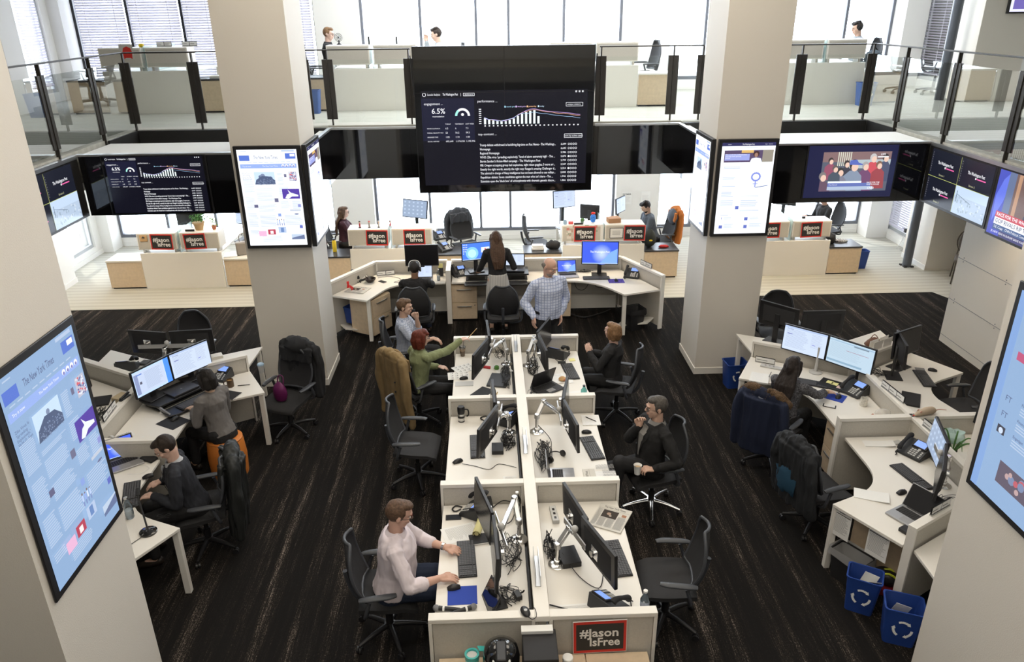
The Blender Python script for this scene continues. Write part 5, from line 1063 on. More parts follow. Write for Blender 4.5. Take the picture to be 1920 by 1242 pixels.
# front bay right
t = smallbox('power_strip', 'white power strip on the desk, front bay right', 'power strip', (.53, 5.56, DZ), 4, (.06, .22, .035), LGR); MB().box(-.01, -.08, .035, .01, -.05, .037).box(-.01, -.02, .035, .01, .01, .037).box(-.01, .04, .035, .01, .07, .037).build('socket', BLK, t, smooth=0)
newspaper('folded newspaper with dark front photo, overhanging the desk edge', (1.03, 5.50, DZ), -28, 'The New York Times')
smallbox('docking_station', 'black box standing behind the near right monitors, front bay', 'docking station', (.60, 4.98, DZ), 10, (.16, .22, .05), BLK)
tangle((.46, 5.12, DZ), .06, .18, 10, 'bundle of black cables along the spine, front bay right', 6)
cable([(.55, 5.0, DZ + .05), (.66, 4.75, DZ + .02), (.80, 4.62, DZ + .01), (.86, 4.78, DZ + .02)], 'single black cable curving to the phone, front bay right', .004)
cable([(.40, 4.46, DZ + .01), (.55, 4.40, DZ + .012), (.70, 4.38, DZ + .012), (.78, 4.42, DZ + .02)], 'black cord along the front divider, front bay right', .006)
sheet('paper_sheet', 'printed sheet under the leaning phone, front bay right', (.62, 4.38, DZ), 3, .28, .18, kind='text')
bottle('clear water bottle at the right corner of the front desk', (1.10, 4.33, DZ), .24, .035, water=1, lab=mat('bottle_label', (.45, .5, .62), .5))
# middle bay left
t = thing('travel_mug', 'black and steel travel mug by the middle divider', 'travel mug', (-.35, 7.30, DZ), 0); MB().lathe([(.032, 0), (.035, .01), (.037, .10)], 20).build('steel_body', ALU, t); MB().lathe([(.038, .05), (.038, .075)], 20).lathe([(.033, 0), (.036, 0), (.036, .012)], 20).build('band', BLK, t)
MB().lathe([(.038, .10), (.042, .13), (.042, .17), (.034, .185)], 20).build('lid', BLK, t, smooth=50); MB().tube([(.036, 0, .15), (.075, 0, .14), (.08, 0, .08), (.06, 0, .06)], .008, 8).build('handle', BLK, t)
smallbox('docking_station', 'black dock behind the near monitor, middle bay left', 'docking station', (.04, 6.68, DZ), 0, (.12, .17, .045), BLK)
tangle((.15, 6.82, DZ), .09, .18, 13, 'thick nest of black cables, middle bay left', 8)
sheet('paper_sheet', 'faint grey form lying near the spine, middle bay left', (.15, 6.10, DZ), 0, .13, .22, kind='text')
cable([(-.32, 6.44, DZ + .006), (-.2, 6.40, DZ + .004), (-.05, 6.33, DZ + .004), (.05, 6.42, DZ + .004), (.22, 6.35, DZ + .004)], 'long thin mouse cable across the middle left desk', .003)
cable([(-.02, 7.32, DZ + .01), (-.08, 7.38, DZ + .01), (-.14, 7.34, DZ + .01), (-.1, 7.28, DZ + .012)], 'looped cord behind the far monitor, middle bay left', .007)
# middle bay right
sheet('notepad', 'white notepad with pen, corner of the middle right desk', (1.08, 7.24, DZ), 0, .20, .22, th=.008, kind='scribble', cat='notepad'); pen('black pen lying on the white notepad, middle right desk', (1.08, 7.25, DZ + .009), -45)
headset('black headset lying among cables, middle bay right', (.63, 6.50, DZ), 40)
laptop('silver laptop opened flat by the divider, middle bay right', (.66, 6.13, DZ), 88, None, 100)
newspaper('narrow folded newspaper beside the silver laptop, middle bay right', (.93, 6.17, DZ), 90, 'Wall Post', .22, .12, False)
sheet('notepad', 'scribbled notepad hanging past the desk edge, middle bay right', (1.08, 6.14, DZ), 0, .22, .20, th=.008, kind='scribble', cat='notepad')
tangle((.50, 6.55, DZ), .09, .32, 12, 'spread of black cables beside the headset, middle bay right', 10)
cable([(.48, 7.0, DZ + .1), (.60, 6.86, DZ + .01), (.58, 6.6, DZ + .01), (.52, 6.4, DZ + .01)], 'long black cable below the chrome arm, middle bay right', .004)
# back bay left
for i, (x, y, a) in enumerate(((-.36, 8.62, -60), (-.42, 8.42, -85))): sheet('paper_sheet', ('upper', 'lower')[i] + ' of two printed layouts hanging over the back left desk edge', (x, y, DZ + .002 + .003 * (1 - i)), a, .20, .26, kind='blocks', group=None)
smallbox('tablet', 'white framed tablet under the dark mouse, back bay left', 'tablet', (-.34, 8.2, DZ - .001), 0, (.22, .12, .006), LGR)
laptop_c = thing('laptop', 'closed dark laptop behind the near monitor, back bay left', 'laptop', (.08, 8.25, DZ), -12); MB().box(-.12, -.17, 0, .12, .17, .022).build('body', mat('slate_laptop', (.05, .055, .065), .4), laptop_c, bevel=.006); MB().box(-.118, -.168, .0225, .118, .168, .024).build('lid', MATS['slate_laptop'], laptop_c, bevel=.002)
t = thing('glass_jar', 'round green glass jar near the closed laptop, back bay left', 'jar', (.06, 8.58, DZ), 0); MB().lathe([(.026, 0), (.032, .012), (.03, .04), (.02, .05)], 18).build('body', mat('green_glass', (.08, .22, .04), .15), t)
smallbox('stapler', 'small red stapler beside the green jar', 'stapler', (-.07, 8.62, DZ), -20, (.11, .03, .03), mat('red_plastic', (.45, .03, .04), .35))
smallbox('tablet', 'dark tablet leaning over the divider, back bay left', 'tablet', (-.12, 7.95, DZ), 55, (.26, .18, .01), BLK)
t = smallbox('gift_bag', 'small striped gift bag by the divider, back bay left', 'bag', (.02, 7.66, DZ), 0, (.09, .05, .12), mat('gold_paper', (.62, .45, .18), .4)); MB().box(-.012, -.027, 0, .012, .027, .121).build('stripe', mat('dark_red_ribbon', (.25, .02, .03), .6), t)
t = MB(); t.tube([(-.04, 0, .12), (-.02, .01, .15), (.02, 0, .13), (.04, .01, .16)], .006).build('ribbon', MATS['gold_paper'], bpy.data.objects['gift_bag'])
tangle((.17, 8.35, DZ), .07, .38, 14, 'mass of black cables along the spine, back bay left', 12)
tangle((.12, 8.85, DZ + .05), .10, .12, 7, 'cables wound round the chrome arm, back bay left', 14, .15)
t = thing('iced_drink', 'clear plastic cup of iced coffee with straw, on the far divider', 'cup', (-.38, 9.0, DZ), 0); MB().lathe([(.028, 0), (.042, .13)], 20, caps=False).build('cup', CLEAR, t); MB().lathe([(.027, .003), (.036, .08)], 20).build('coffee', mat('iced_coffee', (.35, .22, .12), .2), t)
MB().lathe([(.044, .13), (.044, .138), (.02, .15)], 20).build('lid', CLEAR, t); MB().cyl((0, 0, .02), (.02, .01, .22), .003, n=8).build('straw', BLK, t)
sheet('paper_sheet', 'loose white papers in the far corner, back bay left', (.13, 8.60, DZ), 20, .2, .26, kind='text')
# back bay right
laptop('dark laptop half open near the sandwich, back bay right', (.66, 8.0, DZ), 35, None, 70, mat('dark_laptop', (.04, .04, .045), .35))
t = thing('sandwich', 'half eaten bagel sandwich on crumpled white paper', 'food', (.86, 8.22, DZ + .008), 0); MB().lathe([(.02, .0), (.045, .008), (.048, .022), (.03, .040), (.005, .046)], 18).build('bun', mat('toasted_bun', (.55, .33, .14), .7, bump=.3), t); MB().ell((.02, -.02, .02), (.035, .03, .012)).build('filling', mat('filling_red', (.45, .12, .06), .6), t)
o = MB(); rr = random.Random(4); N = 7; g = [[Vector((-.15 + .3 * i / N + rr.uniform(-.01, .01), -.13 + .26 * j_ / N + rr.uniform(-.01, .01), rr.uniform(.001, .012))) for j_ in range(N + 1)] for i in range(N + 1)]
for i in range(N):
    for j_ in range(N): o.add([g[i][j_], g[i + 1][j_], g[i + 1][j_ + 1], g[i][j_ + 1]], [(0, 1, 2, 3)])
tag(o.build('food_wrapper', PAPER, None, loc=(.84, 8.28, DZ), smooth=0), 'crumpled white food paper under the sandwich', 'wrapper')
bottle('teal translucent sports bottle by the middle divider', (1.06, 7.72, DZ), .19, .035, mat('teal_plastic', (.15, .62, .58), .2, alpha=.75), BLK)
sheet('notepad', 'stack of white pads behind the teal bottle', (1.02, 7.82, DZ), 10, .26, .2, th=.015, kind='none', cat='notepad')
smallbox('sticky_notes', 'yellow sticky note pad near the far right desk corner', 'sticky notes', (1.04, 8.80, DZ), 10, (.075, .075, .006), mat('yellow_note', (.85, .80, .35), .85), .0)
t = thing('webcam', 'small black antenna stand next to the yellow notes', 'antenna', (.90, 8.72, DZ), 0); MB().box(-.05, -.025, 0, .05, .025, .018).build('body', BLK, t, bevel=.006); MB().cyl((-.04, .0, .015), (-.12, .05, .07), .004, n=6).cyl((.04, 0, .015), (.09, .06, .08), .004, n=6).build('aerial', BLK, t)
tangle((.52, 8.6, DZ), .09, .28, 12, 'loops of black cable under the chrome arm, back bay right', 16, .12)
tangle((.50, 7.8, DZ), .08, .2, 8, 'black cables behind the dark laptop, back bay right', 18)
# front cabinet before the island
fc = thing('storage_cabinet', 'low oak cabinet in front of the island end, cut by the photo bottom', 'cabinet', (.33, 3.80, 0)); MB().box(-.75, -.3, .04, .75, .3, .575).build('body', OAK, fc, bevel=.003); MB().box(-.76, -.31, .575, .30, .31, .60).box(.305, -.31, .575, .76, .31, .60).build('top', OAK, fc, bevel=.003); MB().box(-.7, -.27, 0, .7, .27, .04).build('plinth', BLK, fc)
t = thing('coffee_machine', 'round black coffee machine with white handle, front of the island', 'coffee machine', (.02, 3.93, .60), 0); MB().lathe([(.10, 0), (.125, .03), (.13, .20), (.115, .27), (.06, .30), (.01, .305)], 28).build('body', GLB, t, smooth=60)
MB().box(-.038, -.15, .10, .038, .03, .312).build('brew_head', BLK, t, bevel=.012); MB().tube([(-.045, -.04, .27), (-.055, -.13, .25), (-.035, -.165, .22), (.035, -.165, .22), (.055, -.13, .25), (.045, -.04, .27)], .009, 8).build('handle', PWHT, t)
for i in range(5): MB().cyl((.085, -.06 + .025 * i, .24), (.092, -.06 + .025 * i, .262), .006, n=8).build('button', LGR, t)
t = thing('storage_box', 'large black box with a white book on it, front of the island', 'box', (.29, 3.94, .60), 0); MB().box(-.12, -.14, 0, .12, .14, .28).build('body', BLKM, t, bevel=.006); MB().box(-.125, .09, .281, .10, .15, .31).build('white_book', PAPER, t, bevel=.003)
t = thing('wipes_tub', 'teal lidded wipes canister at the bottom photo edge', 'canister', (-.185, 3.97, .60), 0); MB().lathe([(.048, 0), (.048, .15)], 24).build('body', mat('teal_label', (.35, .68, .64), .4), t); MB().lathe([(.052, .15), (.052, .185), (.038, .185), (.036, .17)], 24).build('lid_rim', mat('teal_lid', (.05, .42, .40), .35), t); MB().cyl((.0, 0, .168), (0, 0, .172), .04, n=20).build('opening', LGR, t)
MB().cbox((.075, .03, .195), (.07, .05, .008), (0, R(25), R(20))).build('flip_lid', MATS['teal_lid'], t, bevel=.003)
t = thing('supplement_jar', 'small jar with white lid right of the black box', 'jar', (.49, 3.97, .60), 0); MB().lathe([(.035, 0), (.037, .01), (.037, .09)], 20).build('body', mat('printed_jar', (.45, .10, .09), .5, var=.6, vs=40), t); MB().lathe([(.038, .09), (.038, .12), (.034, .124)], 20).build('lid', PWHT, t)
# ---------------- back row
monitor('monitor', 'large dark switched off monitor in front of the man with headphones', (-1.13, 12.13, DZ), 0, None, .56, .36, .41)
monitor('monitor', 'blue desktop monitor left of the standing woman', (-.22, 12.05, .86), 14, 'desktop', .50, .31, .36)
monitor('monitor', 'large blue monitor with newspaper logo, right part of the back row', (1.86, 12.10, DZ), -6, 'post', .62, .40, .40)
laptop('silver laptop with blue newspaper screen behind the bald man', (1.33, 12.10, DZ), 4, 'post', 112)
laptop('black laptop with white page right of the standing woman', (.42, 12.08, .87), -4, 'doc', 112, MATS['dark_laptop'])
laptop('small open laptop in front of the man with headphones', (-1.13, 11.98, DZ), 0, 'doc', 112)
for x, lb in ((-.22, 'left'), (.45, 'right')):
    t = thing('desk_riser', 'black sit stand riser, %s of the standing woman' % lb, 'desk riser', (x, 12.1, DZ)); MB().box(-.20, -.20, .10, .20, .18, .125).build('upper_tray', BLK, t, bevel=.005); MB().box(-.18, -.16, 0, .18, .14, .015).build('foot', BLK, t, bevel=.004)
    for s_ in (-1, 1): MB().bar((s_ * .15, -.12, .015), (s_ * .15, .1, .10), .02, .02).bar((s_ * .15, .1, .015), (s_ * .15, -.12, .10), .02, .02).build('scissor_arm', GRY, t)
t = thing('keyboard_tray', 'black keyboard tray hung off the desk before the standing woman', 'keyboard tray', (.1, 11.78, DZ)); MB().box(-.52, -.10, .0, .52, .09, .02).build('tray', BLK, t, bevel=.006)
mousepad('blue and red mouse pad on the right wing of the back row', (2.1, 11.8, DZ), 0, mat('pad_blue_red', (.10, .07, .42), .8, var=.5, vs=25), .26, .2)
t = thing('bowl', 'dark round bowl on the left wing of the back row', 'bowl', (-2.0, 12.0, DZ), 0); MB().lathe([(.05, 0), (.09, .05), (.095, .07), (.085, .07), (.045, .01), (.001, .01)], 24, caps=False).build('body', mat('brown_black_glaze', (.03, .02, .018), .25), t)
newspaper('folded newspaper on the left wing of the back row', (-2.15, 11.62, DZ), -20, 'The Washington Post', .34, .28)
phone_small('dark mobile phone near the dark bowl, back row', (-1.80, 12.0, DZ), 50)
t = thing('toy_figure', 'bright red toy devil figure sitting on the left wing desk', 'toy figure', (-2.30, 11.62, DZ), 0); TR = mat('bright_red_toy', (.70, .02, .02), .35)
MB().ell((0, 0, .13), (.022, .018, .024)).tube([(0, 0, .11), (0, 0, .05)], .02, 8, rad=[.016, .022]).tube([(0, 0, .05), (.05, -.02, .06), (.06, -.03, .0)], .009, 8).tube([(0, .01, .05), (.06, .02, .05), (.07, .02, 0)], .009, 8).tube([(0, -.01, .10), (.05, -.03, .08), (.04, -.05, .05)], .007, 8).tube([(0, .01, .10), (-.02, .04, .06), (-.03, .05, .02)], .007, 8).cyl((-.012, 0, .15), (-.02, 0, .17), .005, .001, 6).cyl((.012, 0, .15), (.02, 0, .17), .005, .001, 6).build('body', TR, t); MB().cyl((-.03, 0, 0), (.08, 0, 0), .004).build('base_rod', TR, t)
holder('name holder with white card on the left of the back row', (-1.78, 12.33, DZ), 12); holder('name holder standing on the angled right wing divider', (2.60, 11.86, .952), -64)
bottle('clear water bottle near the right hand of the man with headphones', (-.86, 12.02, DZ), .20, .03, water=1)
smallbox('sticky_notes', 'yellow note stuck on a black stand beside the dark monitor', 'sticky notes', (-.83, 12.2, DZ + .16), 0, (.075, .008, .075), MATS['yellow_note'], 0)
smallbox('speaker_box', 'small black speaker holding a yellow note, back row', 'speaker', (-.83, 12.25, DZ), 0, (.08, .07, .16), BLK)
cable([(-1.9, 12.2, DZ + .005), (-1.7, 12.26, DZ + .005), (-1.5, 12.1, DZ + .005), (-1.6, 11.95, DZ + .005), (-1.4, 11.98, DZ + .005)], 'grey cable curving over the left desk of the back row', .004, GRY)
tangle((1.62, 12.3, DZ), .2, .07, 5, 'black leads behind the laptop, right desk of the back row', 20, .04)
for k, (x, y) in enumerate(((1.42, 12.0), (1.75, 12.1))): cable([(x, y, .70), (x + .05, y - .03, .55), (x + .18, y, .52), (x + .28, y + .05, .66)], ('left', 'right')[k] + ' cable loop hanging under the right desk of the back row', .005)
MB_ = MB(); tag(MB_.tube([(1.35, 12.1, .05), (1.6, 11.95, .03), (1.9, 12.1, .03), (2.1, 12.2, .06)], .012).build('extension_lead', BLK), 'thick black power cords on the carpet under the back row', 'cable')
bin_('waste_bin', 'blue bin on the low shelf under the left wing, back row', (-2.28, 11.63, .171), -30, BLUE, .24, .18, .26)
bin_('waste_bin', 'round looking black bin with liner under the right wing, back row', (2.38, 11.50, 0), 20, BLK, .28, .26, .34, BLK)
# ---------------- left pod
monitor('monitor', 'left lit monitor before the woman in the grey cardigan', (-3.89, 7.86, .83), 63, 'mail', .52, .33, .26); monitor('monitor', 'right lit monitor with white page before the woman in grey', (-3.62, 8.32, .83), 55, 'doc', .54, .33, .26)
monitor('monitor', 'black monitor seen from behind, left of the far chair, left pod', (-4.32, 8.86, DZ), 168, None, .52, .32, .36, stand=False); monitor('monitor', 'black monitor seen from behind, before the far chair, left pod', (-3.78, 8.86, DZ), 186, None, .52, .32, .36, stand=False)
dual_arm('silver two screen arm carrying the far monitors, left pod', (-4.07, 8.62), (-4.07, 8.68), (-4.42, 8.75), (-3.70, 8.76), 1.08)
monitor('monitor', 'dark monitor edge beside the near left column screen', (-4.62, 7.75, DZ), 105, None, .5, .32, .36)
t = thing('desk_riser', 'large black curved sit stand riser before the woman in grey', 'desk riser', (-3.72, 8.06, DZ), 55); MB().prism([(-.42, -.02), (-.38, -.20), (.38, -.20), (.42, -.02), (.40, .16), (-.40, .16)], .07, .095).build('upper_tray', BLK, t, bevel=.006); MB().box(-.36, -.14, 0, .36, .12, .02).build('foot', BLK, t, bevel=.004)
MB().prism([(-.40, -.40), (-.3, -.44), (.3, -.44), (.40, -.40), (.38, -.22), (-.38, -.22)], .02, .04).build('keyboard_tray', BLK, t, bevel=.006)
for s_ in (-1, 1): MB().bar((s_ * .33, -.1, .02), (s_ * .33, .1, .07), .02, .02).bar((s_ * .37, -.38, .03), (s_ * .37, -.15, .08), .02, .03).build('side_arm', GRY, t)
laptop_d = thing('laptop', 'closed black laptop on the riser between both lit monitors', 'laptop', (-3.66, 8.02, .831), 55); MB().box(-.17, -.11, 0, .17, .11, .022).build('body', MATS['dark_laptop'], laptop_d, bevel=.005); MB().cyl((0, 0, .022), (0, 0, .0225), .012).build('badge', GRY, laptop_d)
inst('kb', keyboard, (-3.44, 7.85, .774), 55, 'black keyboard on the riser tray before the woman in grey')
mug('brown mug beside the pale display phone, left pod', (-3.18, 8.28, DZ), mat('brown_glaze', (.10, .06, .03), .3), 200, inside=mat('coffee_milk', (.45, .28, .12), .3))
pen('black pen right of the brown mug, left pod', (-3.03, 8.30, DZ), 10); notebook('cream notepad in an open black folder, left pod', (-3.13, 8.05, DZ), -20, BLKM, .24, .18, .012)
t = mousepad('black gel wrist mouse pad on the left pod', (-3.56, 7.44, DZ), -30, BLKM, .28, .24)
t = thing('file_folders', 'green and blue folders standing on the divider, left pod', 'folders', (-3.30, 8.80, DZ), 30)
for i, c_ in enumerate(((.03, .14, .20), (.05, .16, .05), (.30, .34, .20))): MB().box(-.14, -.02 + .018 * i, 0, .14, -.006 + .018 * i, .13 - .01 * i).build('folder', mat('folder_%d' % i, c_, .5), t, bevel=.002)
smallbox('card_box', 'cream box on the far desk beside the folders, left pod', 'box', (-3.56, 8.95, DZ), 28, (.16, .12, .12), LAM)
t = thing('tape_dispenser', 'black desk tape dispenser with roll, left pod front', 'tape dispenser', (-4.02, 7.02, DZ), -8); MB().prism([(-.09, -.03), (.09, -.03), (.09, .03), (-.09, .03)], 0, .05).build('body', BLK, t, bevel=.01); MB().cyl((-.02, -.012, .06), (-.02, .012, .06), .035, n=20).build('tape_roll', LGR, t)
t = sheet('calendar', 'small white desk calendar reading JANUARY, left pod', (-3.97, 7.18, DZ), 40, .16, .13, kind='none', cat='calendar'); Page((-.08, .065, .0015), (1, 0, 0), (0, -1, 0)).text('JANUARY', .04, .005, .03, INK, t, fit=.13, bold=.001)
sheet('note_card', 'white card by the divider below the lit monitors, left pod', (-3.80, 7.10, DZ), 20, .10, .07, kind='text')
holder('triple name holder on the spine divider, left pod', (-4.12, 7.25, .952), 95, 3, .36)
t = thing('stapler', 'black stapler lying on the spine divider, left pod', 'stapler', (-4.12, 7.62, .952), 75); MB().box(-.08, -.018, 0, .08, .018, .015).build('base', BLK, t, bevel=.003); MB().cbox((0, 0, .033), (.15, .03, .018), (0, R(-8), 0)).build('arm', BLK, t, bevel=.006)
smallbox('card_box', 'tan card box beyond the spine divider, left pod', 'box', (-4.30, 7.85, DZ), 70, (.16, .10, .14), mat('tan_card', (.55, .45, .30), .8)); laptop_e = smallbox('laptop', 'closed black laptop beyond the spine, left pod', 'laptop', (-4.65, 7.95, DZ), 15, (.32, .24, .022), BLKM)
t = laptop('silver laptop with blue newspaper screen before the young man', (-3.74, 6.60, DZ), 38, 'post', 112)
t = thing('desk_lamp', 'slim black desk lamp on a round base, left pod', 'desk lamp', (-3.05, 5.50, DZ), 0); MB().lathe([(.075, 0), (.075, .014), (.07, .018)], 28).build('base', GLB, t); MB().cyl((0, 0, .015), (-.11, .17, .27), .008, n=10).build('stem', BLK, t); MB().bar((-.11, .17, .27), (-.145, .26, .285), .035, .018).build('head', BLK, t, bevel=.004)
bottle('clear glass water bottle with steel lid, left pod corner', (-3.30, 5.72, DZ), .22, .038, water=1, cap=ALU)
mouse_x = cable([(-3.05, 5.47, DZ + .01), (-3.15, 5.3, DZ + .005), (-3.2, 5.15, DZ + .005)], 'thin lead of the black desk lamp', .003)
t = thing('eyeglasses', 'thin folded eyeglasses on the corner desk, left pod', 'glasses', (-3.0, 5.72, DZ), 10); MB().tube([(-.06, 0, .012), (-.04, .012, .02), (-.01, 0, .012), (.01, 0, .012), (.04, .012, .02), (.06, 0, .012)], .0018, 5).build('rim', BLK, t); MB().tube([(-.06, 0, .012), (.05, -.03, .004)], .0016, 5, sub=1).tube([(.06, 0, .012), (-.05, -.035, .005)], .0016, 5, sub=1).build('arm', BLK, t)
tangle((-4.45, 7.5, DZ), .1, .3, 8, 'black cables beyond the spine divider of the left pod', 22); cable([(-3.62, 6.40, DZ + .02), (-3.5, 6.42, DZ + .01), (-3.45, 6.52, DZ + .01), (-3.6, 6.6, DZ + .01)], 'white earphone cord by the laptop of the young man', .002, PWHT)
smallbox('wallet', 'small black case behind the silver laptop, left pod', 'case', (-3.52, 6.68, DZ), -25, (.16, .09, .03), BLKM)
st = thing('stool', 'round orange leather stool under the woman in the grey cardigan', 'stool', (-3.06, 7.52, 0)); OR = mat('orange_leather', (.62, .20, .035), .5, bump=.15, bs=90)
MB().lathe([(.20, 0), (.205, .02), (.215, .24), (.20, .43), (.19, .455)], 32).build('body', OR, st, smooth=50); MB().lathe([(.19, .455), (.195, .47), (.17, .485), (.01, .49)], 32).build('cushion', OR, st, smooth=60); MB().tube([(.12, -.165, .44), (.13, -.178, .30), (.135, -.180, .26)], .006).build('pull_cord', BLK, st)
# ---------------- right pod
monitor('monitor', 'left lit monitor before the woman at the right pod', (3.89, 8.42, DZ), 44 - 88, 'mail' if 0 else 'doc', .56, .34, .36, stand=False); monitor('monitor', 'right lit monitor with table page, right pod', (4.27, 7.99, DZ), -52, 'table', .58, .34, .36, stand=False)
for x, y, lb in ((4.02, 8.28, 'left'), (4.36, 7.93, 'right')): t = thing('screen_stand', 'white round footed stand of the %s lit monitor, right pod' % lb, 'monitor arm', (x, y, DZ)); MB().lathe([(.08, 0), (.08, .01), (.02, .02), (.015, .34)], 20).build('post', LGR if lb == 'left' else BLK, t)
monitor('monitor', 'black monitor seen from behind, nearest the right column', (3.87, 9.26, DZ), 180 - 48, None, .56, .34, .36); monitor('monitor', 'black monitor seen from behind, beside the back desk, right pod', (4.36, 9.02, DZ), 180, None, .56, .34, .36)
monitor('monitor', 'dark wide monitor on the outer back desk, right pod', (5.13, 8.34, DZ), -62 + 90, None, .52, .34, .36); monitor('monitor', 'thin black monitor turned edge on, right pod', (4.95, 8.12, DZ), 75, None, .50, .32, .36)
monitor('monitor', 'grey lit far monitor of the tilted pair, inner front desk, right pod', (4.22, 6.02, DZ), -108, 'grid', .52, .32, .36, stand=False); monitor('monitor', 'dark near monitor of the tilted pair, inner front desk, right pod', (3.98, 5.56, DZ), -122, None, .52, .32, .36, stand=False)
dual_arm('chrome two screen arm on the inner front desk, right pod', (4.25, 5.85), (4.2, 5.8), (4.18, 6.0), (4.05, 5.6), 1.09)
monitor('monitor', 'black monitor from behind beside the near right column screen', (5.22, 6.72, DZ), -160, None, .5, .32, .36, stand=False); t = dual_arm('silver monitor arm reaching past the near right screen', (5.15, 6.3), (4.95, 6.35), (5.3, 6.75), (4.75, 6.2), 1.02)
holder('black name plate on the inner back desk, right pod', (3.48, 8.56, DZ), -30, 1, .24)
t = smallbox('power_strip', 'white socket strip below the black name plate', 'power strip', (3.52, 8.44, DZ), -30, (.26, .07, .02), LGR)
for i in range(3): MB().cyl((-.07 + .05 * i, 0, .02), (-.07 + .05 * i, 0, .021), .012).build('socket', GRY, t)
sheet('notepad', 'white stack of papers at the inner corner of the right pod', (3.27, 8.14, DZ), -25, .22, .26, th=.02, kind='scribble', cat='papers'); pen('black pen on the white papers, right pod', (3.42, 8.2, DZ + .022), 60)
t = smallbox('desk_pad', 'black document tray with yellow and pink notes, right pod', 'tray', (4.10, 8.02 - .12, DZ), -42, (.36, .24, .02), BLK)
for x, y, c_ in ((-.07, .03, 'yellow_note'), (-.01, .02, 'yellow_note'), (.07, -.03, 'pink_note')): MB().box(x - .037, y - .037, .02, x + .037, y + .037, .0215).build('sticky_note', MATS.get(c_) or mat('pink_note', (.80, .60, .55), .85), t, smooth=0)
mousepad('blue mouse pad under the hand of the woman, right pod', (3.98, 7.64, DZ), -40, MATS['cobalt_pad'], .24, .20)
mug('white mug with dark handle beside the phone, right pod', (4.22, 7.42, DZ), mat('speckled_mug', (.70, .68, .62), .5, var=.2, vs=60), 40); phone_small('white cased phone near the drawer, right pod', (3.83, 7.42, DZ), 60, BLK, PAPER)
t = thing('food_bag', 'clear plastic bag with bread and a brown rooster toy, right pod', 'food bag', (4.20, 7.06, DZ)); MB().ell((.06, .02, .03), (.10, .06, .035)).build('bread', mat('bread', (.72, .55, .25), .8), t); MB().ell((.08, .05, .07), (.09, .05, .06)).build('bag', mat('plastic_film', (.8, .8, .8), .2, alpha=.35), t); MB().ell((-.04, .03, .05), (.022, .018, .03)).build('toy', mat('rust_red', (.45, .10, .03), .6), t)
t = pen('wooden nail file beside the divider, right pod', (4.02, 6.96, DZ), 5, mat('olive_wood', (.35, .30, .14), .7)); smallbox('eraser', 'small pink eraser near the divider, right pod', 'eraser', (3.84, 6.97, DZ), 0, (.04, .02, .012), mat('pink_rubber', (.8, .15, .25), .6))
holder('triple name holder on the back spine, right pod', (4.43, 7.25, .952), 95 + 180, 3, .42); holder('name holder on the front spine, right pod', (4.43, 6.42, .952), 275, 2, .34); holder('name holder on the near divider of the right pod', (3.80, 5.19, .952), 30, 2, .28)
t = thing('toy_rat', 'beige plush rat lying across the dividers, right pod', 'toy rat', (4.55, 6.80, .952), 15); RT = mat('beige_plush', (.50, .40, .30), .9)
MB().tube([(-.14, 0, .018), (-.09, 0, .03), (0, 0, .045), (.08, 0, .04), (.12, 0, .025)], .03, 12, rad=[.008, .028, .042, .042, .02]).build('body', RT, t); MB().tube([(.12, 0, .02), (.20, .03, .012), (.28, .0, .01)], .006, rad=[.008, .005, .003]).build('tail', mat('pink_tail', (.6, .35, .28), .7), t); MB().ell((-.08, .02, .055), (.015, .006, .015)).ell((-.08, -.02, .055), (.015, .006, .015)).build('ear', MATS['pink_tail'], t); MB().ell((-.15, 0, .018), .008).build('nose', RED, t)
sheet('envelope', 'white curled envelopes near the divider, inner front desk', (4.00, 6.60, DZ), -8, .30, .11, th=.006, kind='none', curl=.02, cat='envelope'); sheet('paper_sheet', 'crumpled white papers near the left corner, inner front desk', (3.50, 5.72, DZ), -25, .30, .16, th=.006, kind='none', curl=.015)
smallbox('power_strip', 'white desk outlet beside the phone, inner front desk', 'power strip', (4.20, 6.62, DZ), 20, (.10, .06, .012), LGR)
laptop('silver laptop open on the inner front desk, right pod', (3.68, 5.36, DZ), -62 + 0, None, 118); smallbox('docking_station', 'black dock under the laptop corner, inner front desk', 'docking station', (3.58, 5.15, DZ), -62, (.2, .09, .035), BLK)
tangle((4.12, 5.5, DZ), .16, .18, 13, 'tangle of black cables behind the tilted monitors', 24, .12); tangle((4.75, 8.2, DZ), .12, .12, 6, 'black cables behind the outer back monitors', 26, .05); tangle((4.95, 6.2, DZ), .12, .12, 6, 'black cables beside the near right screen', 28, .05)
smallbox('laptop', 'closed black laptop on the outer back desk, right pod', 'laptop', (4.82, 7.52, DZ), -30, (.20, .34, .02), BLKM); smallbox('tablet', 'black curved pad behind the plush rat', 'tablet', (4.9, 7.12, DZ), -20, (.30, .10, .02), BLKM)
t = thing('plastic_bag', 'crumpled aqua plastic bag beyond the spine, right pod', 'plastic bag', (4.78, 6.62, DZ)); PB = mat('aqua_film', (.55, .75, .72), .3, alpha=.7)
def lump(c, r, seed, m, t, name, amp=.25, n=16):
    mb = MB(); mb.ell((0, 0, 0), 1.0, n, n // 2); rr = Vector((seed, seed * 1.7, 0))
    for i, v in enumerate(mb.v): q = 1 + amp * noise.noise(v * 2.2 + rr) + amp * .5 * noise.noise(v * 5 + rr); mb.v[i] = Vector((c[0] + v.x * r[0] * q, c[1] + v.y * r[1] * q, max(0.001, c[2] + v.z * r[2] * q)))
    return mb.build(name, m, t, smooth=50)
lump((0, 0, .06), (.12, .09, .07), 3, PB, t, 'film', .5)
t = thing('potted_plant', 'spiky green plant leaning by the grey lit monitor, right pod', 'plant', (4.62, 6.35, DZ)); GRN = mat('leaf_green', (.06, .16, .04), .6)
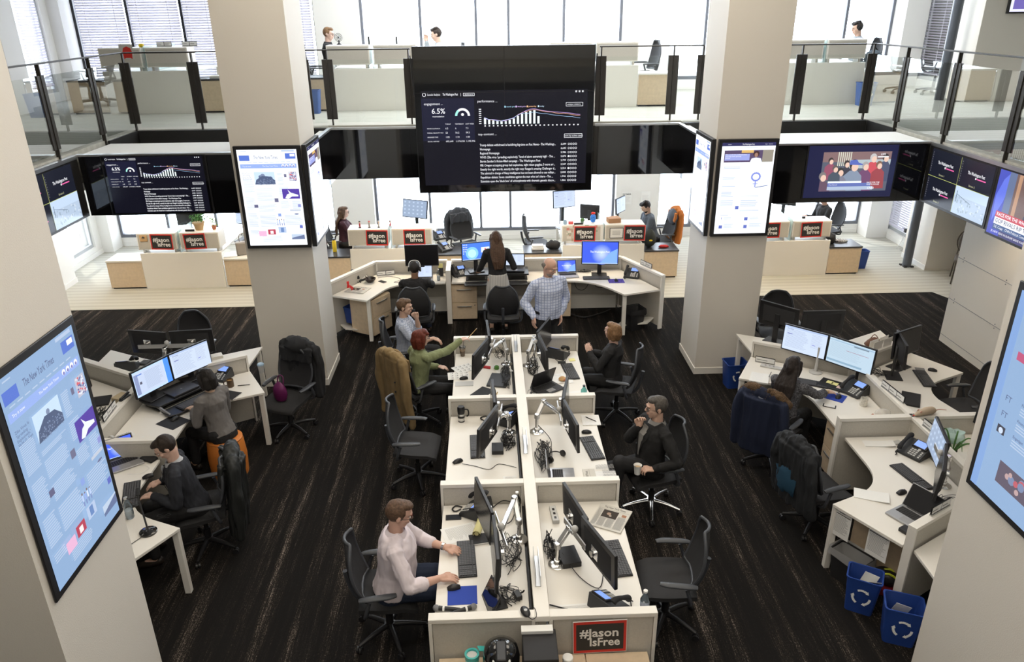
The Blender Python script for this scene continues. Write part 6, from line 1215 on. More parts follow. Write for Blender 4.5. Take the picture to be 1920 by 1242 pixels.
for i in range(7):
    a = i * .9; pts = [(0, 0, .02), (.06 * math.cos(a), .06 * math.sin(a), .14), (.13 * math.cos(a), .13 * math.sin(a), .20 + .02 * (i % 3)), (.2 * math.cos(a), .2 * math.sin(a), .17)]; MB().tube(pts, .008, 6, rad=[.008, .010, .007, .002]).build('leaf', GRN, t)
MB().lathe([(.03, 0), (.045, .07)], 16).build('pot', CLEAR, t)
t = thing('handbag', 'brown leather bag with papers on the back desk, right pod', 'bag', (5.05, 8.92, DZ)); MB().tube([(-.10, 0, .05), (0, 0, .11), (.10, 0, .05)], .05, 12, rad=[.045, .06, .045]).build('body', mat('brown_leather', (.16, .07, .04), .5), t); MB().tube([(-.08, 0, .10), (0, .02, .20), (.08, 0, .10)], .006).build('strap', MATS['brown_leather'], t)
for x, lb in ((.0, 'left'), (.2, 'right')): t = thing('letter_rack', '%s white letter rack on the outer divider, right pod' % lb, 'rack', (4.82 + x * .87, 8.46 + x * .5, .952), 30); MB().box(-.09, -.03, 0, .09, .03, .01).build('base', LAM, t); MB().box(-.09, -.03, .01, .09, -.027, .11).box(-.09, .027, .01, .09, .03, .11).build('side', LAM, t, smooth=0)
t = smallbox('photo_strip', 'small grey photo on the outer back desk, right pod', 'photo', (5.35, 8.30, DZ), -20, (.11, .07, .002), GRY, 0); t = thing('key_ring', 'bunch of keys near the wide dark monitor, right pod', 'keys', (5.22, 8.58, DZ)); MB().lathe([(.02, .002), (.02, .006), (.016, .006), (.016, .002)], 16, caps=False).build('ring', ALU, t); MB().box(.02, -.006, .001, .07, .006, .004).box(-.01, .02, .001, .004, .06, .004).build('key', ALU, t)
for i, (x, z, lb) in enumerate(((3.22, .60, 'left'), (3.38, .58, 'right'))):
    t = thing('notice', '%s printed notice hanging from the inner front desk edge' % lb, 'notice', (3.17 + i * .20, 5.56 - i * .30, .68), 0); rr_ = R(-59); T = Matrix.Rotation(rr_, 4, 'Z')
    MB().box(-.10, -.006, -.27, .10, -.004, .02).xf(T).build('sheet', PAPER, t, smooth=0); pg = Page((-.10, -.0065, .02), (1, 0, 0), (0, 0, -1), .0008); pg.M = T @ pg.M; pg.text('post', .03, .08, .025, INK, t, bold=.001); pg.rect(.01, .045, .19, .053, INK); pg.lines(.015, .065, .185, .25, 14, INKG, .3); pg.build('print', t)
bin_('waste_bin', 'blue recycling bin beside the right back column', (3.40, 9.38, 0), 5, BLUE, .30, .26, .36, None, True); bin_('waste_bin', 'black lined bin between blue bin and desk, right pod', (3.55, 9.02, 0), 0, BLKM, .30, .26, .34, mat('black_liner', (.02, .02, .02), .3)); bin_('waste_bin', 'grey rimmed bin with clear liner under the inner back desk', (3.42, 8.45, 0), 10, BLKM, .30, .22, .32, mat('clear_liner', (.6, .6, .6), .3, alpha=.5))
bin_('waste_bin', 'oval bin with clear plastic liner under the inner front desk', (3.27, 5.44, 0), -58, BLKM, .34, .20, .30, MATS['clear_liner']); bin_('waste_bin', 'left of two blue recycling bins at the front of the right pod', (3.22, 5.10, 0), -30, BLUE, .28, .22, .36, None, True, 2); bin_('waste_bin', 'right of two blue recycling bins at the front of the right pod', (3.38, 4.74, 0), -22, BLUE, .30, .24, .36, None, True, 1)
sp_ = thing('side_panel_cabinet', 'oak side cabinet under the inner front desk, right pod', 'cabinet', (3.35, 5.66, 0), -59); MB().box(0, 0, .03, .52, .38, .69).build('body', OAK, sp_, bevel=.003)
t = thing('bike_helmet', 'black and neon yellow bicycle helmet under the right pod', 'helmet', (3.56, 5.30, .095), -30); lump((0, 0, .06), (.13, .10, .08), 1, BLK, t, 'shell', .05, 24)
for i in range(3): MB().tube([(-.12, -.06 + .05 * i, .06), (0, -.07 + .06 * i, .145 - .01 * abs(i - 1)), (.12, -.06 + .05 * i, .06)], .010, 6).build('neon_stripe', mat('neon_yellow', (.75, .85, .05), .5), t)
t = smallbox('cloth_bundle', 'dark red cloth bag below the bicycle helmet', 'bag', (3.56, 5.28, 0), -30, (.26, .20, .09), mat('dark_red_cloth', (.25, .01, .02), .9), .02)
sh = thing('shelf_unit', 'white open shelf beside the near right column', 'shelf', (4.02, 4.72, 0), 30)
for z in (.03, .36, .69): MB().box(-.3, -.17, z, .3, .17, z + .025).build('shelf_board', LAME, sh)
MB().box(-.325, -.17, 0, -.3, .17, .90).build('side', LAME, sh)
smallbox('folder', 'olive yellow folder lying on the white shelf', 'folder', (3.98, 4.70, .716), 32, (.26, .2, .06), mat('olive_folder', (.50, .45, .22), .8))
t = smallbox('book', 'white book with red title on the middle shelf', 'book', (4.05, 4.70, .386), 30, (.25, .04, .26), PAPER, .002); pg = Page((-.12, -.021, .24), (1, 0, 0), (0, 0, -1)); pg.text('Racing\nMoney', .045, .03, .05, RED, t, bold=.001)
# ---------------- window counters
t = thing('potted_fern', 'bushy green fern in a tan clay pot, far left lower counter', 'plant', (-5.52, 14.2, 1.09)); MB().lathe([(.07, 0), (.10, .12), (.115, .13), (.11, .15), (.09, .14)], 24).build('pot', mat('tan_clay', (.50, .34, .18), .8), t); fr = MB(); rr = random.Random(2)
for k in range(160):
    a, e = rr.uniform(0, 6.28), rr.uniform(.2, 1.3); q = rr.uniform(.06, .2); c = Vector((q * math.cos(a) * math.cos(e) , q * math.sin(a) * math.cos(e), .16 + q * math.sin(e) * .9)); u = Vector((rr.uniform(-1, 1), rr.uniform(-1, 1), rr.uniform(-.5, 1))).normalized(); v = u.orthogonal().normalized(); s = rr.uniform(.012, .028)
    fr.add([c - u * s * 1.6, c + v * s * .6, c + u * s * 1.6, c - v * s * .6], [(0, 1, 2, 3)])
f_ = fr.build('foliage', mat('fern_green', (.07, .20, .05), .7, var=.4, vs=20), t, smooth=0); f_['kind'] = 'stuff'
t = thing('potted_plant', 'small light green plant in a terracotta pot, far left lower counter', 'plant', (-5.24, 14.2, 1.09)); MB().lathe([(.03, 0), (.045, .06), (.05, .075)], 20).build('pot', mat('terracotta', (.45, .15, .08), .8), t); fr = MB()
for k in range(60):
    a = rr.uniform(0, 6.28); q = rr.uniform(0, .07); c = Vector((q * math.cos(a), q * math.sin(a), .08 + rr.uniform(0, .15))); u = Vector((rr.uniform(-1, 1), rr.uniform(-1, 1), rr.uniform(-.2, 1))).normalized(); v = u.orthogonal().normalized(); s = rr.uniform(.012, .022); fr.add([c - u * s, c + v * s * .7, c + u * s, c - v * s * .7], [(0, 1, 2, 3)])
f_ = fr.build('foliage', mat('lime_leaf', (.25, .40, .10), .7), t, smooth=0); f_['kind'] = 'stuff'
smallbox('name_plate', 'small black name plate before the fern pot', 'name plate', (-5.66, 14.08, 1.09), 0, (.17, .02, .04), BLK, .002); t = smallbox('handbag', 'grey leather handbag at the far left lower counter', 'handbag', (-4.72, 14.25, .57), 20, (.36, .16, .26), mat('taupe_leather', (.32, .29, .26), .6), .03); MB().tube([(-.1, 0, .25), (-.08, 0, .40), (.08, 0, .40), (.1, 0, .25)], .008).build('strap', MATS['taupe_leather'], t)
monitor('monitor', 'pale monitor beside the left back column, lower counter', (-4.86, 15.0, .70), -20, 'doc', .5, .32, .42); monitor('monitor', 'grey monitor behind the fern, seen from behind', (-5.9, 14.75, .70), 200, None, .45, .3, .5)
notebook('white magazines on the low cabinet near the left column', (-5.0, 14.16, .57), 15, PAPER, .25, .3, .03, 'magazine'); inst('kb', keyboard, (-4.95, 14.85, .701), 80, 'keyboard under the hands of the person in teal sleeves')
monitor('monitor', 'tilted grey monitor with icon grid, centre left lower counter', (-1.45, 14.75, .70), -25, 'grid', .56, .36, .58, tilt=12); inst('phone', phone, (-1.0, 14.6, .701), 30, 'desk phone under the tilted icon monitor'); t = inst('phone', phone, (-.88, 14.25, .571), 40, 'desk phone on the dark low cabinet, centre left')
for i, (x, c_) in enumerate(((-2.46, (.35, .02, .03)), (-2.28, (.30, .25, .22)), (-2.10, (.55, .50, .48)), (-1.88, (.45, .03, .04)))):
    t = thing('figurine', ('dark red shirted', 'cream and pink capped', 'white jersey', 'red and white jersey')[i] + ' bobble figurine on the counter box', 'figurine', (x, 14.12, 1.09), 0, 'bobble figurines on the counter box'); MB().lathe([(.025, 0), (.025, .012)], 14).build('base', BLK, t); MB().tube([(0, 0, .01), (0, 0, .05), (0, 0, .085)], .014, 10, rad=[.010, .016, .012]).build('body', mat('fig_%d' % i, c_, .6), t); MB().ell((0, 0, .105), (.019, .019, .023)).build('head', mat('fig_skin', (.6, .42, .33), .6), t); MB().ell((0, .002, .118), (.02, .02, .014)).build('cap', mat('figcap_%d' % i, ((.03, .03, .03), (.6, .1, .12), (.5, .5, .5), (.03, .03, .05))[i], .6), t)
monitor('monitor', 'white framed pale monitor, centre right lower counter', (1.55, 15.2, .70), 20, 'doc', .5, .36, .62); monitor('monitor', 'dark monitor seen from behind, centre right lower counter', (2.05, 14.9, .70), 160, None, .4, .3, .42); monitor('monitor', 'small tilted monitor near the pier, centre right lower counter', (2.7, 15.1, .70), 55, 'doc', .42, .32, .5)
t = thing('wrapped_gift', 'clear blue wrapped gift with red bow, centre right counter box', 'gift', (2.02, 14.2, 1.09)); lump((0, 0, .08), (.055, .045, .09), 4, mat('blue_foil', (.03, .18, .65), .25, var=.5, vs=50), t, 'bag', .2); lump((0, 0, .18), (.04, .03, .02), 6, RED, t, 'bow', .5)
t = thing('potted_plant', 'tiny cactus pot on the centre right counter box', 'plant', (1.80, 14.1, 1.09)); MB().lathe([(.026, 0), (.034, .06)], 16).build('pot', mat('sage_pot', (.20, .28, .22), .6), t); lump((0, 0, .08), (.04, .04, .03), 5, GRN, t, 'foliage', .4)
mug('blue patterned mug on the centre right counter box', (1.35 + .12, 14.1, 1.09), mat('blue_mug', (.35, .5, .65), .5), 0, .08, .035, False); smallbox('card_box', 'small red and white box on the centre right counter box', 'box', (1.58, 14.1, 1.09), 0, (.09, .05, .05), mat('red_box', (.6, .1, .1), .6)); smallbox('name_plate', 'black name plate between red box and cactus', 'name plate', (1.72, 14.05, 1.09), 4, (.17, .02, .035), BLK, .002)
t = smallbox('cardboard_box', 'open brown cardboard box on the rightmost centre counter box', 'box', (2.42, 14.2, 1.09), 8, (.24, .2, .09), mat('brown_cardboard', (.40, .22, .12), .8)); sheet('paper_sheet', 'loose papers right of the cardboard box', (2.75, 14.2, 1.09), 10, .25, .2, kind='none')
t = thing('clipping_board', 'board pasted with colourful clippings behind the slogan poster', 'board', (1.84, 13.985, .92)); MB().box(-.36, 0, -.18, .36, .004, .18).xf(Matrix.Translation((0, .002, 0))).build('board', PAPER, t, smooth=0); pg = Page((-.36, -.001, .18), (1, 0, 0), (0, 0, -1), .0006); rr = random.Random(9)
for k in range(40): a, b = rr.uniform(0, .62), rr.uniform(0, .28); pg.rect(a, b, a + rr.uniform(.03, .09), b + rr.uniform(.03, .07), mat('clip_%d' % (k % 6), ((.5, .35, .28), (.75, .7, .65), (.3, .4, .5), (.6, .25, .22), (.35, .4, .3), (.8, .78, .75))[k % 6], .8))
pg.build('clippings', t)['kind'] = 'stuff'
t = thing('certificate', 'framed certificate left of the rightmost centre slogan poster', 'certificate', (2.45, 13.975, .93)); MB().box(-.13, 0, -.10, .13, .006, .10).build('frame', BLKM, t, smooth=0); MB().box(-.12, -.002, -.09, .12, 0, .09).build('sheet', PAPER, t, smooth=0); pg = Page((-.12, -.003, .09), (1, 0, 0), (0, 0, -1), .0005); pg.lines(.04, .05, .2, .14, 4, INKG, .3, .1); pg.build('print', t)
t = thing('note_board', 'wooden picture left of the leftmost slogan poster', 'picture', (-6.51, 13.975, 1.0)); MB().box(-.07, 0, -.06, .07, .006, .06).build('board', mat('light_wood', (.62, .40, .2), .6), t, smooth=0); lump((0, -.004, .0), (.03, .004, .03), 2, INK, t, 'motif', .6)
t = thing('telephone', 'white phone base on the dark cabinet, centre of the back', 'office phone', (.95, 14.2, .571)); MB().box(-.12, -.09, 0, .12, .09, .05).box(-.11, -.07, .05, .11, .07, .09).build('body', PWHT, t, bevel=.01); tt = thing('camera_bag', 'black soft bag on the dark cabinet, centre of the back', 'bag', (1.25, 14.2, .571)); lump((0, 0, .08), (.14, .09, .09), 8, BLKM, tt, 'body', .3)
lb_ = mat('pale_grey_paper', (.6, .6, .62), .8)
for x, z, s, tx, lb in ((3.12, .95, .22, 'DECEMBER', 'white DECEMBER calendar sheet on the wall pier'), (3.55, .98, .20, '', 'white notice taped on the wall pier')):
    t = thing('wall_calendar', lb, 'calendar', (x, 16.69, z)); MB().box(-s / 2, 0, -s * .6, s / 2, .004, s * .6).build('sheet', PAPER, t, smooth=0); pg = Page((-s / 2, -.001, s * .6), (1, 0, 0), (0, 0, -1), .0008); pg.lines(.02, .09, s - .02, s, 6, lb_, .2)
    if tx: pg.text(tx, .05, .015, .04, INK, t, fit=s - .03, bold=.001)
    pg.build('print', t)
monitor('monitor', 'black monitor seen from behind on an arm, far right lower counter', (6.05, 15.0, .70), 150, None, .46, .32, .62); smallbox('webcam', 'small black camera on the far right counter box', 'camera', (6.15, 14.2, 1.09), 0, (.06, .04, .04), BLK); t = thing('backpack', 'black bag on the low cabinet, far right lower counter', 'bag', (6.75, 14.22, .571)); lump((0, 0, .09), (.11, .10, .12), 3, BLKM, t, 'body', .3); t = thing('scarf', 'black and white striped scarf on the far right low cabinet', 'scarf', (7.0, 14.3, .571)); lump((0, 0, .02), (.14, .08, .035), 6, stripe_mat('bw_stripe', (.02, .02, .02), (.7, .7, .7), 12), t, 'cloth', .5)
bin_('waste_bin', 'blue bin behind the far right low cabinet, lower floor', (7.50, 14.35, 0), 0, BLUE, .26, .2, .36); t = thing('water_bottle', 'yellow bottle on the low cabinet beside the red jacket', 'bottle', (-3.02, 14.3, .571)); MB().lathe([(.04, 0), (.042, .2), (.025, .23)], 18).build('body', mat('yellow_plastic', (.85, .62, .03), .3), t); MB().cyl((0, 0, .23), (0, 0, .26), .026).build('cap', BLK, t)
t = thing('power_cable', 'white charging cable on the floor below the right side window', 'cable', (8.95, 15.6, 0)); MB().tube([(.12, .05, .35), (.05, 0, .15), (-.05, -.05, .01), (.03, -.1, .01), (-.04, -.16, .01), (.05, -.2, .01)], .006).build('cord', LGR, t); MB().box(.10, .02, .34, .14, .08, .42).build('plug', BLK, t)
# upper floor bits
t = thing('poster', 'red cap shaped cutout pinned on the upper left counter box', 'cutout', (-6.12, 13.975, ZU + 1.0)); MB().box(-.13, .001, -.08, .10, .004, .15).build('card', mat('pale_card', (.62, .60, .55), .8), t, smooth=0); MB().prism([(-.07, -.09), (-.04, -.07), (.04, -.07), (.07, -.09), (.08, .03), (.06, .09), (0, .115), (-.06, .09), (-.08, .03)], -.004, .0).xf(Matrix.Rotation(R(90), 4, 'X')).build('cap', RED, t, smooth=0)
bin_('waste_bin', 'blue bin under the upper centre left counter, behind glass', (-3.0, 13.7, ZU), 0, mat('faded_blue_bin', (.08, .15, .40), .5), .28, .22, .38); bin_('waste_bin', 'blue recycling bin on the upper floor right, behind glass', (6.72, 13.72, ZU), 0, MATS['faded_blue_bin'], .30, .22, .38, None, True)
t = thing('backpack', 'grey backpack on the upper right low cabinet', 'bag', (7.0, 14.2, ZU + .571)); lump((0, 0, .15), (.17, .12, .18), 7, mat('grey_canvas', (.10, .13, .16), .8), t, 'body', .2); MB().tube([(-.05, 0, .32), (0, 0, .37), (.05, 0, .32)], .01).build('loop', BLK, t)
t = thing('desk_fan', 'small round black desk fan before the bespectacled woman upstairs', 'fan', (-2.55, 14.25, ZU + 1.09)); MB().lathe([(.05, 0), (.03, .02), (.012, .03), (.012, .07)], 16).build('stand', BLK, t)
for r_ in (.065, .045, .025): MB().tube([(r_ * math.cos(a), -.02, .12 + r_ * math.sin(a)) for a in [2 * PI * i / 12 for i in range(13)]], .004, 6).build('guard_ring', BLK, t)
MB().cyl((0, -.03, .12), (0, .03, .12), .014).build('hub', BLK, t)
smallbox('book_stack', 'newspapers on the upper left counter beside the column', 'papers', (-4.7, 14.2, ZU + .571), 10, (.3, .22, .04), NEWS); smallbox('speaker_box', 'thin black speaker on the upper centre counter box', 'speaker', (-2.02, 14.2, ZU + 1.09), 0, (.03, .04, .13), BLK); smallbox('speaker_box', 'slim black speaker on the upper counter, right of the fan', 'speaker', (-1.55, 14.3, ZU + 1.09), 0, (.03, .04, .12), BLK); t = thing('toy_duck', 'small yellow toy on the upper left counter box', 'toy', (-5.92, 14.12, ZU + 1.09)); lump((0, 0, .03), (.05, .03, .035), 3, MATS['yellow_plastic'], t, 'body', .2)
for x, lb in ((-5.6, 'left'), (-5.16, 'right')): holder('%s silver name holder on the upper left glass divider' % lb, (x, 14.3, ZU + 1.09), 0, 2, .26)
# ============================================================= CHAIRS
def office_chair(fm=CHB, mesh=MESH, base=BLK):
    """sitter looks along local +y"""
    t = thing('office_chair', '', 'office chair', group='office chairs')
    rs = []
    for i in range(11):                                   # seat: dished pad with waterfall front
        v = i / 10; y = -.22 + .47 * v; w_ = .235 + .02 * math.sin(PI * v); z = .455 + .012 * math.cos(PI * v) - (.035 * max(0, v - .8) / .2)
        rs.append([Vector((x, y, z + .018 * (x / w_) ** 2 + dz)) for dz, xs in ((.018, (-1, -.6, 0, .6, 1)), (-.02, (1, .6, 0, -.6, -1))) for x in [q * w_ for q in xs]])
    MB().rings(rs).build('seat', mesh, t, smooth=70)
    def back(u, v):                                       # u -1..1, v 0..1
        w_ = .20 + .055 * math.sin(PI * min(1, v * 1.1)) - .03 * v; z = .55 + .50 * v; y = -.205 - .09 * v - .04 * math.sin(PI * v) + .05 * u * u
        if v > .8: w_ *= math.cos((v - .8) / .2 * .9)
        return Vector((u * w_, y, z))
    rs = [[back(u, v / 12) + Vector((0, d, 0)) for d, us in ((.006, (-1, -.5, 0, .5, 1)), (-.006, (1, .5, 0, -.5, -1))) for u in us] for v in range(13)]
    bk = MB().rings(rs).build('backrest', mesh, t, smooth=70)
    pts = [back(-1, v / 10) for v in range(11)] + [back(u / 4, 1) for u in range(-3, 4)] + [back(1, v / 10) for v in range(10, -1, -1)] + [back(.5, 0), back(-.5, 0), back(-1, 0)]
    MB().tube(pts, .014, 8, sub=2).build('rim', fm, bk, smooth=70)
    MB().tube([(0, -.06, .40), (0, -.22, .42), (0, -.29, .56), (0, -.32, .72)], .022, 8).build('back_spine', fm, t)
    for s_ in (-1, 1):
        MB().tube([(s_ * .10, -.14, .41), (s_ * .27, -.17, .45), (s_ * .285, -.12, .62)], .016, 8).build('arm_support', fm, t)
        a = MB(); a.tube([(s_ * .285, -.20, .64), (s_ * .285, -.13, .652), (s_ * .28, .02, .655), (s_ * .265, .09, .648)], .03, 12, rad=[.022, .034, .034, .024]); 
        for i, v in enumerate(a.v): a.v[i] = Vector((v.x, v.y, .65 + (v.z - .65) * .5))
        a.build('armrest', fm, t, smooth=70)
    MB().box(-.12, -.12, .37, .12, .10, .43).build('mechanism', BLK, t, bevel=.02); MB().cyl((0, 0, .12), (0, 0, .24), .032).cyl((0, 0, .24), (0, 0, .38), .022).build('gas_column', BLK, t)
    b = MB(); b.cyl((0, 0, .085), (0, 0, .13), .045)
    for k in range(5):
        a = 2 * PI * k / 5 + .3; b.tube([(0, 0, .11), (.16 * math.cos(a), .16 * math.sin(a), .10), (.31 * math.cos(a), .31 * math.sin(a), .072)], .02, 8, rad=[.028, .022, .015])
    b.build('star_base', base, t, smooth=60)
    for k in range(5):
        a = 2 * PI * k / 5 + .3; c = Vector((.31 * math.cos(a), .31 * math.sin(a), .03)); n = Vector((-math.sin(a + .5), math.cos(a + .5), 0)); MB().cyl(c - n * .022, c - n * .004, .029, n=12).cyl(c + n * .004, c + n * .022, .029, n=12).cyl(c - n * .005, c + n * .005, .012, n=8).cyl(c, c + Vector((0, 0, .04)), .008, n=6).build('caster', BLK, t)
    return t
def office_chair_silver(): return office_chair(CHB, MESH, CHR)
CH = 0
def seat_at(x, y, a, label, key='chair', mk=office_chair, z=0): return inst(key, mk, (x, y, z), a - 90, label, 'office chairs')
# ============================================================= PEOPLE
U = Vector((0, 0, 1))
def remesh(mb, voxel, name, mats_, smooth_it=4, wr=0.0, wf=14.0, sel=None, parent=None, zk=.55):
    me = bpy.data.meshes.new('tmp'); me.from_pydata([tuple(v) for v in mb.v], [], mb.f); me.update()
    o = bpy.data.objects.new('tmp', me); r = o.modifiers.new('r', 'REMESH'); r.mode = 'VOXEL'; r.voxel_size = voxel
    s = o.modifiers.new('s', 'SMOOTH'); s.factor = .5; s.iterations = smooth_it
    n = evaluated_mesh(o); bpy.data.meshes.remove(me)
    n.name = name; n.materials.clear()
    for m in (mats_ if isinstance(mats_, list) else [mats_]): n.materials.append(m)
    if wr:
        N = len(n.vertices); co = [0.0] * (3 * N); no = [0.0] * (3 * N); n.vertices.foreach_get('co', co); n.vertices.foreach_get('normal', no)
        for i in range(0, 3 * N, 3):
            x, y, z = co[i:i + 3]; q = wr * (noise.noise(Vector((x * wf, y * wf, z * wf * zk))) + .5 * noise.noise(Vector((x * wf * 2.3, y * wf * 2.3, z * wf * zk * 1.8))))
            co[i] += no[i] * q; co[i + 1] += no[i + 1] * q; co[i + 2] += no[i + 2] * q
        n.vertices.foreach_set('co', co)
    n.polygons.foreach_set('use_smooth', [True] * len(n.polygons)); 
    if sel:
        for p in n.polygons: p.material_index = sel(p.center)
    n.update(); ob = bpy.data.objects.new(name, n); col.objects.link(ob)
    if parent: ob.parent = parent
    return ob
def chain(mb, pts, rad, n=12, flat=None):
    """closed tapered limb with rounded ends"""
    P = [Vector(p) for p in pts]; d0 = (P[0] - P[1]).normalized(); d1 = (P[-1] - P[-2]).normalized()
    P2 = [P[0] + d0 * rad[0] * .85, P[0] + d0 * rad[0] * .5] + P + [P[-1] + d1 * rad[-1] * .5, P[-1] + d1 * rad[-1] * .85]
    mb.tube(P2, 1, n, sub=1, rad=[rad[0] * .45, rad[0] * .85] + list(rad) + [rad[-1] * .85, rad[-1] * .45])
def ik(a, b, l1, l2, hint):
    d = b - a; L = min(d.length, (l1 + l2) * .985); u = d.normalized(); x = (l1 * l1 - l2 * l2 + L * L) / (2 * L); h = math.sqrt(max(0, l1 * l1 - x * x)); hp = hint - u * hint.dot(u)
    return a + u * x + hp.normalized() * h, a + u * L
def person(label, P, a, lean=8, side=0, head=(0, 0), hands=None, hdir=None, feet=None, s=1.0, fat=1.0, skin=(.62, .40, .30), hair='short', hairc=(.06, .035, .02), top=None, sleeve=1.0, top2=None, bot=None, skirt=None, standing=False,
           shoes=(.02, .015, .012), glasses=False, beard=None, vox=.0062, jacket=None, tie=None, zf=0.0, watch=None, curl=None, elbow=None, twist=0, collar=True, extra=None, female=False, legs=True, neckf=0.0):
    ar = R(a); F = Vector((math.cos(ar), math.sin(ar), 0)); Rt = Vector((math.sin(ar), -math.cos(ar), 0)); root = Vector((P[0], P[1], zf)); t = thing('person', label, 'person', tuple(root)); P = Vector(P) - root
    SK = mat('skin_%.2f_%.2f' % (skin[0], skin[1]), skin, .55, bump=.05, bs=300); top = top or mat('black_knit', (.02, .02, .022), .85)
    le = R(lean); S = (U * math.cos(le) + F * math.sin(le)); S = (S + Rt * math.sin(R(side))).normalized(); tw = Matrix.Rotation(R(twist), 3, 'Z'); Rs = (tw @ Rt); Fs = (tw @ F)
    Fp = (Fs - S * Fs.dot(S)).normalized(); hs, cs = (.168, .118) if female else (.16, .12)
    shw = (.165 if female else .19) * s; V = lambda r, f, u, base=P, R_=Rs: base + R_ * r + Fp * f + S * u
    def torso(mb, inf, h0=-.10, h1=.50, belly=1.0):
        prof = [(-.12, .15, .105, -.01), (-.04, .165, .12, -.005), (.06, .155, .115, .01 * belly), (.16, .145, .112, .015 * belly), (.26, .155, .118, .012), (.36, .17, .118, .005), (.43, .165, .10, -.005), (.475, .12, .078, -.012), (.505, .062, .06, -.012)]
        if female: prof = [(h, w_ * (.9 if .05 < h < .45 else 1.0), d_ * (1.08 if .28 < h < .4 else .9), f) for h, w_, d_, f in prof]
        rs = []
        for h, w_, d_, f in prof:
            if h < h0 - .001 or h > h1 + .001: continue
            k = fat if h < .4 else 1 + (fat - 1) * .4; n = 20; R_ = Rt.lerp(Rs, max(0, min(1, h / .4))).normalized()
            rs.append([P + R_ * ((w_ * k + inf) * s * math.cos(q)) + Fp * (((d_ * k * (1.12 if fat > 1.05 and h < .2 and math.sin(q) > 0 else 1) + inf) * math.sin(q) + f) * s) + S * (h * s) for q in [2 * PI * i / n for i in range(n)]])
        mb.rings(rs)
    neck = V(0, -.012 * s, .50 * s); shoulders = {}; 
    hy, hp = R(a + head[0]), R(head[1]); HF = Vector((math.cos(hy) * math.cos(hp), math.sin(hy) * math.cos(hp), math.sin(hp))); HR = Vector((math.sin(hy), -math.cos(hy), 0)); HU = HR.cross(HF)
    hc = neck + (S * .35 + U * .65) * (.155 * s) + F * (.025 + neckf) * s; HM = Matrix((HR, HF, HU)).transposed(); h_ = lambda x, y, z: hc + HM @ (Vector((x, y, z)) * s)
    body = MB(); torso(body, -.014); chain(body, [neck - S * .03, hc + HM @ Vector((0, -.012, -.06)) * s], [.058 * s, .054 * s])
    def hell(mb, c, r, M=HM): mb.ell(h_(*c), [q * s for q in r], 20, 14, M=M)
    hell(body, (0, -.006, .028), (.074, .094, .088)); hell(body, (0, .028, -.035), (.060, .064, .078)); hell(body, (0, .052, -.088), (.030, .030, .024))
    hell(body, (0, .086, .030), (.045, .014, .012)); hell(body, (.040, .066, -.02), (.020, .018, .018)); hell(body, (-.040, .066, -.02), (.020, .018, .018))
    chain(body, [h_(0, .088, .018), h_(0, .106, -.018)], [.010 * s, .014 * s], 10); hell(body, (0, .090, -.052), (.024, .010, .006)); hell(body, (0, .088, -.062), (.020, .010, .006))
    for q in (-1, 1): hell(body, (q * .077, -.008, -.005), (.010, .018, .030))
    l1, l2 = .285 * s, .25 * s; W_ = {}; E_ = {}; hands = hands or {}; hdir = hdir or {}
    for nm, q in (('L', -1), ('R', 1)):
        sh = V(q * shw, -.01 * s, .435 * s); shoulders[nm] = sh; tg = Vector(hands[nm]) - root if nm in hands else sh + Rt * q * .05 * s - U * .55 * s + F * .05
        hd = hdir.get(nm); hd = Vector(hd).normalized() if hd else None; hint = Vector(elbow[nm]) if elbow and nm in elbow else (Rt * q * .45 - U + -F * .35)
        wrist = tg - (hd if hd else (tg - sh).normalized()) * .085 * s; e, wrist = ik(sh, wrist, l1, l2, hint)
        if hd is None: hd = (wrist - e).normalized(); hd = (hd + U * -.05 if not standing else hd).normalized()
        W_[nm], E_[nm] = wrist, e; fr = 1 + (fat - 1) * .5
        q_ = .82 if sleeve >= .5 else 1; chain(body, [sh, sh.lerp(e, .5), e], [.046 * s * fr * q_, .045 * s * fr * q_, .038 * s * fr]); chain(body, [e, e.lerp(wrist, .35), wrist], [.038 * s * fr, .040 * s * fr, .026 * s])
        pn = Vector((0, 0, -1)); 
        if abs(hd.z) > .6: pn = -Rt * q if standing else -F * .0 + Rt * -q
        pn = (pn - hd * pn.dot(hd)).normalized(); sd = hd.cross(pn) * 1.0; ts = 1 if sd.dot(Rt * -q) > 0 else -1; sd = sd * ts   # thumb side points inward
        k = s * (.92 if female else 1); c_ = (curl or {}).get(nm, .35)
        chain(body, [wrist, wrist + hd * .03 * k], [.026 * k, .028 * k]); 
        for j_ in range(4):
            b0 = wrist + hd * .012 * k + sd * (.026 - .0175 * j_) * k; b1 = wrist + hd * (.083 - .004 * abs(j_ - 1)) * k + sd * (.034 - .0225 * j_) * k; chain(body, [b0, b1], [.0135 * k, .0115 * k], 8)
            L = (.072, .080, .074, .058)[j_] * k; ang = c_; f0 = b1
            for m_ in range(3):
                d = (hd * math.cos(ang) + pn * math.sin(ang) + sd * (.10 - .07 * j_)).normalized(); f1 = f0 + d * L * (.45, .32, .23)[m_]; chain(body, [f0, f1], [(.0098, .0088, .0080)[m_] * k, (.0090, .0082, .0070)[m_] * k], 8); f0 = f1; ang += c_ * .9
        b0 = wrist + hd * .022 * k + sd * .018 * k; b1 = b0 + (hd * .65 + sd * .75).normalized() * .042 * k; b2 = b1 + (hd * .95 + sd * .25 + pn * .2).normalized() * .03 * k; chain(body, [b0, b1, b2], [.015 * k, .012 * k, .009 * k], 8)
    K_ = {}; A_ = {}; 
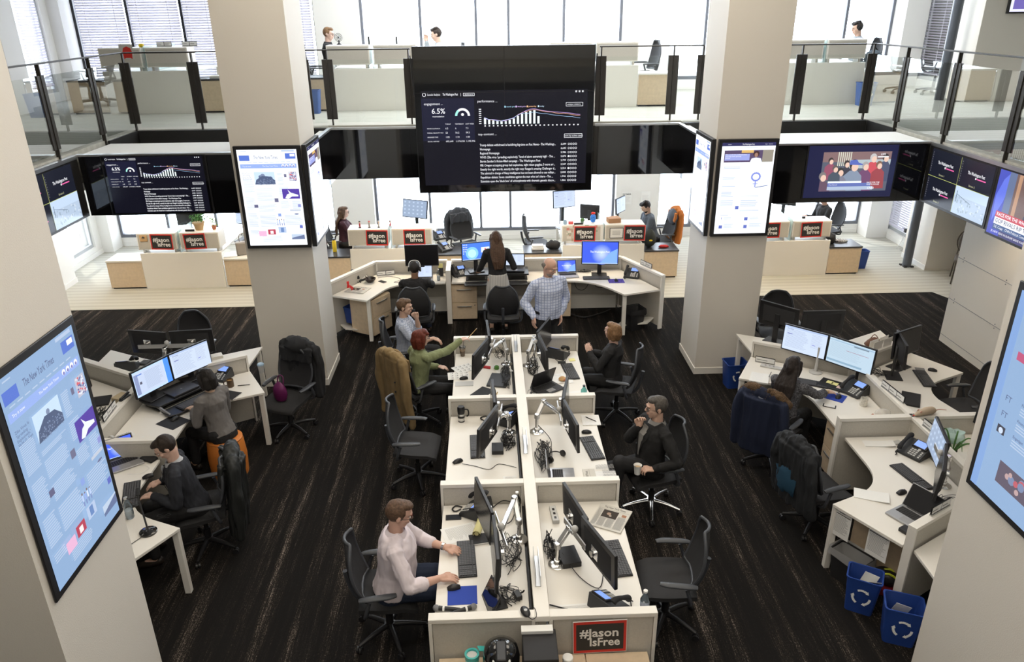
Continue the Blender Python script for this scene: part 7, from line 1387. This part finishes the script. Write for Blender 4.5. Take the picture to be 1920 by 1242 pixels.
    if legs:
        for nm, q in (('L', -1), ('R', 1)):
            hip = P + Rt * q * .09 * s - U * .02; 
            if standing: an = Vector(feet[nm]) - root if feet and nm in feet else Vector((hip.x, hip.y, .09)) + Rt * q * .03; kn, an = ik(hip, an, .44 * s, .43 * s, F)
            else:
                an = Vector(feet[nm]) - root if feet and nm in feet else hip + F * .42 * s + Rt * q * .04; 
                if not (feet and nm in feet): an.z = .09
                kn, an = ik(hip, an, .43 * s, .42 * s, F * .8 + U)
            K_[nm], A_[nm] = kn, an; chain(body, [hip, hip.lerp(kn, .4), kn], [.085 * s, .075 * s, .052 * s]); chain(body, [kn, kn.lerp(an, .35), an], [.052 * s, .052 * s, .034 * s]); chain(body, [an - U * .03, an - U * .055 + F * .12 * s], [.036 * s, .03 * s])
    sk2 = [SK, mat('lip_%.1f' % skin[0], (skin[0] * .8, skin[1] * .6, skin[2] * .6), .5)]; HI = HM.inverted()
    def lips(c): l = HI @ (c - hc) / s; return 1 if (abs(l.x) < .024 and l.y > .084 and -.066 < l.z < -.048) else 0
    remesh(body, vox, 'body', sk2, 3, sel=lips, parent=t)
    ey = MB(); br = MB(); ir = MB()
    for q in (-1, 1): ey.ell(h_(q * .030, .0845, .004), [.0125 * s, .006 * s, .0065 * s], 10, 6, M=HM); ir.ell(h_(q * .030, .0895, .004), [.0055 * s, .003 * s, .006 * s], 8, 6, M=HM); br.tube([h_(q * .016, .097, .026), h_(q * .032, .098, .031), h_(q * .050, .088, .026)], .0035 * s, 6)
    ey.build('eyes', mat('eye_white', (.75, .72, .70), .3), t); ir.build('irises', mat('iris_dark', (.04, .025, .02), .2), t); br.build('eyebrows', mat('brow_%.2f' % hairc[0], [c * .8 for c in hairc], .9), t)
    HMt = mat('hair_%.3f_%.3f' % (hairc[0], hairc[1]), hairc, .55, bump=.5, bs=260, var=.35, vs=60); hr = MB()
    if hair == 'bald':
        for q in (-1, 1): hell(hr, (q * .060, -.035, .0), (.020, .055, .040))
        hell(hr, (0, -.080, -.005), (.055, .024, .045))
    else:
        up = {'short': .030, 'man': .034, 'thick': .036}.get(hair, .032); hell(hr, (0, -.022, .030), (.083, .094, .094)); hell(hr, (0, .030, .088), (.058, .060, .034 if hair != 'short' else .028))
        if hair == 'thick': hell(hr, (.02, .04, .10), (.05, .05, .03)); hell(hr, (-.03, -.02, .11), (.05, .06, .03))
        if hair in ('bob', 'long', 'shag'):
            e_ = -.10 if hair != 'shag' else -.075; w2 = .070
            for q in (-1, 1): chain(hr, [h_(q * w2, .012, .05), h_(q * .082, .004, -.02), h_(q * .078, -.004, e_)], [.030 * s, .030 * s, .022 * s])
            chain(hr, [h_(0, -.06, .06), h_(0, -.085, -.02), h_(0, -.075, e_)], [.06 * s, .055 * s, .045 * s]); chain(hr, [h_(-.05, -.055, .0), h_(-.055, -.05, e_)], [.045 * s, .04 * s]); chain(hr, [h_(.05, -.055, .0), h_(.055, -.05, e_)], [.045 * s, .04 * s])
        if hair == 'bob': chain(hr, [h_(-.055, .07, .065), h_(.055, .07, .065)], [.024 * s, .024 * s])
        if hair == 'long':
            for i in range(-3, 4): q = i / 3; b = V(q * .10 * s, -.135 * s - .02 * (1 - abs(q)), .44 * s); chain(hr, [h_(q * .06, -.07, -.05), b, V(q * .085 * s + .01 * math.sin(i * 2), -.155 * s, .28 * s), V(q * .06 * s, -.14 * s, .16 * s)], [.035 * s, .030 * s, .026 * s, .012 * s])
    remesh(hr, .0065, 'hair', HMt, 2, wr=.004, wf=30, parent=t)
    if beard: bm = MB(); hell(bm, (0, .040, -.082), (.050, .052, .042)); hell(bm, (0, .090, -.040), (.026, .010, .008)); remesh(bm, .006, 'beard', mat('beard_%.2f' % beard[0], beard, .9, bump=.5, bs=300), 2, wr=.002, wf=60, parent=t)
    if glasses:
        g = MB()
        for q in (-1, 1):
            c = (q * .033, .100, .002); g.tube([h_(c[0] + .024 * math.cos(w_), c[1], c[2] + .017 * math.sin(w_)) for w_ in [2 * PI * i / 12 for i in range(13)]], .0026 * s, 6, sub=1); g.tube([h_(q * .057, .098, .006), h_(q * .080, .04, .008), h_(q * .082, -.01, .004)], .0022 * s, 6)
        g.tube([h_(-.010, .102, .005), h_(.010, .102, .005)], .002 * s, 6); g.build('glasses', BLK, t)
    # clothes
    tb = MB(); torso(tb, .016, -.10 if not skirt else -.02, .48); chain(tb, [shoulders['L'] + S * .006, neck - S * .052 * s, shoulders['R'] + S * .006], [.058 * s, .070 * s, .058 * s]);
    for nm in ('L', 'R'):
        sh, e, w_ = shoulders[nm], E_[nm], W_[nm]; fr = 1 + (fat - 1) * .5
        if sleeve > 0: end = sh.lerp(e, min(1, sleeve * 2)) if sleeve < .5 else e; chain(tb, [sh - Rs * (1 if nm == 'R' else -1) * .03, sh, sh.lerp(end, .5), end], [.058 * s, .066 * s * fr, .060 * s * fr, .054 * s * fr])
        if sleeve > .5: end = e.lerp(w_, (sleeve - .5) * 2); chain(tb, [e, e.lerp(end, .5), end], [.054 * s * fr, .052 * s * fr, (.042 if sleeve > .9 else .055) * s])
    remesh(tb, vox * 1.25, 'jacket' if jacket else 'shirt', top, 3, wr=.010, wf=15, parent=t)
    if collar:
        cb = MB(); n = 16; ring = lambda r_, u, f=0: [neck + Rs * math.cos(q) * r_ * s + Fp * (math.sin(q) * r_ * s + f) + S * u * s for q in [2 * PI * i / n for i in range(n)]]
        cb.rings([ring(.088, -.055), ring(.074, -.005), ring(.070, .018), ring(.082, -.012), ring(.098, -.04)], caps=False); cb.build('collar', top2 or top, t, smooth=80)
    if jacket:      # shirt front between the lapels, tie, lapels
        def fp(h, x, inf=.020): k = fat; d = (.118 * k if h > .1 else .125 * k) if h < .42 else .09; w_ = .16 * k; return P + Rs * (x * s) + Fp * ((d * math.sqrt(max(.05, 1 - (x / w_) ** 2)) + inf + (.012 if h < .42 else 0)) * s) + S * (h * s)
        hs_ = [(.14, .008), (.22, .022), (.30, .036), (.38, .050), (.44, .055), (.475, .040)]; m = MB(); rows = [[fp(h, w_ * (i / 4 - 1)) for i in range(9)] for h, w_ in hs_]
        for r0, r1 in zip(rows[:-1], rows[1:]):
            for i in range(8): m.add([r0[i], r0[i + 1], r1[i + 1], r1[i]], [(0, 1, 2, 3)])
        m.build('shirt_front', jacket, t, smooth=80)
        for q in (-1, 1): m = MB(); m.add([fp(.14, q * .008, .026), fp(.30, q * .034, .026), fp(.46, q * .050, .026), fp(.44, q * .095, .022), fp(.34, q * .090, .026), fp(.30, q * .06, .028)], [(0, 1, 2, 3, 4, 5) if q > 0 else (5, 4, 3, 2, 1, 0)]); m.build('lapel', top, t)
        if tie: m = MB(); m.add([fp(.455, -.016, .027), fp(.455, .016, .027), fp(.43, .010, .03), fp(.20, .026, .028), fp(.16, 0, .028), fp(.20, -.026, .028), fp(.43, -.010, .03)], [(0, 6, 5, 4, 3, 2, 1)]); m.build('tie', tie, t, smooth=0)
    bm_ = bot or mat('black_trousers', (.016, .016, .018), .8)
    if legs:
        bb_ = MB(); torso(bb_, .012 if not skirt else .010, -.14, .0 if not standing else .05); 
        if skirt:
            if standing: bb_.rings([[P + Rt * (r_ * s * math.cos(q)) + F * (r_ * .8 * s * math.sin(q)) + U * (u * s) for q in [2 * PI * i / 24 for i in range(24)]] for r_, u in ((.15, .08), (.19, -.10), (.21, -.35), (.23, -.52))])
        else:
            for nm in ('L', 'R'): hip = P + Rt * (1 if nm == 'R' else -1) * .09 * s - U * .02; kn, an = K_[nm], A_[nm]; chain(bb_, [hip, hip.lerp(kn, .4), kn], [.103 * s, .090 * s, .070 * s]); chain(bb_, [kn, kn.lerp(an, .5), an - (an - kn).normalized() * .03], [.070 * s, .060 * s, .055 * s])
        remesh(bb_, vox * 1.5, 'skirt' if skirt else 'trousers', bm_ if not skirt else skirt, 3, wr=.006, wf=12, parent=t)
        so_ = MB(); 
        for nm in ('L', 'R'): an = A_[nm]; chain(so_, [an - U * .045 - F * .03, an - U * .055 + F * .06 * s, an - U * .062 + F * .15 * s], [.043 * s, .043 * s, .034 * s])
        remesh(so_, .009, 'shoes', mat('shoe_leather_%.2f' % shoes[0], shoes, .4), 2, parent=t)
    if watch: q = W_[watch]; d = (W_[watch] - E_[watch]).normalized(); MB().cyl(q - d * .03, q - d * .008, .031 * s, n=20).build('watch', CHR if not female else mat('gold', (.8, .6, .25), .3, 1.0), t)
    if standing and not skirt: n = 24; MB().rings([[P + Rt * ((.155 * fat + r_) * s * math.cos(q)) + Fp * ((.118 * fat + r_) * s * math.sin(q)) + S * (u * s) for q in [2 * PI * i / n for i in range(n)]] for r_, u in ((.020, .03), (.024, .035), (.024, .065), (.020, .07))], caps=False).build('belt', BLK, t)
    if extra: extra(t, dict(h=h_, HM=HM, s=s, P=P, V=V, neck=neck, W=W_, E=E_, Rt=Rt, F=F, S=S, Fp=Fp, Rs=Rs))
    return t, root, W_, h_
def cans(m=PWHT):
    def f(t, c):
        h = c['h']; MB().tube([h(-.088, -.01, .0), h(-.085, -.01, .08), h(-.045, -.01, .128), h(.045, -.01, .128), h(.085, -.01, .08), h(.088, -.01, .0)], .007, 8).build('headband', m, t)
        for q in (-1, 1): MB().cyl(h(q * .076, -.008, -.005), h(q * .10, -.008, -.005), .036, n=16).build('ear_cushion', BLK, t)
    return f
NAVYS = mat('navy_suit_wool', (.022, .024, .032), .85); BLKS = mat('black_suit_wool', (.014, .014, .015), .85); PINK = mat('pale_pink_cotton', (.74, .66, .70), .85, bump=.1, bs=60)
CHK = check_mat('blue_check_cotton', (.60, .65, .80), (.30, .36, .55), 50); CHK2 = check_mat('fine_blue_check', (.50, .54, .64), (.25, .30, .42), 90)
GREEN = mat('olive_green_knit', (.23, .26, .135), .9, bump=.4, bs=70); GREYK = mat('taupe_grey_knit', (.17, .16, .155), .9, bump=.2, bs=90); BK = mat('black_knit', (.02, .02, .022), .85)
def ph_chair(key, x, y, a, lb, mk=office_chair): return seat_at(x, y, a, lb, key, mk)
# 1 standing man
person('bald bearded man in a blue checked shirt, standing behind the island', (.80, 9.82, .99), -66, 3, 0, (24, -26), {'R': (.58, 9.50, .96), 'L': (.98, 9.74, .90)}, {'R': (-.1, -.35, -.85), 'L': (.1, -.4, -.9)}, s=1.06, fat=1.12, hair='bald', hairc=(.20, .18, .16), top=CHK, beard=(.30, .26, .24), standing=True, skin=(.62, .38, .29), glasses=False, elbow={'R': (-.5, .35, -.2), 'L': (.5, .6, -.3)})
# 2 standing woman
person('woman with long wavy hair, black top and white pleated skirt, seen from behind', (.13, 11.50, .93), 98, 14, 0, (0, -20), {'L': (-.2, 11.86, .90), 'R': (.42, 11.84, .93)}, s=.97, female=True, hair='long', hairc=(.085, .045, .025), top=BK, skirt=stripe_mat('white_pleat_shade', (.62, .60, .57), (.42, .41, .39), 12), standing=True, collar=False)  # skirt cloth is smooth; its darker stripes paint the shade between pleats
# 3 headphones man
seat_at(-1.17, 11.05, 90, 'black mesh chair of the man with white headphones'); person('man in black sweater wearing white headphones, back to the camera', (-1.17, 11.12, .56), 88, 8, 0, (0, -12), {'R': (-.96, 11.84, .775), 'L': (-1.36, 11.80, .775)}, {'R': (-.2, 1, 0), 'L': (.2, 1, 0)}, hair='short', hairc=(.015, .012, .010), skin=(.24, .13, .08), top=BK, extra=cans(), bot=mat('dark_denim', (.02, .03, .06), .85), elbow={'L': (-1, -.2, -.3), 'R': (.8, -.2, -.6)})
# 4 checked shirt man
seat_at(-1.22, 9.58, 5, 'mesh chair of the man holding his chin')
t4 = person('brown haired man in a checked shirt resting his hand on his chin', (-1.20, 9.58, .56), 2, 2, 0, (-8, -4), {'L': (-1.03, 9.60, 1.12), 'R': (-.70, 9.32, .82)}, {'L': (-.15, -.1, .9), 'R': (.8, .0, -.35)}, hair='man', hairc=(.13, .075, .04), top=CHK2, sleeve=.62, curl={'L': .9, 'R': .4}, elbow={'L': (.3, .2, -1), 'R': (0, -.6, -.8)})
# 5 redhead
seat_at(-.95, 8.60, 40, 'mesh chair carrying the tan trench coat')
person('red haired woman in a green sweater pointing with a pencil', (-.92, 8.55, .56), 14, 4, 0, (12, -2), {'R': (-.24, 8.76, 1.13), 'L': (-.62, 8.75, .66)}, {'R': (.8, .45, .05)}, twist=24, s=.97, female=True, hair='bob', hairc=(.115, .017, .005), top=GREEN, glasses=True, sleeve=.95, curl={'R': .55}, elbow={'R': (0, -.3, -1)}, skin=(.70, .47, .38))
t = pen('pencil', (-.235, 8.78, 1.145), 35, mat('pencil_wood', (.60, .38, .16), .6), .16); t['label'] = 'wooden pencil held out by the red haired woman'; t.rotation_euler = (0, R(-38), R(30))
# 6 woman in black
seat_at(1.60, 8.56, 160, 'mesh chair of the woman in black'); person('brown haired woman in black with clasped hands, looking away', (1.55, 8.62, .56), 152, 2, 0, (-8, 4), {'L': (1.22, 8.70, .96), 'R': (1.25, 8.76, .94)}, {'L': (-.3, .4, .85), 'R': (-.3, .2, .9)}, s=.97, female=True, hair='shag', hairc=(.22, .12, .055), top=BK, collar=False, skin=(.68, .45, .36), elbow={'L': (.2, -.6, -1), 'R': (.3, .6, -1)})
# 7 suit man with cup
seat_at(1.66, 6.61, 190, 'mesh chair with polished base, of the man with the paper cup', 'chair_silver', office_chair_silver)
person('grey haired man in a black suit and glasses, chin on hand, holding a cup', (1.62, 6.60, .56), 196, -4, 0, (-12, -3), {'R': (1.49, 6.63, 1.10), 'L': (1.50, 6.30, .71)}, {'R': (.05, .1, .95), 'L': (-.75, -.1, .15)}, feet={'R': (1.10, 6.62, .09), 'L': (1.22, 6.40, .30)}, s=1.03, fat=1.05, hair='man', hairc=(.085, .075, .065), top=BLKS, jacket=mat('grey_shirt', (.26, .25, .24), .8), top2=mat('grey_shirt', (.26, .25, .24), .8), glasses=True, curl={'R': .9, 'L': .75}, elbow={'R': (-.4, .5, -1), 'L': (.3, -.6, -.8)}, sleeve=.97)
t = thing('paper_cup', 'white paper cup held by the man in the black suit', 'cup', (1.425, 6.30, .655)); MB().lathe([(.028, 0), (.040, .10), (.042, .104), (.038, .10), (.026, .006), (.001, .006)], 24, caps=False).build('cup', PAPER, t, smooth=60); MB().cyl((0, 0, .075), (0, 0, .077), .035).build('coffee', mat('milky_coffee', (.45, .33, .2), .3), t)
# 8 pink shirt man
seat_at(-.92, 4.97, 6, 'black chair behind the man in the pale pink shirt')
person('man in a pale pink shirt and glasses typing at the front left desk', (-.86, 4.97, .57), 4, 8, 0, (6, -18), {'R': (-.36, 4.76, .775), 'L': (-.34, 5.10, .775)}, {'R': (1, .12, -.05), 'L': (1, -.25, -.05)}, s=1.03, fat=1.18, hair='man', hairc=(.115, .065, .038), top=PINK, sleeve=.72, glasses=True, skin=(.64, .39, .30), watch='L', bot=mat('dark_denim', (.02, .03, .06), .85), elbow={'R': (-.1, -.7, -.7), 'L': (-.1, .6, -.8)})
# 9 young man
seat_at(-2.86, 6.19, 197, 'black chair with a padded coat hung over it, left pod')
person('young man in a dark suit and striped tie typing at the left pod', (-2.92, 6.19, .56), 196, 14, 0, (8, -34), {'L': (-3.27, 5.98, .78), 'R': (-3.28, 6.17, .78)}, {'L': (-.9, .15, -.1), 'R': (-.9, -.35, -.1)}, s=1.0, hair='short', hairc=(.025, .015, .010), top=NAVYS, jacket=mat('fine_grey_check', (.45, .46, .48), .8), top2=mat('fine_grey_check', (.45, .46, .48), .8), tie=stripe_mat('tie_stripe', (.06, .07, .11), (.25, .28, .35), 14, axis='Z'), skin=(.66, .43, .34), sleeve=.97)
# 10 grey cardigan woman
person('dark haired woman in a grey cardigan sitting on the orange stool', (-3.06, 7.50, .585), 148, 12, 0, (6, -14), {'L': (-3.44, 7.62, .82), 'R': (-3.36, 7.80, .81)}, {'L': (-.75, .55, -.05), 'R': (-.7, .5, -.05)}, s=.96, female=True, hair='bob', hairc=(.014, .011, .010), top=GREYK, collar=False, skin=(.60, .40, .28), sleeve=.93)
# 11 woman, right pod
seat_at(3.22, 7.42, 42, 'chair covered by a navy parka with a fur hood, right pod')
person('woman with long dark hair and a patterned blouse using a mouse, right pod', (3.34, 7.50, .56), 44, 8, 0, (6, -16), {'R': (3.97, 7.66, .785), 'L': (3.60, 8.02, .78)}, {'R': (.95, .15, -.1)}, s=.96, female=True, hair='long', hairc=(.018, .011, .009), top=mat('black_white_print', (.09, .09, .10), .8, var=.95, vs=70), sleeve=.8, watch='R', skin=(.66, .44, .34), collar=False, elbow={'R': (.1, -.8, -.7)})
# 12-14 upstairs
seat_at(-3.15, 15.3, 10, 'dark mesh chair on the upper floor beside the left column', z=ZU); person('woman in a black turtleneck and glasses on the upper floor', (-2.95, 15.2, ZU + .60), 0, 4, 0, (-15, -8), zf=ZU, s=.98, female=True, hair='man', hairc=(.20, .11, .05), top=BK, vox=.011, glasses=True, hands={'R': (-2.5, 15.1, ZU + .74), 'L': (-2.5, 15.35, ZU + .74)}, skin=(.68, .46, .37))
person('dark haired man in a grey shirt resting his chin upstairs', (-.78, 15.35, ZU + .56), 180, 12, 0, (0, -14), zf=ZU, hair='thick', hairc=(.03, .018, .012), top=mat('pale_grey_shirt', (.36, .39, .42), .8), vox=.011, hands={'R': (-1.10, 15.35, ZU + 1.16), 'L': (-1.25, 15.1, ZU + .74)}, hdir={'R': (0, 0, 1)}, skin=(.66, .44, .34))
seat_at(-.68, 15.35, 180, 'dark chair upstairs behind the man resting his chin', z=ZU)
person('man wearing headphones at the upper right counter', (7.22, 15.3, ZU + .58), 180, 8, 0, (0, -16), zf=ZU, hair='thick', hairc=(.02, .014, .012), top=mat('pale_grey_shirt', (.36, .39, .42), .8), vox=.011, extra=cans(BLK), hands={'R': (6.8, 15.45, ZU + .74), 'L': (6.8, 15.1, ZU + .74)}, skin=(.62, .40, .30)); seat_at(7.32, 15.3, 180, 'dark chair upstairs of the man wearing headphones', z=ZU)
seat_at(3.05, 15.3, 190, 'light backed chair on the upper floor near the right column', z=ZU)
# 15-18 lower back
seat_at(-3.05, 14.98, 0, 'chair with a dark red jacket hung on it, by the window'); person('brown haired woman in profile behind the figurines, lower floor', (-2.95, 14.95, .56), 4, 4, 0, (0, -4), s=.96, female=True, hair='long', hairc=(.11, .06, .035), top=mat('dark_maroon', (.05, .015, .025), .85), vox=.011, glasses=True, hands={'R': (-2.45, 14.85, .74), 'L': (-2.45, 15.1, .74)}, skin=(.70, .48, .40))
seat_at(3.52, 15.0, 190, 'chair with an orange and grey jacket, by the window'); person('bearded man in a grey sweater looking down at the centre right counter', (3.38, 14.98, .56), 190, 18, 0, (0, -38), hair='thick', hairc=(.014, .011, .010), beard=(.02, .015, .012), top=mat('slate_sweater', (.085, .10, .125), .85), vox=.011, hands={'R': (2.9, 15.1, .74), 'L': (2.9, 14.8, .74)}, skin=(.58, .38, .28))
seat_at(7.25, 15.5, 185, 'black chair behind the far right lower counter'); person('short haired man behind the far right counter, lower floor', (7.12, 15.4, .54), 190, 6, 0, (10, 8), hair='short', hairc=(.07, .045, .03), top=BK, vox=.011, hands={'R': (6.7, 15.5, .74), 'L': (6.7, 15.2, .74)}, skin=(.55, .33, .25))
person('person in teal sleeves at the far left counter, mostly behind the column screen', (-4.38, 14.95, .56), 175, 12, 0, (0, -20), s=.96, female=True, hair='bob', hairc=(.10, .06, .03), top=mat('teal_knit', (.02, .28, .32), .8), vox=.011, hands={'R': (-4.85, 14.98, .75), 'L': (-4.85, 14.75, .75)}, skin=(.68, .46, .36)); seat_at(-4.28, 14.95, 178, 'chair at the far left counter behind the column screen')
# remaining chairs
for x, y, a, lb in ((-.86, 7.25, -4, 'empty black chair left of the middle bay'), (-2.56, 8.42, -112, 'black chair with a dark hooded coat and purple bag'), (.20, 11.02, 88, 'empty mesh chair behind the standing woman'), (1.45, 5.0, 172, 'empty black chair at the front right desk'), (3.28, 6.25, 15, 'chair with a black and blue jacket, right pod'), (5.62, 7.72, 178, 'empty grey chair on the outer side of the right pod'),
                    (4.22, 10.06, 262, 'black chair back just beside the right column'), (-4.22, 9.75, -95, 'black mesh chair behind the far monitors, left pod'), (-.45, 14.9, -60, 'large chair with a grey jacket before the central window'), (.98, 15.0, 5, 'blue grey mesh chair seen side on, before the central window')):
    o = seat_at(x, y, a, lb)
# ============================================================= COATS AND THE LIKE
def drape(name, label, cat, x, y, a, m, w_=.46, top=1.08, bot=.45, th=.05, arms=True, hood=None, seed=1, front=.22, wr=.016, extra=None, flare=1.15):
    """garment hung over a chair back; local +y is the way the chair faces"""
    t = thing(name, label, cat, (x, y, 0), a - 90); b = MB(); yb = lambda z: -.29 - .09 * (z - .55)
    n = 14
    def slab(z0, z1, yoff, w0, w1, th_):
        rs = []
        for i in range(5):
            v = i / 4; z = z0 + (z1 - z0) * v; ww = w0 + (w1 - w0) * v
            rs.append([Vector((ww / 2 * math.cos(q), yb(z) + yoff + th_ * math.sin(q) * (1 + .3 * math.sin(3 * q + seed)) + .03 * abs(math.cos(q)), z)) for q in [2 * PI * j / n for j in range(n)]])
        b.rings(rs)
    slab(top - .05, bot, -.055, w_, w_ * flare, th); slab(top - .04, top - front, .045, w_ * .95, w_ * .9, th * .6); chain(b, [(-w_ * .42, yb(top) - .01, top - .04), (0, yb(top) - .02, top), (w_ * .42, yb(top) - .01, top - .04)], [.055, .07, .055])
    if arms:
        for s_ in (-1, 1): chain(b, [(s_ * w_ * .45, yb(top) - .02, top - .08), (s_ * (w_ * .55), yb(.8) - .05, (top + bot) / 2 + .08), (s_ * w_ * .56, yb(.6) - .02, bot + .02)], [.065, .058, .05])
    remesh(b, .011, 'cloth', m, 3, wr=wr * 1.5, wf=9 + seed, parent=t, zk=.2)
    if extra: extra(t)
    return t
TAN = mat('tan_corduroy', (.26, .18, .085), .9, bump=.3, bs=200, var=.12, vs=10); DGREY = mat('charcoal_coat', (.020, .021, .024), .9); NAVYC = mat('navy_parka', (.012, .018, .045), .85)
def tanx(t): 
    MB().tube([(-.22, -.30, 1.03), (0, -.27, 1.09), (.22, -.30, 1.03)], .02, 8).build('coat_collar', TAN, t)
    for z in (.75, .62): MB().ell((.12, -.41, z), .012).build('button', BLK, t)
drape('trench_coat', 'long tan corduroy coat hanging on the chair of the red haired woman', 'coat', -.95, 8.60, 40, TAN, .54, 1.08, .16, .055, seed=3, extra=tanx, flare=1.25)
drape('coat', 'dark hooded winter coat over the chair beside the left back column', 'coat', -2.56, 8.42, -112, DGREY, .50, 1.10, .40, .08, seed=5, extra=lambda t: lump((0, -.32, 1.08), (.17, .12, .10), 3, DGREY, t, 'hood', .3))
pb = thing('tote_bag', 'purple magenta bag lying on the chair with the dark coat', 'bag', (-2.62, 8.40, .48), -30); lump((0, -.02, .10), (.10, .07, .14), 2, mat('magenta_nylon', (.12, .008, .08), .5), pb, 'bag', .15); MB().tube([(-.05, 0, .2), (-.04, .03, .3), (.03, .03, .3), (.05, 0, .2)], .008).build('handle', MATS['magenta_nylon'], pb)
t = thing('coffee_cup', 'pale blue topped cup standing by the left arm of the coat chair', 'cup', (-2.93, 8.72, .70)); MB().lathe([(.03, 0), (.04, .1)], 18).build('cup', LGR, t); MB().lathe([(.043, .1), (.043, .115), (.035, .125)], 18).build('lid', mat('blue_lid', (.35, .5, .65), .4), t)
def reflect(t): 
    for pts in ([(-.02, -.40, .66), (.05, -.40, .52), (-.01, -.39, .42), (.07, -.38, .28)],): 
        for p, q in zip(pts[:-1], pts[1:]): MB().bar(p, q, .012, .045, up=(0, 1, 0)).build('reflective_band', mat('reflective_grey', (.55, .55, .54), .4), t)
drape('padded_coat', 'black padded coat with grey reflective zigzag on the chair of the young man', 'coat', -2.86, 6.19, 197, mat('black_nylon', (.016, .018, .018), .6), .46, 1.05, .22, .08, seed=7, extra=reflect)
def fur(t):
    FU = mat('brown_fur', (.10, .062, .034), .95, var=.6, vs=90); rr = random.Random(3); b = MB()
    for k in range(900):
        u = rr.uniform(-1, 1); c = Vector((.27 * u, -.31 - .05 * (1 - u * u) + rr.uniform(-.05, .05), 1.07 - .10 * u * u + rr.uniform(-.05, .05))); 
        if abs(u) < .12: continue
        d = Vector((rr.uniform(-1, 1), rr.uniform(-1, .5), rr.uniform(-.3, 1))).normalized() * .035; w_ = d.orthogonal().normalized() * .004; b.add([c - w_, c + w_, c + d], [(0, 1, 2)])
    f_ = b.build('fur_trim', FU, t, smooth=0); f_['kind'] = 'stuff'
    q = MB()
    for s_ in (-1, 1): chain(q, [(s_ * .07, -.35, 1.09), (s_ * .17, -.34, 1.07), (s_ * .27, -.30, .98)], [.045, .055, .045])
    remesh(q, .012, 'fur_base', FU, 2, wr=.01, wf=40, parent=t); lump((0, -.37, .99), (.075, .05, .12), 4, check_mat('dotted_lining', (.10, .11, .16), (.5, .52, .6), 160), t, 'hood_lining', .15)
drape('parka', 'navy parka with brown fur hood on the chair of the woman, right pod', 'coat', 3.22, 7.42, 42, NAVYC, .52, 1.05, .30, .085, seed=2, extra=fur)
drape('jacket', 'black and blue jacket on the chair at the inner front desk, right pod', 'jacket', 3.28, 6.25, 15, mat('black_blue_jacket', (.018, .020, .024), .85), .50, 1.06, .36, .07, seed=9, extra=lambda t: lump((-.05, -.385, .62), (.16, .035, .16), 6, mat('petrol_blue', (.015, .06, .11), .8), t, 'blue_panel', .3))
drape('jacket', 'dark red jacket on the lower window chair at left', 'jacket', -3.05, 14.98, 0, mat('dark_red_wool', (.20, .01, .015), .85), .44, 1.08, .5, .06, seed=4); drape('jacket', 'orange and grey jacket on the chair of the bearded man', 'jacket', 3.52, 15.0, 190, mat('orange_grey_jacket', (.50, .16, .03), .8), .46, 1.10, .45, .07, seed=6, extra=lambda t: lump((0, -.28, .95), (.20, .09, .16), 3, mat('slate_sweater', (.085, .10, .125), .85), t, 'grey_shoulder', .2))
drape('jacket', 'grey jacket over the large chair before the central window', 'jacket', -.45, 14.9, -60, mat('slate_jacket', (.05, .055, .065), .8), .50, 1.12, .55, .06, seed=8)
t = thing('backpack', 'dark backpack with yellow badge on the low cabinet, centre right', 'bag', (3.15, 14.2, .571)); lump((0, 0, .17), (.12, .10, .18), 5, mat('olive_black_nylon', (.035, .04, .035), .7), t, 'body', .15); MB().ell((0, -.105, .16), (.035, .01, .018)).build('badge', MATS['yellow_plastic'], t); t = thing('gloves', 'red and black gloves beside the dark backpack', 'gloves', (3.42, 14.15, .571)); lump((0, 0, .02), (.10, .05, .03), 2, mat('red_knit', (.45, .02, .02), .8), t, 'glove', .4)
# banquet chair by the panel wall
t = thing('banquet_chair', 'grey upholstered banquet chair in the lower right back corner', 'chair', (9.05, 13.35, 0), 150); GU = mat('taupe_upholstery', (.16, .145, .14), .85); BF = mat('bronze_tube', (.12, .10, .08), .4, .6)
MB().prism([(-.21, -.2), (.21, -.2), (.23, .2), (-.23, .2)], .42, .49).build('seat', GU, t, bevel=.02)
MB().rings([[Vector((.20 * math.cos(q), -.24 - .05 * (z_) + d, .74 + .24 * math.sin(q))) for q in [2 * PI * i / 24 for i in range(24)]] for d, z_ in ((-.02, 0), (.02, 0))]).build('backrest', GU, t, bevel=.01)
MB().tube([(.22 * math.cos(q), -.24, .74 + .26 * math.sin(q)) for q in [2 * PI * i / 20 for i in range(21)]], .012, 8, sub=1).build('back_frame', BF, t)
for sx in (-1, 1): MB().tube([(sx * .19, .18, .42), (sx * .20, .20, 0)], .012, 8, sub=1).build('leg', BF, t); MB().tube([(sx * .17, -.24, .6), (sx * .19, -.2, .42), (sx * .21, -.30, 0)], .012, 8).build('leg', BF, t)
MB().tube([(-.20, .19, .22), (.20, .19, .22)], .009, 8, sub=1).build('stretcher', BF, t)

bpy.data.scenes.remove(WORK)
